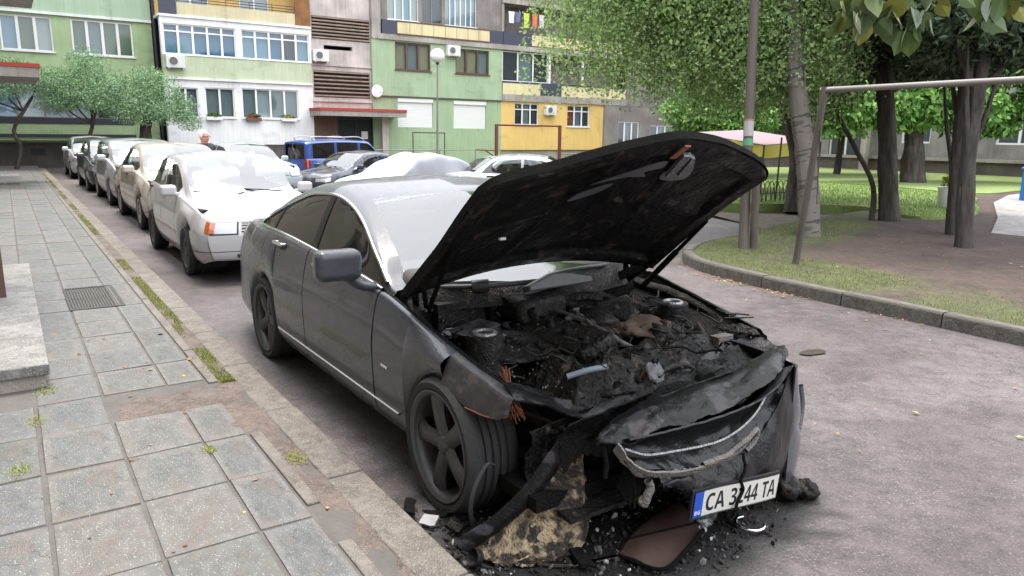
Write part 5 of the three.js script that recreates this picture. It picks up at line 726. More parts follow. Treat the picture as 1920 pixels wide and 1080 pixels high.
[['white towel', [.7, .7, .7], 24.75], ['dark blue patterned cloth', [.12, .13, .25], 25.2], ['lime yellow shirt', [.5, .6, .08], 25.8], ['orange red shirt', [.6, .16, .06], 26.4], ['pale grey shirt', [.5, .5, .5], 26.9]].forEach(([n, c, x], i) => { const g = thick((a, b) => [x + (a - .5) * (.42 - .08 * b), 8.55 - b * (.5 + .35 * hash(i, 3, 1)), -36.78 + .02 * Math.sin(a * 9 + b * 3)], 8, 6, .006); solo('hanging_laundry', g, M(c, .9), n + ' drying on the balcony line above the yellow wall', 'laundry', 'laundry on the balcony line'); });

// ---------------------------------------------------------------- the near block whose doorsteps edge the pavement (its face lies left of the picture)
const near = thing('near_block', 'beige apartment block along the left side of the pavement', 'building');
{
  const x = -1.75, G = near, wh = []; for (let i = 0; i < 9; i++) { const z = 5 - i * 5.2; wh.push([z - 1.9, z - .2, 1.5, 2.95], [z - 1.9, z - .2, 4.4, 5.8]); }
  const s = new THREE.Shape([[-36, -.3], [10, -.3], [10, 11], [-36, 11]].map(p => new THREE.Vector2(...p))); wh.forEach(h => s.holes.push(new THREE.Path([[h[0], h[2]], [h[1], h[2]], [h[1], h[3]], [h[0], h[3]]].map(p => new THREE.Vector2(...p)))));
  const g = new THREE.ExtrudeGeometry(s, { depth: .3, bevelEnabled: false }); g.rotateY(-Math.PI / 2); g.translate(x, 0, 0); part('wall', uvm(g), plaster([.30, .26, .21]), G);
  wh.forEach(h => { part('pane', box(x - .2, x - .18, h[2], h[3], h[0], h[1]), M([.05, .06, .065], .06), G); part('window_frame', [box(x - .17, x - .1, h[2], h[3], h[0] + .8, h[0] + .9), box(x - .17, x - .1, h[2], h[2] + .08, h[0], h[1]), box(x - .17, x - .1, h[3] - .08, h[3], h[0], h[1])], F_.frameW, G); });
  for (const [zc, top] of [[-8.3, 0], [-26.2, 1]]) {
    const cp = new THREE.Group(); cp.name = 'canopy'; near.add(cp); const y0 = top ? 3.05 : 2.86, xe = top ? .98 : .36, zl = top ? 1.9 : .75; part('slab', box(x, xe, y0, y0 + .26, zc - zl, zc + zl), F_.concrete, cp); part('red_edge', [box(x, xe + .03, y0 + .26, y0 + .36, zc - zl - .03, zc + zl + .03)], F_.red, cp);
    if (!top) part('post', box(-.2, -.125, .27, y0, -7.62, -7.545), F_.frameB, cp); else part('post', box(-.5, -.42, .27, y0, zc, zc + .08), F_.frameB, cp);
  }
  part('roof', box(-12, x + .3, 11, 11.3, -36, 10), F_.concrete, near); part('end_wall', box(-12, x - .31, -.3, 11, -36, -35.7), F_.grey, near); part('end_wall', box(-12, x - .31, -.3, 11, 9.7, 10), F_.grey, near);
}
mat.step = M([.36, .355, .35], .7, { map: rep(T.speck, .5), bumpMap: rep(T.speckB, 1), bumpScale: .003 });
{ const G = thing('doorstep', 'pale concrete doorstep beside the near left edge of the pavement', 'doorstep', [0, 0, 0], 0, 'doorsteps'); part('tread', box(-1.74, .085, .20, .275, -9.42, -5.22, .012), mat.step, G); part('riser', box(-1.72, .06, .09, .20, -9.38, -5.25, .008), F_.concrete, G); const H = thing('doorstep', 'far concrete doorstep under the red edged canopy', 'doorstep', [0, 0, 0], 0, 'doorsteps'); part('tread', box(-1.74, .27, .21, .28, -28.0, -24.5, .012), mat.step, H); part('riser', box(-1.72, .25, .09, .21, -27.95, -24.55, .008), F_.concrete, H); }
// right-hand block beyond the park
const rblock = thing('grey_block', 'grey apartment block beyond the park on the right', 'building');
{
  const x = 36, G = rblock, wh = [[-15.4, -13.6, 1.5, 2.7], [-12.4, -10.6, 1.5, 2.7], [-19.6, -18.2, 1.5, 2.7], [-9, -7, 1.5, 2.7], [-23.4, -21.6, .0, 2.3], [-15.4, -13.6, 4.3, 5.6], [-19.6, -18.2, 4.3, 5.6], [-10, -8, 4.3, 5.6]];
  const s = new THREE.Shape([[-33, -.3], [12, -.3], [12, 12], [-33, 12]].map(p => new THREE.Vector2(...p))); wh.forEach(h => s.holes.push(new THREE.Path([[h[0], h[2]], [h[1], h[2]], [h[1], h[3]], [h[0], h[3]]].map(p => new THREE.Vector2(...p)))));
  const g = new THREE.ExtrudeGeometry(s, { depth: .3, bevelEnabled: false }); g.rotateY(-Math.PI / 2); g.translate(x + .3, 0, 0); part('wall', uvm(g), concrete([.30, .29, .285]), G);
  wh.forEach((h, i) => { const W_ = new THREE.Group(); W_.name = 'window'; G.add(W_); part('pane', box(x + .18, x + .2, h[2], h[3], h[0], h[1]), M([.07, .085, .095], .06), W_); part('frame', [box(x + .1, x + .17, h[2], h[2] + .08, h[0], h[1]), box(x + .1, x + .17, h[3] - .08, h[3], h[0], h[1]), box(x + .1, x + .17, h[2] + .08, h[3] - .08, h[0], h[0] + .08), box(x + .1, x + .17, h[2] + .08, h[3] - .08, h[1] - .08, h[1]), box(x + .1, x + .17, h[2] + .08, h[3] - .08, (h[0] + h[1]) / 2 - .05, (h[0] + h[1]) / 2 + .05)], F_.frameW, W_); });
  part('ledge', box(x - .18, x + .02, .72, .86, -33, 12), F_.concrete, G); part('base', box(x - .06, x + .01, -.2, .72, -33, 12), F_.base, G); part('roof', box(x - .2, x + 12, 12, 12.3, -33, 12), F_.concrete, G); part('pillar', box(x - .7, x - .4, 0, 3.2, -21.2, -20.9), F_.concrete, G); part('porch_roof', box(x - 1.2, x, 3.2, 3.4, -24, -20.5), F_.concrete, G);
}
// ---------------------------------------------------------------- trees and foliage
class Leaves { // folded leaf faces with their own tints, merged into one crown
  constructor(pal) { this.p = []; this.c = []; this.n = []; this.pal = pal; }
  add(x, y, z, s, r, down = 0, asp = .62) {
    const d = V(r() - .5, (r() - .5) * (1 - down) - down * .6, r() - .5).normalize(), q = V(r() - .5, r() - .5, r() - .5).cross(d).normalize(), n = q.clone().cross(d), w = s * asp * .5, t = this.pal[Math.floor(r() * this.pal.length)], k = .8 + .4 * r();
    const A = [x, y, z], B = [x + d.x * s * .45 + q.x * w + n.x * w * .3, y + d.y * s * .45 + q.y * w + n.y * w * .3, z + d.z * s * .45 + q.z * w + n.z * w * .3], C = [x + d.x * s, y + d.y * s, z + d.z * s], D = [x + d.x * s * .45 - q.x * w + n.x * w * .3, y + d.y * s * .45 - q.y * w + n.y * w * .3, z + d.z * s * .45 - q.z * w + n.z * w * .3];
    this.p.push(...A, ...B, ...C, ...A, ...C, ...D); for (let i = 0; i < 6; i++) this.c.push(t[0] * k, t[1] * k, t[2] * k);
  }
  geo() { const g = new THREE.BufferGeometry(); g.setAttribute('position', new THREE.Float32BufferAttribute(this.p, 3)); g.setAttribute('color', new THREE.Float32BufferAttribute(this.c, 3)); g.computeVertexNormals(); return g; }
}
mat.leaf = MP([1, 1, 1], .95, { vertexColors: true, transmission: .55, thickness: 0, ior: 1.3 });
mat.leafFar = M([1, 1, 1], .7, { vertexColors: true });
T.bark = tex(256, (u, v) => { const a = fbm(u * 18, v * 3, 18, 121, 5), b = fbm(u * 6, v * 6, 6, 122, 4); const k = .014 + .08 * a * a + .02 * b; return [k * 1.08, k * .9, k * .76]; });
T.barkB = tex(256, (u, v) => fbm(u * 18, v * 3, 18, 121, 5), false);
T.birch = tex(256, (u, v) => { const a = fbm(u * 4, v * 16, 16, 124, 5), b = fbm(u * 5, v * 5, 5, 125, 4), s = sst(.56, .68, a) * .8 + sst(.6, .75, b) * .7; return mixc([.15, .135, .12], [.03, .026, .023], clamp(s)); });
mat.bark = M([1, 1, 1], .95, { map: T.bark, bumpMap: T.barkB, bumpScale: .03 }); mat.birch = M([1, 1, 1], .85, { map: T.birch, bumpMap: T.barkB, bumpScale: .012 });
const G1 = [[.33, .48, .18], [.37, .52, .20], [.28, .43, .15], [.43, .56, .24], [.24, .38, .14]], GD = [[.045, .08, .04], [.058, .10, .048], [.038, .068, .036], [.075, .12, .058]], GB = [[.13, .28, .05], [.10, .22, .04], [.17, .34, .07], [.08, .18, .04]], GA = [[.20, .33, .19], [.24, .38, .20], [.17, .29, .17], [.27, .43, .17]];

{ // birch with long hanging sprays reaching over the yard
  const G = thing('birch_tree', 'birch with pale patchy trunk and long hanging light green sprays', 'tree');
  part('trunk', tapered([[10.6, .1, -7.06], [10.66, 1.1, -7.25], [10.67, 1.77, -7.42], [10.68, 2.86, -7.68], [10.74, 3.87, -7.9], [10.86, 5.55, -8.24], [10.8, 8, -8.6], [10.7, 10.5, -8.8]], [.17, .16, .15, .14, .13, .12, .08, .03], 44, 16, .12, 3), mat.birch, G);
  const r = rng(11), LV = new Leaves(G1), tw = [];
  const limbs = [[10.75, 4.2, -7.95, 8.9, 6.6, -10.6], [10.8, 5, -8.1, 9.4, 7.2, -11.2], [10.8, 4.6, -8.0, 9.9, 6.8, -10.2], [10.8, 5.6, -8.2, 8.9, 8, -9.8], [10.8, 6, -8.3, 11.6, 8.2, -9.2], [10.8, 5.2, -8.2, 12.2, 6.8, -8.8], [10.8, 6.4, -8.4, 9.4, 8.8, -9.2], [10.75, 3.6, -7.85, 11.3, 4.6, -8.8]];
  limbs.forEach((l, i) => part('limb', tapered([[l[0], l[1], l[2]], [lerp(l[0], l[3], .5), lerp(l[1], l[4], .62), lerp(l[2], l[5], .5)], [l[3], l[4], l[5]]], [.06, .035, .012], 12, 7, .1, i), mat.birch, G));
  for (let i = 0; i < 1700; i++) {
    const l = limbs[Math.floor(r() * limbs.length)], t = .2 + .85 * Math.sqrt(r()), a = r() * 6.28, q = 1.25 * Math.sqrt(r());
    const x = lerp(l[0], l[3], t) + q * Math.cos(a), z = lerp(l[2], l[5], t) + q * Math.sin(a), y0 = lerp(l[1], l[4], t) + .5 * (r() - .3);
    const low = 1.6 + 1.0 * fbm(x * 1.2 + 5, z * 1.2, P, 77, 3) + .5 * r(), len = Math.min(y0 - low, 1.4 + 3.4 * r()); if (len < .3) continue;
    const sw = (r() - .5) * .5, sv = (r() - .5) * .5, n = Math.floor(len * 48); if (i % 3 === 0) tw.push(tube([[x, y0, z], [x + sw * .4, y0 - len * .5, z + sv * .4], [x + sw, y0 - len, z + sv]], .004, 6, 3));
    for (let k = 0; k < n; k++) { const f = r(), ff = f * f; const jw = .1 + .34 * fbm(x * 3 + f * 4, z * 3 - f * 3, P, 79, 2); LV.add(x + sw * ff + (r() - .5) * jw * 1.6, y0 - len * f + (r() - .5) * .3, z + sv * ff + (r() - .5) * jw * 1.6, .035 + .05 * r(), r, .25, .8); }
  }
  part('crown', LV.geo(), mat.leaf, G); const t = part('twigs', tw, mat.bark, G); t.userData.kind = 'stuff';
}
function crownMass(G, r, pal, blobs, per, size, down, m = mat.leafFar, asp = .5) { // clumps of leaves through the crown volume
  const LV = new Leaves(pal); for (const [cx, cy, cz, R, ry] of blobs) { const n = Math.floor(per * R * R); for (let i = 0; i < n; i++) { const a = r() * 6.28, b = Math.acos(2 * r() - 1), q = Math.pow(r(), .42), x = Math.sin(b) * Math.cos(a), y = Math.cos(b), z = Math.sin(b) * Math.sin(a), w = 1 + .35 * (fbm(cx + x * 2.5, cz + z * 2.5 + y * 2, P, 81, 3) - .5) * 2; LV.add(cx + x * R * q * w, cy + y * (ry || R * .7) * q * w, cz + z * R * q * w, size * (.6 + .8 * r()), r, down, asp); } }
  part('crown', LV.geo(), m, G);
}
function parkTree(label, pts, rad, blobs, pal, per, size, seed, down = .2, limbs = []) {
  const G = thing('pine_tree', label, 'tree', [0, 0, 0], 0, 'dark trees in the park'); part('trunk', tapered(pts, rad, 30, 14, .14, seed), mat.bark, G); const r = rng(seed);
  const top = pts[pts.length - 1]; blobs.forEach((b, i) => { const k = Math.min(pts.length - 2, 1 + Math.floor(r() * (pts.length - 1))), p = pts[k]; part('limb', tapered([p, [lerp(p[0], b[0], .5), lerp(p[1], b[1], .4), lerp(p[2], b[2], .5)], [b[0], b[1], b[2]]], [.05, .035, .012], 8, 6, .1, i), mat.bark, G); });
  limbs.forEach(l => part('limb', tapered(l[0], l[1], 10, 8, .12, seed), mat.bark, G)); crownMass(G, r, pal, blobs, per, size, down); return G;
}
parkTree('dark slanting trunk directly behind the birch', [[14.45, .05, -10.1], [14.63, 1.21, -10.24], [14.56, 2.37, -10.58], [14.53, 3.3, -10.84], [14.71, 4.7, -11.07], [15.0, 7.0, -11.46]], [.22, .175, .16, .15, .12, .05], [[14, 4.6, -11, 1.6], [15.6, 4.4, -11.4, 1.6], [13.4, 4.0, -10.4, 1.1], [16.8, 4.4, -11.2, 1.6], [15, 6.4, -11.4, 1.8], [17.8, 4, -10.4, 1.4], [15.9, 3.4, -11.6, 1.1], [13.2, 5.6, -12, 1.6]], GD, 4200, .15, 21);
parkTree('straight dark trunk standing in the middle of the park', [[13.87, .05, -7.58], [13.96, 1.3, -7.8], [14.05, 2.5, -8.04], [14.2, 4.3, -8.39], [14.37, 6.3, -8.78], [14.4, 8, -9]], [.21, .165, .155, .14, .1, .04], [[13.4, 3.7, -8.6, 1.0], [14.6, 3.5, -8.2, 1.0], [15.6, 3.5, -7.8, 1.0], [14.6, 5, -8.6, 1.7], [13, 5, -8.4, 1.5], [15.8, 4.6, -7.6, 1.5], [14.3, 6.8, -8.8, 1.6], [16.6, 3.7, -8.4, 1.1]], GD, 4200, .14, 22);
parkTree('thick dark trunk nearest the right edge of the picture', [[11.41, .05, -5.09], [11.59, 1.41, -5.28], [11.79, 2.32, -5.37], [12.02, 3.31, -5.47], [12.26, 4.83, -5.69], [12.3, 7, -5.8]], [.13, .105, .10, .09, .07, .03], [[11.5, 3.5, -5.5, .8], [12.4, 3.25, -5.3, .8], [12.7, 3.4, -4.9, .8], [12.2, 4.6, -5.5, 1.4], [13.2, 4.6, -4.8, 1.3], [11, 4.8, -6.0, 1.1], [11.9, 3.1, -5.9, .6], [12.2, 6.2, -5.7, 1.4]], GD, 4600, .11, 23);
parkTree('slim dark trunk half hidden behind the rightmost trunk', [[12.63, .05, -5.79], [12.71, .95, -5.92], [12.85, 1.8, -6.04], [13.1, 3.07, -6.19], [13.39, 4.77, -6.42], [13.5, 6.6, -6.6]], [.14, .11, .10, .09, .07, .03], [[13.1, 3.9, -6.6, 1.0], [14.1, 3.8, -6.0, 1.1], [13.6, 5.2, -6.4, 1.4], [13.7, 3.2, -6.9, .8], [14.6, 3.3, -6.6, .8]], GD, 4200, .12, 24);
{ // pale green tree before the grey block
  const G = thing('maple_tree', 'bright light green broadleaf tree before the grey block', 'tree'); part('trunk', tapered([[27.16, .0, -14.13], [27.3, 1.33, -14.34], [27.43, 2.4, -14.5], [27.6, 4, -14.7]], [.42, .34, .28, .12], 20, 12, .14, 31), mat.bark, G);
  crownMass(G, rng(32), GB, [[27.2, 3.2, -14.6, 1.7, 1.1], [25.6, 2.9, -15, 1.5, .8], [28.8, 2.9, -13.8, 1.5, .9], [24.4, 2.7, -15.6, 1.2, .9], [27.6, 4.6, -14.6, 1.9], [25.8, 4.3, -15.2, 1.7], [29.4, 4.3, -14, 1.7], [30.4, 2.6, -13.2, 1.1, .8]], 1300, .24, .5, mat.leafFar, .6);
}
{ // young leaning tree with thin stem near the middle trunk
  const G = thing('young_tree', 'thin leaning young tree with fresh green leaves beside the middle trunk', 'tree'); part('trunk', tapered([[13.62, .05, -7.8], [13.73, .8, -7.9], [13.5, 1.54, -8.23], [13.28, 2.15, -8.5], [13.1, 2.8, -8.7]], [.06, .05, .042, .035, .015], 16, 8, .1, 41), mat.bark, G); crownMass(G, rng(42), GB, [[13.2, 2.35, -8.8, .62, .4], [12.7, 2.6, -9.0, .5], [13.7, 2.7, -8.8, .5], [13.0, 3.1, -8.9, .7]], 2600, .11, .5);
}
[[[.25, 0, -35.2], [.5, 1, -35.1], [.35, 1.6, -35.2], [.75, 2.35, -35.1], [1.2, 3.1, -35]], [[2.75, 0, -35], [2.85, 1.2, -35], [3.05, 1.9, -35], [3.2, 2.9, -35]], [[4.7, 0, -34.5], [4.85, 1.2, -34.5], [5.0, 2.0, -34.6], [5.2, 3, -34.6]]].forEach((pts, i) => {
  const G = thing('feathery_tree', ['small feathery tree with bent trunk at the far left', 'small feathery blue green tree left of centre in its row', 'bushy feathery tree with thick short trunk beside the white wall'][i], 'tree', [0, 0, 0], 0, 'small feathery trees before the green wall');
  part('trunk', tapered(pts, i === 2 ? [.3, .26, .2, .08] : [.09, .08, .07, .06, .03].slice(0, pts.length), 16, 10, .15, 51 + i), mat.bark, G);
  const B = [[[.1, 3.3, -35, 1.0, .6], [1.3, 3.6, -35, 1.1, .6], [-.9, 3.4, -35.2, 1, .6], [.4, 4.0, -35.2, .9, .4]], [[2.3, 3.4, -35, 1.1, .8], [3.4, 3.5, -34.9, 1.1, .8], [3.0, 4.25, -35, .9, .7], [2.0, 2.8, -35, .9, .5], [3.6, 2.7, -34.8, .9, .5], [2.9, 3.1, -34.4, 1, .7]], [[4.7, 3.2, -34.6, 1.1, .8], [5.6, 3.3, -34.4, 1.0, .8], [6.3, 2.7, -34.3, .8, .6], [5.0, 2.5, -34.2, .9, .6], [5.8, 2.4, -34.2, .9, .5], [5.2, 3.8, -34.6, .8, .5], [6.6, 2.1, -34.2, .6, .45], [4.3, 2.4, -34.4, .8, .5]]][i];
  B.slice(0, 4).forEach((b, k) => part('limb', tapered([pts[pts.length - 2], [lerp(pts[pts.length - 2][0], b[0], .6), lerp(pts[pts.length - 2][1], b[1], .4), b[2]], [b[0], b[1], b[2]]], [.04, .03, .01], 8, 6, .1, k), mat.bark, G));
  crownMass(G, rng(61 + i), GA, B.map(b => [b[0], b[1], b[2], b[3] * .96, b[4]]), 3000, .075, .35, mat.leafFar, .5);
});
{ // linden branch hanging into the top right corner, each leaf its own piece
  const G = thing('linden_branch', 'leafy linden branch with pale bracts hanging into the top right corner', 'branch'), r = rng(91);
  const lg = (() => { const s = [[0, 0], [.28, -.08], [.46, .12], [.5, .38], [.38, .66], [.16, .9], [0, 1.08]]; const pos = [], add = (a, b, c) => pos.push(...a, ...b, ...c), P3 = (x, y) => [x, -y, .1 * Math.abs(x) * 2 - .12 * y * y]; for (const sg of [1, -1]) for (let i = 0; i < s.length - 1; i++) { const a = P3(sg * s[i][0], s[i][1]), b = P3(sg * s[i + 1][0], s[i + 1][1]), m0 = P3(0, Math.max(0, s[i][1])), m1 = P3(0, s[i + 1][1]); add(m0, a, b); add(m0, b, m1); } const g = new THREE.BufferGeometry(); g.setAttribute('position', new THREE.Float32BufferAttribute(pos, 3)); g.computeVertexNormals(); return mergeVertices(g); })(); lg.computeVertexNormals();
  const LM = [[.08, .14, .04], [.11, .17, .05], [.16, .21, .08], [.24, .25, .06], [.13, .19, .09], [.22, .27, .20]].map(c => MP(c, .45, { transmission: .25, thickness: 0, ior: 1.3 })), bract = MP([.42, .45, .30], .6, { transmission: .3, thickness: 0 });
  const axis = [[3.3, 2.62, -1.2], [3.1, 2.46, -1.3], [2.85, 2.3, -1.42], [2.68, 2.2, -1.52], [2.58, 2.12, -1.6]]; part('stem', tapered(axis, [.012, .009, .006, .004, .002], 20, 6), mat.bark, G);
  part('stem', tapered([[3.4, 2.5, -1.0], [3.2, 2.32, -1.15], [3.05, 2.2, -1.25], [2.95, 2.14, -1.32]], [.01, .007, .004, .002], 16, 6), mat.bark, G);
  const spots = [[2.50, 2.13, -1.62], [2.55, 2.16, -1.6], [2.60, 2.19, -1.57], [2.62, 2.14, -1.58], [2.66, 2.20, -1.54], [2.68, 2.13, -1.52], [2.72, 2.21, -1.5], [2.74, 2.15, -1.5], [2.58, 2.20, -1.63], [2.64, 2.25, -1.6], [2.70, 2.26, -1.55], [2.78, 2.23, -1.46], [2.80, 2.17, -1.44], [2.66, 2.09, -1.54], [2.71, 2.08, -1.5], [2.86, 2.24, -1.4], [2.9, 2.19, -1.36], [2.96, 2.21, -1.33], [3.0, 2.15, -1.27], [2.92, 2.12, -1.33], [3.06, 2.2, -1.24], [2.84, 2.3, -1.42], [3.0, 2.27, -1.3], [2.77, 2.28, -1.5], [2.6, 2.1, -1.6], [2.55, 2.22, -1.66], [3.1, 2.14, -1.2], [2.75, 2.1, -1.48]];
  for (let i = 0; i < 46; i++) { const t = r(), q = i % 3 ? [lerp(2.52, 3.12, t), lerp(2.16, 2.24, t) - .05 + .13 * r(), lerp(-1.64, -1.2, t) + .1 * (r() - .5)] : [lerp(2.5, 2.82, t), 2.07 + .12 * r(), lerp(-1.63, -1.46, t)]; spots.push(q); }
  spots.forEach(([x, y, z], i) => { const m = new THREE.Mesh(lg, LM[(i * 7 + 3) % 6]); m.name = i ? 'leaf_' + String(i).padStart(3, '0') : 'leaf'; const s = .05 + .032 * r(); m.scale.setScalar(s); m.position.set(x, y, z); m.rotation.set(-.5 + r() * 1.2, r() * 6.28, (r() - .5) * 1.6); m.castShadow = m.receiveShadow = true; G.add(m); });
  [[2.53, 2.09, -1.6], [2.57, 2.10, -1.58], [2.6, 2.06, -1.57], [2.65, 2.07, -1.55], [2.5, 2.11, -1.62], [2.69, 2.05, -1.52], [2.9, 2.1, -1.35]].forEach(([x, y, z], i) => { const b = part('bract', thick((a, t) => [(a - .5) * .02 * Math.sin(Math.PI * clamp(t, .05, .95)), -t * .085, .012 * Math.sin(t * 3)], 3, 8, .001), bract, G); b.position.set(x, y + .05, z); b.rotation.set((r() - .5) * .8, r() * 6, .5 + (r() - .5) * 1.4); });
}
// ---------------------------------------------------------------- grass blades, moss and leaf litter: uncountable
function bladesMesh(name, label, spots, mcol, hmin, hmax, wd, seed) {
  const g = new THREE.BufferGeometry(); g.setAttribute('position', new THREE.Float32BufferAttribute([-.5, 0, 0, .5, 0, 0, .25, .55, .12, -.5, 0, 0, .25, .55, .12, -.2, .55, .12, -.2, .55, .12, .25, .55, .12, .05, 1, .4], 3)); g.computeVertexNormals();
  const m = new THREE.InstancedMesh(g, M([1, 1, 1], .8), spots.length), o = new THREE.Object3D(), r = rng(seed), c = new THREE.Color(); spots.forEach(([x, y, z, k = 1], i) => { o.position.set(x, y, z); o.rotation.set(0, r() * 6.28, (r() - .5) * .5); o.scale.set(wd * (.7 + .6 * r()), (hmin + (hmax - hmin) * r()) * k, wd * 5); o.updateMatrix(); m.setMatrixAt(i, o.matrix); const t = mcol[Math.floor(r() * mcol.length)], q = .75 + .5 * r(); m.setColorAt(i, c.setRGB(t[0] * q, t[1] * q, t[2] * q)); });
  m.name = numbered(name); m.castShadow = m.receiveShadow = true; m.userData = { kind: 'stuff', label, category: 'grass' }; scene.add(m);
}
const GG = [[.16, .20, .055], [.20, .23, .075], [.12, .16, .045], [.26, .24, .11]];
{ const r = rng(201), sp = []; for (let i = 0; i < 60000 && sp.length < 24000; i++) { const t = r(), p = pkCurve.getPointAt(t), q = pkCurve.getTangentAt(t), d = .14 + 2.2 * r(), x = p.x - q.z * d, z = p.z + q.x * d; if (r() < sst(.3, .62, grassAt(x, z)) * .9) sp.push([x, parkY(x, z) - .004, z]); } bladesMesh('park_grass', 'thin worn grass on the park soil behind the kerb', sp, GG, .015, .05, .006, 202); }
{ const r = rng(203), sp = [], inside = (pl, x, z) => { let c = false; for (let i = 0, j = pl.length - 1; i < pl.length; j = i++) if ((pl[i][1] > z) !== (pl[j][1] > z) && x < (pl[j][0] - pl[i][0]) * (z - pl[i][1]) / (pl[j][1] - pl[i][1]) + pl[i][0]) c = !c; return c; }; for (let i = 0; i < 60000 && sp.length < 26000; i++) { const x = 13 + 10 * r(), z = -17.5 + 10.6 * r(); if (inside(lawns[0], x, z)) sp.push([x, .222, z]); } bladesMesh('lawn_grass', 'short bright green grass of the lawn behind the trunks', sp, [[.17, .27, .06], [.22, .32, .08], [.13, .21, .05]], .03, .09, .012, 204); }
{ const r = rng(205), sp = []; for (let i = 0; i < 40000 && sp.length < 15000; i++) { const z = -4.75 - 27 * Math.pow(r(), 1.5), x = .985 + .09 * r(), n = fbm(x * 6, z * 2.2, P, 206, 3); if (n > .39 && r() < 1.6 * (n - .4) * 3) sp.push([x, .114, z]); } for (const [mx, mz, R] of [[-.01, -4.62, .05], [-.1, -3.95, .05], [.05, -5.19, .06], [.96, -5.2, .08], [.69, -3.72, .03], [1.03, -3.4, .05]]) for (let i = 0; i < 260; i++) { const a = r() * 6.28, q = R * Math.sqrt(r()) * (.6 + .8 * r()); sp.push([mx + q * Math.cos(a), .121, mz + q * Math.sin(a) * 1.8, .35]); } bladesMesh('moss', 'green moss and weeds in the gap along the kerb', sp, [[.17, .21, .03], [.23, .26, .05], [.12, .16, .03], [.26, .24, .07]], .008, .026, .006, 207); }
{ // fallen leaves in the gutter
  const r = rng(208), g = new THREE.BufferGeometry(); g.setAttribute('position', new THREE.Float32BufferAttribute([0, 0, -.5, .35, .06, 0, 0, .02, .5, 0, 0, -.5, 0, .02, .5, -.35, .08, 0], 3)); g.computeVertexNormals(); const sp = []; for (const [t, n] of [[.50, 26], [.565, 60], [.62, 90], [.36, 30], [.68, 40], [.25, 20]]) for (let i = 0; i < n; i++) { const u = t + (r() - .5) * .045, p = pkCurve.getPointAt(u), q = pkCurve.getTangentAt(u), d = -.03 - .28 * r() * r(); sp.push([p.x - q.z * d, .014, p.z + q.x * d]); } for (let i = 0; i < 120; i++) sp.push([3.6 + 3 * r(), .014, -1.6 - 8 * r()]); for (let i = 0; i < 160; i++) { const x = 7.4 + 6 * r(), z = -7.5 + 5.5 * r(); if (parkIn(x, z) > .2) sp.push([x, parkY(x, z) + .008, z]); } for (let i = 0; i < 30; i++) sp.push([.1 + .95 * r(), .126, -2.6 - 6 * r()]);
  const m = new THREE.InstancedMesh(g, M([1, 1, 1], .8), sp.length), o = new THREE.Object3D(), c = new THREE.Color(); sp.forEach((p, i) => { o.position.set(...p); o.rotation.set((r() - .5) * .6, r() * 6.28, (r() - .5) * .6); const s = .02 + .035 * r() * r(); o.scale.setScalar(s); o.updateMatrix(); m.setMatrixAt(i, o.matrix); const k = r(); m.setColorAt(i, k < .45 ? c.setRGB(.34, .16, .04) : k < .75 ? c.setRGB(.2, .1, .05) : c.setRGB(.42, .30, .06)); }); m.name = 'fallen_leaves'; m.castShadow = m.receiveShadow = true; m.userData = { kind: 'stuff', label: 'fallen orange and brown leaves along the park kerb', category: 'leaves' }; scene.add(m);
}
// more trees and shrubs standing between the park and the far walls
[['light green shrub tree left of the awning', [21.5, .1, -18.5], [[21.5, 2.0, -18.5, 1.4, 1.2], [20.6, 2.6, -18.8, 1.2], [22.8, 2.5, -18.3, 1.3], [21.6, 3.7, -18.6, 1.5]], GB, 1900, .17], ['dark shrubby tree behind the awning', [24.5, .1, -20], [[24.5, 1.7, -20, 1.5, 1.1], [23.2, 2.4, -20.4, 1.4], [25.8, 2.4, -19.6, 1.4], [24.6, 3.6, -20, 1.7]], GD.map(c => c.map(v => v * 1.6)), 2000, .17], ['bright green tree right of the maple', [31.5, .1, -11.5], [[31.5, 3.2, -11.5, 1.6, 1.1], [32.8, 3, -10.6, 1.5, 1], [31, 4.6, -11.4, 1.9], [33, 4.4, -10.4, 1.6]], GB, 1300, .22], ['tall mid green tree beyond the park path', [30, .1, -19], [[30, 3.2, -19, 2, 1.4], [28.4, 3.6, -19.4, 1.8], [31.6, 3.6, -18.4, 1.8], [30, 5.4, -19, 2.3], [28, 5.4, -20, 2]], G1, 1000, .2]].forEach(([l, b, B, pal, per, sz], i) => {
  const G = thing('garden_tree', l, 'tree', [0, 0, 0], 0, 'garden trees before the far walls'); part('trunk', tapered([[b[0], b[1] - .4, b[2]], [b[0] + .1, b[1] + 1.2, b[2]], [b[0], b[1] + 2.6, b[2] + .1], [b[0], b[1] + 4, b[2]]], [.16, .13, .1, .04], 14, 9, .14, 400 + i), mat.bark, G); crownMass(G, rng(410 + i), pal, B, per, sz, .35, mat.leafFar, .55);
});
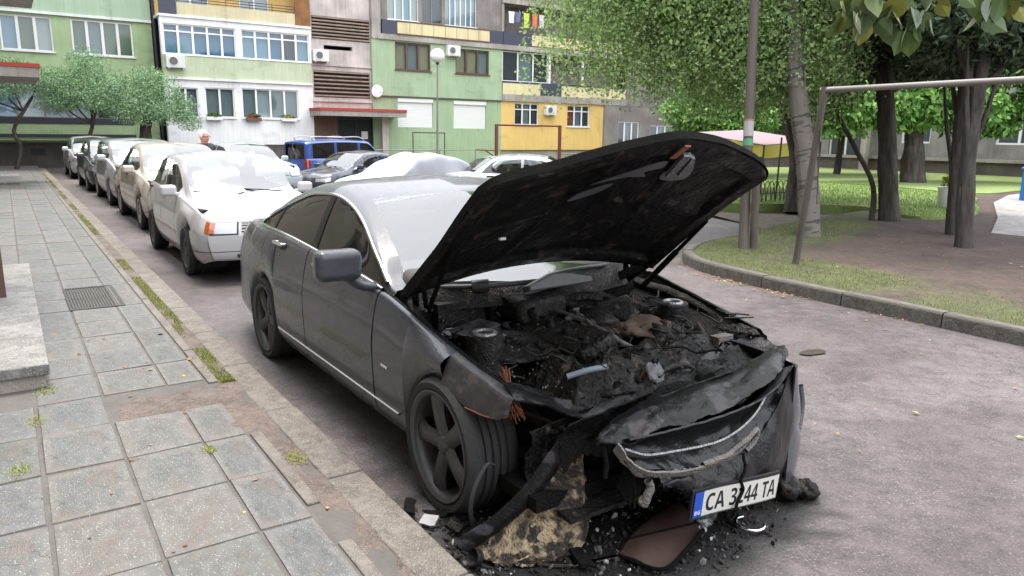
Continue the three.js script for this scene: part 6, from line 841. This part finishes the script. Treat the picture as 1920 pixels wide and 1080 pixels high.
// ---------------------------------------------------------------- street furniture and small things
mat.iron = M([.07, .068, .066], .6, { metalness: .4, map: rep(T.grain, 2) }); mat.post = M([.11, .092, .08], .75, { map: rep(T.stain, 1) }); mat.redPost = M([.22, .06, .045], .75, { map: rep(T.stain, 1.2) }); mat.pipe = M([.30, .29, .28], .5, { map: rep(T.stain, 1.5) });
function grate(label, x0, x1, z0, z1, n) { const G = thing('drain_grate', label, 'drain grate', [0, 0, 0], 0, 'drain grates in the pavement'); part('frame', [box(x0, x1, .09, .127, z1, z1 + .025), box(x0, x1, .09, .127, z0 - .025, z0), box(x0, x0 + .02, .09, .127, z1 + .025, z0 - .025), box(x1 - .02, x1, .09, .127, z1 + .025, z0 - .025), box(x0 + .02, x1 - .02, .09, .118, (z0 + z1) / 2 - .012, (z0 + z1) / 2 + .012)], mat.iron, G); for (let i = 0; i < n; i++) { const x = lerp(x0 + .03, x1 - .03, i / (n - 1)); part('bar', box(x - .0045, x + .0045, .1, .126, z1 + .025, z0 - .025), mat.iron, G); } part('pit', [box(x0 + .005, x1 - .005, .098, .1, z1 + .005, z0 - .005)], mat.under, G); }
grate('rusty iron drain grate set in the paving beside the doorstep', .325, .765, -7.42, -8.5, 17); grate('small far drain grate in the pavement', .45, .95, -26, -26.7, 9);
{ const G = thing('street_lamp', 'street lamp with white globe before the green wall', 'street lamp', [16.75, -.28, -31]); part('post', [rod([0, 0, 0], [.02, 2.4, 0], .06, .05, 12), rod([.02, 2.4, 0], [.05, 5.1, 0], .045, .035, 12)], mat.pipe, G); part('collar', rod([.05, 5.05, 0], [.05, 5.2, 0], .06, .1, 12), mat.iron, G); part('globe', new THREE.SphereGeometry(.33, 28, 18).scale(1, .95, 1).translate(.05, 5.45, 0), M([.78, .78, .76], .35), G); }
{ const G = thing('pipe_frame', 'low rusty pipe frame standing before the white shutters', 'frame', [16, -.28, -32]); part('post', rod([0, 0, 0], [0, 2.0, 0], .03), mat.post, G); part('post', rod([1.7, 0, 0], [1.7, 2.0, 0], .03), mat.post, G); part('crossbar', rod([-.03, 2.0, 0], [1.73, 2.0, 0], .03), mat.post, G); }
{ const G = thing('low_railing', 'thin pipe railing along the foot of the green wall', 'railing', [13.2, -.28, -31.6]); part('rail', rod([0, 1.2, 0], [6.1, 1.2, 0], .022), mat.pipe, G); for (let i = 0; i < 4; i++) part('post', rod([i * 2, 0, 0], [i * 2, 1.2, 0], .025), mat.pipe, G); }
{ const G = thing('carpet_frame', 'tall red brown carpet beating frame before the yellow wall', 'frame', [19.4, -.28, -30]); part('post', box(-.07, .07, 0, 2.44, -.06, .06, .01), mat.redPost, G); part('post', box(3.72, 3.86, 0, 2.44, -.06, .06, .01), mat.redPost, G); part('crossbar', rod([-.05, 2.4, 0], [3.85, 2.4, 0], .045), mat.redPost, G); part('brace', rod([-.07, .9, 0], [-.75, 1.25, .1], .03), mat.redPost, G); part('brace', rod([-.07, 1.2, 0], [-1.2, 1.25, .1], .03), mat.redPost, G); part('rail', rod([3.86, 1.05, 0], [5.2, 1.0, 0], .03), mat.pipe, G); }
{ const G = thing('utility_pole', 'leaning grey pole with white and green painted bands at the park corner', 'pole', [0, 0, 0]); const a = [8.63, .08, -6.8], b = [9.42, 5.4, -7.62], at = t => [lerp(a[0], b[0], t), lerp(a[1], b[1], t), lerp(a[2], b[2], t)]; part('shaft', rod(a, b, .072, .062, 16), mat.post, G); part('white_band', rod(at(.305), at(.345), .0715, .071, 16), M([.30, .29, .28], .6), G); part('red_band', rod(at(.3455), at(.350), .0715, .071, 16), M([.3, .10, .09], .6), G); part('green_band', rod(at(.28), at(.298), .0725, .072, 16), M([.06, .25, .14], .6), G); part('short_post', rod([8.75, .08, -6.72], [8.78, 1.15, -6.78], .055, .055, 12), mat.post, G); }
{ const G = thing('swing_frame', 'grey pipe swing frame with long crossbar running out right', 'swing frame'); part('crossbar', rod([8.2, 2.26, -5.5], [8.25, 2.29, -.6], .034, .034, 12), mat.pipe, G); part('post', rod([8.15, .1, -5.6], [8.2, 2.3, -5.45], .042, .042, 12), mat.post, G); part('post', rod([8.2, .1, -.5], [8.25, 2.32, -.62], .05, .05, 12), mat.post, G); part('chain', rod([8.17, 1.9, -5.45], [8.18, .9, -5.4], .006), mat.iron, G); }
{ const G = thing('market_awning', 'small sagging awning with pale pink top and yellow side', 'awning'), pk = M([.24, .17, .19], .8), ye = M([.52, .45, .08], .8); part('canopy', thick((a, b) => [16 + 2.4 * a, 1.50 + .1 * a + .3 * b - .08 * Math.sin(a * 3.14) * Math.sin(b * 3.14), -12.2 - 2.5 * b], 16, 16, .01), pk, G); part('side_flap', thick((a, b) => [16.02 + .04 * Math.sin(b * 14) , 1.49 + .3 * b - .34 * a * (.8 + .4 * Math.sin(b * 5)), -12.25 - 2.4 * b], 8, 20, .008), ye, G); part('side_flap', thick((a, b) => [16.0 + 2.3 * b, 1.49 + .1 * b - .32 * a, -12.2 + .03 * Math.sin(b * 12)], 8, 20, .008), ye, G); for (const [x, z, h] of [[16, -12.2, 1.5], [18.4, -12.2, 1.6], [16, -14.7, 1.8], [18.4, -14.7, 1.9]]) part('pole', rod([x, .05, z], [x, h, z], .022), mat.iron, G); }
{ const G = thing('wire_fence', 'low hooped wire fence at the edge of the lawn', 'fence'); for (let i = 0; i < 9; i++) { const x = 14.1 + i * .17, c = []; for (let k = 0; k <= 10; k++) { const a = Math.PI * k / 10; c.push([x + .16 * (1 - Math.cos(a)), .15 + .55 * Math.sin(a), -10.95 - .02 * (i % 2)]); } part('hoop', tube(c, .011, 20, 5), mat.iron, G); } part('rail', rod([14.05, .42, -10.96], [15.75, .42, -10.96], .012), mat.iron, G); part('post', rod([14.9, .1, -10.93], [14.95, 1.7, -10.93], .02), mat.iron, G); }
{ const G = thing('planter_bucket', 'white bucket planter with a straggly yellow green plant', 'planter', [17.05, .235, -8.1]); part('bucket', new THREE.LatheGeometry([[.001, 0], [.16, 0], [.2, .42], [.215, .43], [.2, .445], [.185, .43], [.15, .05]].map(p => new THREE.Vector2(...p)), 22), M([.6, .6, .62], .5), G); part('plant', leafG(rng(12), 130, -.08, .58, .08, .2, .18, .2, .06), M([.26, .30, .06], .8), G); part('stem', [rod([0, .3, 0], [-.08, .66, .08], .01)], mat.bark, G); }
{ const G = thing('white_pole', 'thin pale pole with brown foot behind the bucket planter', 'pole', [18.2, .14, -8.55]); part('shaft', rod([0, .5, 0], [.12, 2.6, -.05], .045, .04, 10), M([.6, .6, .58], .6), G); part('foot', rod([-.03, 0, 0], [0, .5, 0], .05, .05, 10), M([.3, .19, .13], .8), G); }
{ const G = thing('blue_bin', 'blue rubbish bin at the right edge of the park', 'bin', [21.62, .1, -7.98]); part('body', new RoundedBoxGeometry(.75, .82, .75, 2, .05).translate(0, .45, 0), M([.02, .16, .42], .45), G); part('lid', new RoundedBoxGeometry(.8, .08, .8, 2, .03).translate(0, .9, 0), M([.02, .13, .36], .45), G); part('wheel', new THREE.CylinderGeometry(.08, .08, .05, 14).rotateZ(Math.PI / 2).translate(.3, .08, -.38), mat.black, G); }

// ---------------------------------------------------------------- debris fallen from the burnt car
const debG = 'burnt debris under the car nose';
{ // half of the bumper lying on edge, foam side out
  const G = thing('burnt_bumper_piece', 'curved burnt bumper piece with scorched tan foam lying before the front wheel', 'debris', [0, 0, 0], 0, debG);
  const sp = new THREE.CatmullRomCurve3([V(1.40, .03, -2.36), V(1.55, .13, -2.30), V(1.68, .25, -2.26), V(1.78, .36, -2.25), V(1.84, .42, -2.25)]), lo = new THREE.CatmullRomCurve3([V(1.48, .01, -2.22), V(1.6, .005, -2.14), V(1.76, .01, -2.12), V(1.87, .07, -2.16), V(1.885, .2, -2.2), V(1.87, .40, -2.24)]);
  part('foam_shell', uvm(thick((a, b) => { const p = sp.getPoint(a), q = lo.getPoint(a), n = fbm(a * 9, b * 9, P, 301, 4) - .5, rag = 1 + .1 * (fbm(a * 16, 3, P, 302, 3) - .5) * (b > .9 ? 1 : 0); return [lerp(p.x, q.x, b * rag) + .02 * n, Math.max(.004, lerp(p.y, q.y, b * rag) + .02 * n), lerp(p.z, q.z, b) + .05 * Math.sin(b * 3.14) + .02 * n]; }, 50, 30, .012)), mat.foam, G);
  part('rim', uvm(thick((a, b) => { const p = sp.getPoint(a), n = .012 * (fbm(a * 14, b * 3, P, 303, 3) - .5); return [p.x - .055 * b + n, p.y + .045 * b * (1 - .3 * a) + n, p.z + .02 * Math.sin(b * 3) - .02 * b]; }, 40, 8, .012)), mat.ashPlate, G);
  part('melted_end', [uvm(blob(1.84, .42, -2.27, .06, .045, .05, 304, .6, 3)), uvm(blob(1.78, .36, -2.32, .05, .04, .06, 305, .6, 3))], mat.charFine, G);
}
{ const c = new THREE.CatmullRomCurve3([V(1.52, .005, -2.47), V(1.455, .1, -2.41), V(1.43, .2, -2.385), V(1.445, .3, -2.37), V(1.50, .385, -2.36), V(1.515, .38, -2.35)]); solo('trim_strip', uvm(thick((a, b) => { const p = c.getPoint(a); return [p.x + .016 * (b - .5) * (1.2 - .6 * a), p.y, p.z + .01 * (b - .5)]; }, 40, 2, .004)), M([.06, .06, .065], .35, { metalness: .3 }), 'curled dark trim strip standing upright in front of the front tyre', 'debris', debG); }
{ const c = [[1.90, .012, -2.0], [2.08, .02, -2.09], [2.33, .085, -2.08], [2.30, .06, -1.90], [2.0, .012, -1.82]]; const G = thing('undertray_panel', 'reddish brown plastic panel lying flat under the number plate', 'debris', [0, 0, 0], 0, debG); part('panel', uvm(thick((a, b) => { const l = [lerp(1.90, 1.98, b), lerp(-2.0, -1.83, b)], r = [lerp(2.34, 2.28, b), lerp(-2.09, -1.9, b)]; const x = lerp(l[0], r[0], a), z = lerp(l[1], r[1], a) - .05 * Math.sin(a * 3.14) * (1 - b); return [x, .02 + .07 * a * a * (1 - .3 * b) + .012 * Math.sin(b * 5), z]; }, 20, 10, .006)), M([.085, .05, .042], .6, { map: rep(T.grain, 2) }), G); part('seam', bar([2.02, .035, -2.05], [2.28, .082, -1.93], .006, .006), mat.soot, G); part('edge', tube([[1.9, .022, -2.0], [1.98, .02, -1.83], [2.13, .04, -1.85], [2.28, .07, -1.89]], .009, 20, 6), mat.soot, G); }
solo('chrome_strip', thick((a, b) => { const c = pchip([[0, -2.16], [.3, -2.065], [.6, -2.03], [1, -1.99]])(a); return [lerp(1.58, 1.93, a), .014 + .008 * a, c + .016 * (b - .5)]; }, 24, 2, .006), mat.chrome, 'long bright chrome strip lying on the sooty asphalt', 'debris', debG);
solo('chrome_ring', new THREE.TorusGeometry(.062, .008, 8, 30, 4.4).rotateX(-Math.PI / 2).rotateY(1.2).translate(2.565, .02, -1.87), mat.chrome, 'broken chrome ring lying under the number plate', 'debris', debG);
solo('melted_metal', uvm(merge([blob(2.36, .035, -1.99, .05, .03, .04, 311, .9, 3), blob(2.43, .05, -2.0, .03, .045, .03, 312, .9, 3), blob(2.33, .03, -1.95, .03, .025, .03, 313, .9, 3)])), mat.alu, 'shiny lump of melted metal under the plate', 'debris', debG);
[[2.93, .05, -1.97, .075, .055, .07, 'black charred lump below the bumper corner'], [3.02, .045, -1.9, .06, .045, .055, 'rounded charred lump farthest right of the car']].forEach(([x, y, z, a, b, c, l], i) => solo('charred_lump', uvm(blob(x, y, z, a, b, c, 320 + i, .5, 4)), mat.char, l, 'debris', debG));
solo('torn_liner', uvm(thick((a, b) => [3.02 + .14 * a + .06 * Math.sin(b * 4), .06 + .14 * b + .02 * Math.sin(a * 6), -2.06 - .06 * b - .1 * a], 14, 14, .006)), mat.soot, 'torn black wheel liner hanging below the bumper corner', 'debris', debG);
solo('plastic_shard', uvm(jitter(new THREE.BoxGeometry(.05, .012, .07, 3, 1, 3).rotateZ(.5).rotateY(.6).translate(1.375, .03, -2.65), .006, 30, 5)), M([.38, .38, .40], .5), 'pale grey plastic shard in the gutter', 'debris', debG);
[[1.36, -2.8, .11, .05, 1.0, 'black flat shard in the gutter beside the tyre'], [1.47, -2.56, .13, .07, .5, 'dark angular shard leaning by the trim strip'], [1.42, -2.68, .1, .04, -.4, 'black sliver between shard and tyre'], [1.6, -2.28, .12, .05, .2, 'burnt plastic scrap beneath the foam bumper piece'], [1.75, -2.06, .14, .06, 1.3, 'burnt scrap behind the chrome strip']].forEach(([x, z, a, b, ry, l], i) => solo('burnt_scrap', uvm(jitter(new THREE.BoxGeometry(a, .012, b, 6, 1, 5), .014, 22, 330 + i).rotateX(.25).rotateY(ry).translate(x, .032, z)), i % 2 ? mat.charFine : mat.soot, l, 'debris', debG));
solo('bottle_stub', new THREE.LatheGeometry([[.001, .01], [.03, .01], [.036, .02], [.038, .045], [.034, .05], [.03, .03], [.001, .025]].map(p => new THREE.Vector2(...p)), 20).rotateZ(1.1).translate(1.41, .03, -2.27), mat.gloss, 'small black round cap at the kerb below the car nose', 'debris', debG);
{ const r = rng(340), g = new THREE.IcosahedronGeometry(1, 0), n = 2600, m = new THREE.InstancedMesh(g, mat.soot, n), o = new THREE.Object3D(), c = new THREE.Color(); m.material = M([1, 1, 1], .85); for (let i = 0; i < n; i++) { const a = r() * 6.28, q = Math.sqrt(r()) * (.75 + .35 * r()), s = .003 + .012 * r() * r() * r(); o.position.set(2.1 + 1.0 * q * Math.cos(a), .006, -2.3 + .6 * q * Math.sin(a)); if (o.position.x < 1.28) o.position.x = 1.28 + .2 * r(); o.rotation.set(r() * 6, r() * 6, r() * 6); o.scale.set(s * (1 + 2 * r()), s * .7, s * (1 + r())); o.updateMatrix(); m.setMatrixAt(i, o.matrix); const k = r(); m.setColorAt(i, k < .8 ? c.setRGB(.015, .015, .015) : k < .95 ? c.setRGB(.12, .12, .12) : c.setRGB(.4, .4, .4)); } m.name = 'ash_litter'; m.castShadow = m.receiveShadow = true; m.userData = { kind: 'stuff', label: 'black ash and cinders scattered under the burnt nose', category: 'ash' }; scene.add(m); }
// ---------------------------------------------------------------- the man standing beyond the parked row
function nets(sdf, lo, hi, h) { // surface nets over a signed distance field
  const n = [0, 1, 2].map(k => Math.ceil((hi[k] - lo[k]) / h) + 1), id = (i, j, k) => (i * n[1] + j) * n[2] + k, F = new Float32Array(n[0] * n[1] * n[2]), vi = new Int32Array(F.length).fill(-1), pos = [], idx = [];
  for (let i = 0; i < n[0]; i++) for (let j = 0; j < n[1]; j++) for (let k = 0; k < n[2]; k++) F[id(i, j, k)] = sdf(lo[0] + i * h, lo[1] + j * h, lo[2] + k * h);
  for (let i = 0; i < n[0] - 1; i++) for (let j = 0; j < n[1] - 1; j++) for (let k = 0; k < n[2] - 1; k++) {
    let c = 0, x = 0, y = 0, z = 0; const f = (a, b, d) => F[id(i + a, j + b, k + d)];
    const E = [[0, 0, 0, 1, 0, 0], [0, 1, 0, 1, 1, 0], [0, 0, 1, 1, 0, 1], [0, 1, 1, 1, 1, 1], [0, 0, 0, 0, 1, 0], [1, 0, 0, 1, 1, 0], [0, 0, 1, 0, 1, 1], [1, 0, 1, 1, 1, 1], [0, 0, 0, 0, 0, 1], [1, 0, 0, 1, 0, 1], [0, 1, 0, 0, 1, 1], [1, 1, 0, 1, 1, 1]];
    for (const e of E) { const a = f(e[0], e[1], e[2]), b = f(e[3], e[4], e[5]); if ((a < 0) !== (b < 0)) { const t = a / (a - b); x += lerp(e[0], e[3], t); y += lerp(e[1], e[4], t); z += lerp(e[2], e[5], t); c++; } }
    if (c) { vi[id(i, j, k)] = pos.length / 3; pos.push(lo[0] + (i + x / c) * h, lo[1] + (j + y / c) * h, lo[2] + (k + z / c) * h); }
  }
  for (let i = 1; i < n[0] - 1; i++) for (let j = 1; j < n[1] - 1; j++) for (let k = 1; k < n[2] - 1; k++) { const a = F[id(i, j, k)] < 0; const q = (b, p0, p1, p2, p3) => { if (a !== b) { const [A, B, C, D] = [p0, p1, p2, p3].map(p => vi[p]); if (a) idx.push(A, B, C, A, C, D); else idx.push(A, C, B, A, D, C); } }; q(F[id(i + 1, j, k)] < 0, id(i, j - 1, k - 1), id(i, j, k - 1), id(i, j, k), id(i, j - 1, k)); q(F[id(i, j + 1, k)] < 0, id(i - 1, j, k - 1), id(i - 1, j, k), id(i, j, k), id(i, j, k - 1)); q(F[id(i, j, k + 1)] < 0, id(i - 1, j - 1, k), id(i, j - 1, k), id(i, j, k), id(i - 1, j, k)); }
  const g = new THREE.BufferGeometry(); g.setAttribute('position', new THREE.Float32BufferAttribute(pos, 3)); g.setIndex(idx); g.computeVertexNormals(); return g;
}
const cap = (x, y, z, a, b, r0, r1) => { const dx = b[0] - a[0], dy = b[1] - a[1], dz = b[2] - a[2], t = clamp(((x - a[0]) * dx + (y - a[1]) * dy + (z - a[2]) * dz) / (dx * dx + dy * dy + dz * dz)); return Math.hypot(x - a[0] - dx * t, y - a[1] - dy * t, z - a[2] - dz * t) - lerp(r0, r1, t); };
const smin = (a, b, k) => { const h = clamp(.5 + .5 * (b - a) / k); return lerp(b, a, h) - k * h * (1 - h); };
const ell = (x, y, z, c, r) => { const k = Math.hypot((x - c[0]) / r[0], (y - c[1]) / r[1], (z - c[2]) / r[2]); return (k - 1) * Math.min(...r); };
{
  const G = thing('person', 'white haired man with glasses in a dark jacket standing beyond the hatchback', 'person', [3.33, 0, -16], .55);
  // joints, facing +z
  const B = [['torso', [0, .95, 0], [0, 1.3, 0], .14, .16], ['torso', [-.13, 1.36, 0], [.13, 1.36, 0], .075, .075], ['torso', [0, 1.3, .01], [0, 1.47, .02], .07, .055], ['leg', [-.09, .93, 0], [-.11, .5, .02], .095, .06], ['leg', [-.11, .5, .02], [-.11, .09, -.01], .06, .04], ['leg', [.09, .93, 0], [.11, .5, .02], .095, .06], ['leg', [.11, .5, .02], [.11, .09, -.01], .06, .04], ['arm', [-.19, 1.36, 0], [-.24, 1.1, -.03], .052, .04], ['arm', [-.24, 1.1, -.03], [-.22, .86, .06], .04, .028], ['arm', [.19, 1.36, 0], [.24, 1.1, -.03], .052, .04], ['arm', [.24, 1.1, -.03], [.22, .86, .06], .04, .028], ['foot', [-.11, .045, -.04], [-.12, .035, .16], .042, .034], ['foot', [.11, .045, -.04], [.12, .035, .16], .042, .034]];
  const headS = (x, y, z) => { let d = ell(x, y, z, [0, 1.58, .015], [.078, .105, .095]); d = smin(d, ell(x, y, z, [0, 1.52, .035], [.058, .06, .07]), .04); d = smin(d, cap(x, y, z, [0, 1.575, .105], [0, 1.545, .122], .009, .016), .015); for (const s of [-1, 1]) { d = smin(d, ell(x, y, z, [s * .08, 1.565, .01], [.012, .032, .02]), .01); d = smin(d, ell(x, y, z, [s * .03, 1.595, .092], [.025, .008, .012]), .012); d = Math.max(d, -(Math.hypot(x - s * .031, y - 1.576, z - .112) - .014)); } d = smin(d, ell(x, y, z, [0, 1.515, .095], [.024, .008, .012]), .01); return d; };
  const handS = (x, y, z) => { let d = 9; for (const s of [-1, 1]) { d = Math.min(d, ell(x, y, z, [s * .217, .80, .075], [.018, .05, .04])); for (let f = 0; f < 4; f++) { const zz = .045 + f * .02, L = [.05, .062, .068, .058][f]; d = smin(d, smin(cap(x, y, z, [s * .215, .765, zz], [s * .208, .765 - L * .6, zz + .006], .0095, .0085), cap(x, y, z, [s * .208, .765 - L * .6, zz + .006], [s * .195, .765 - L * 1.15, zz + .008], .0085, .0075), .004), .006); } d = smin(d, cap(x, y, z, [s * .212, .82, .105], [s * .2, .775, .135], .011, .009), .008); } return d; };
  const body = (x, y, z) => { let d = headS(x, y, z); for (const b of B) d = smin(d, cap(x, y, z * (b[0] === 'torso' ? 1.25 : 1), b[1], b[2], b[3], b[4]), .035); return smin(d, handS(x, y, z), .012); };
  const skin = M([.50, .24, .18], .55), bodyG = nets(body, [-.34, -.02, -.2], [.34, 1.50, .24], .012), headG = nets(headS, [-.11, 1.42, -.12], [.11, 1.71, .16], .005);
  part('body', [bodyG, headG], skin, G);
  const hair = (x, y, z) => Math.max(ell(x, y, z, [0, 1.60, -.005], [.094, .105, .105]) + .008 * (fbm(x * 60 + 9, y * 60 + z * 40, P, 3, 2) - .5), (z - .05 - .3 * (y - 1.62)), -(y - 1.53)); part('hair', nets(hair, [-.12, 1.46, -.14], [.12, 1.73, .16], .006), M([.72, .72, .70], .8), G);
  const jac = (x, y, z) => { let d = 9; for (const b of B) if (b[0] === 'torso' || b[0] === 'arm') d = smin(d, cap(x, y, z * (b[0] === 'torso' ? 1.2 : 1), b[1], b[2], b[3] + .022, b[4] + .02), .05); return Math.max(d, .84 - y, y - 1.445 - .02 * Math.abs(x) * 10 * .3); }; part('jacket', nets(jac, [-.36, .8, -.24], [.36, 1.5, .26], .014), M([.03, .032, .045], .85), G);
  const tro = (x, y, z) => { let d = 9; for (const b of B) if (b[0] === 'leg' || b[1][1] === .95) d = smin(d, cap(x, y, z, b[1], b[2], b[3] + .02, b[4] + .026), .04); return Math.max(d, y - .92, .06 - y); }; part('trousers', nets(tro, [-.3, .03, -.24], [.3, .96, .26], .014), M([.06, .06, .075], .85), G);
  const sho = (x, y, z) => Math.max(Math.min(...B.filter(b => b[0] === 'foot').map(b => cap(x, y, z, b[1], b[2], b[3] + .012, b[4] + .012))), -(y - .002)); part('shoes', nets(sho, [-.2, -.01, -.12], [.2, .12, .24], .01), mat.black, G);
  const gl = part('glasses', [-1, 1].map(s => new THREE.TorusGeometry(.026, .003, 6, 20).scale(1.1, .8, 1).translate(s * .034, 1.577, .118)), M([.04, .02, .02], .4), G); for (const s of [-1, 1]) part('temple', rod([s * .062, 1.58, .115], [s * .082, 1.58, .0], .003), gl.material, gl); part('bridge', rod([-.008, 1.58, .12], [.008, 1.58, .12], .003), gl.material, gl); for (const s of [-1, 1]) part('eye', new THREE.SphereGeometry(.011, 10, 8).translate(s * .031, 1.576, .1), M([.6, .58, .56], .3), G);
}
renderer.render(scene, camera);
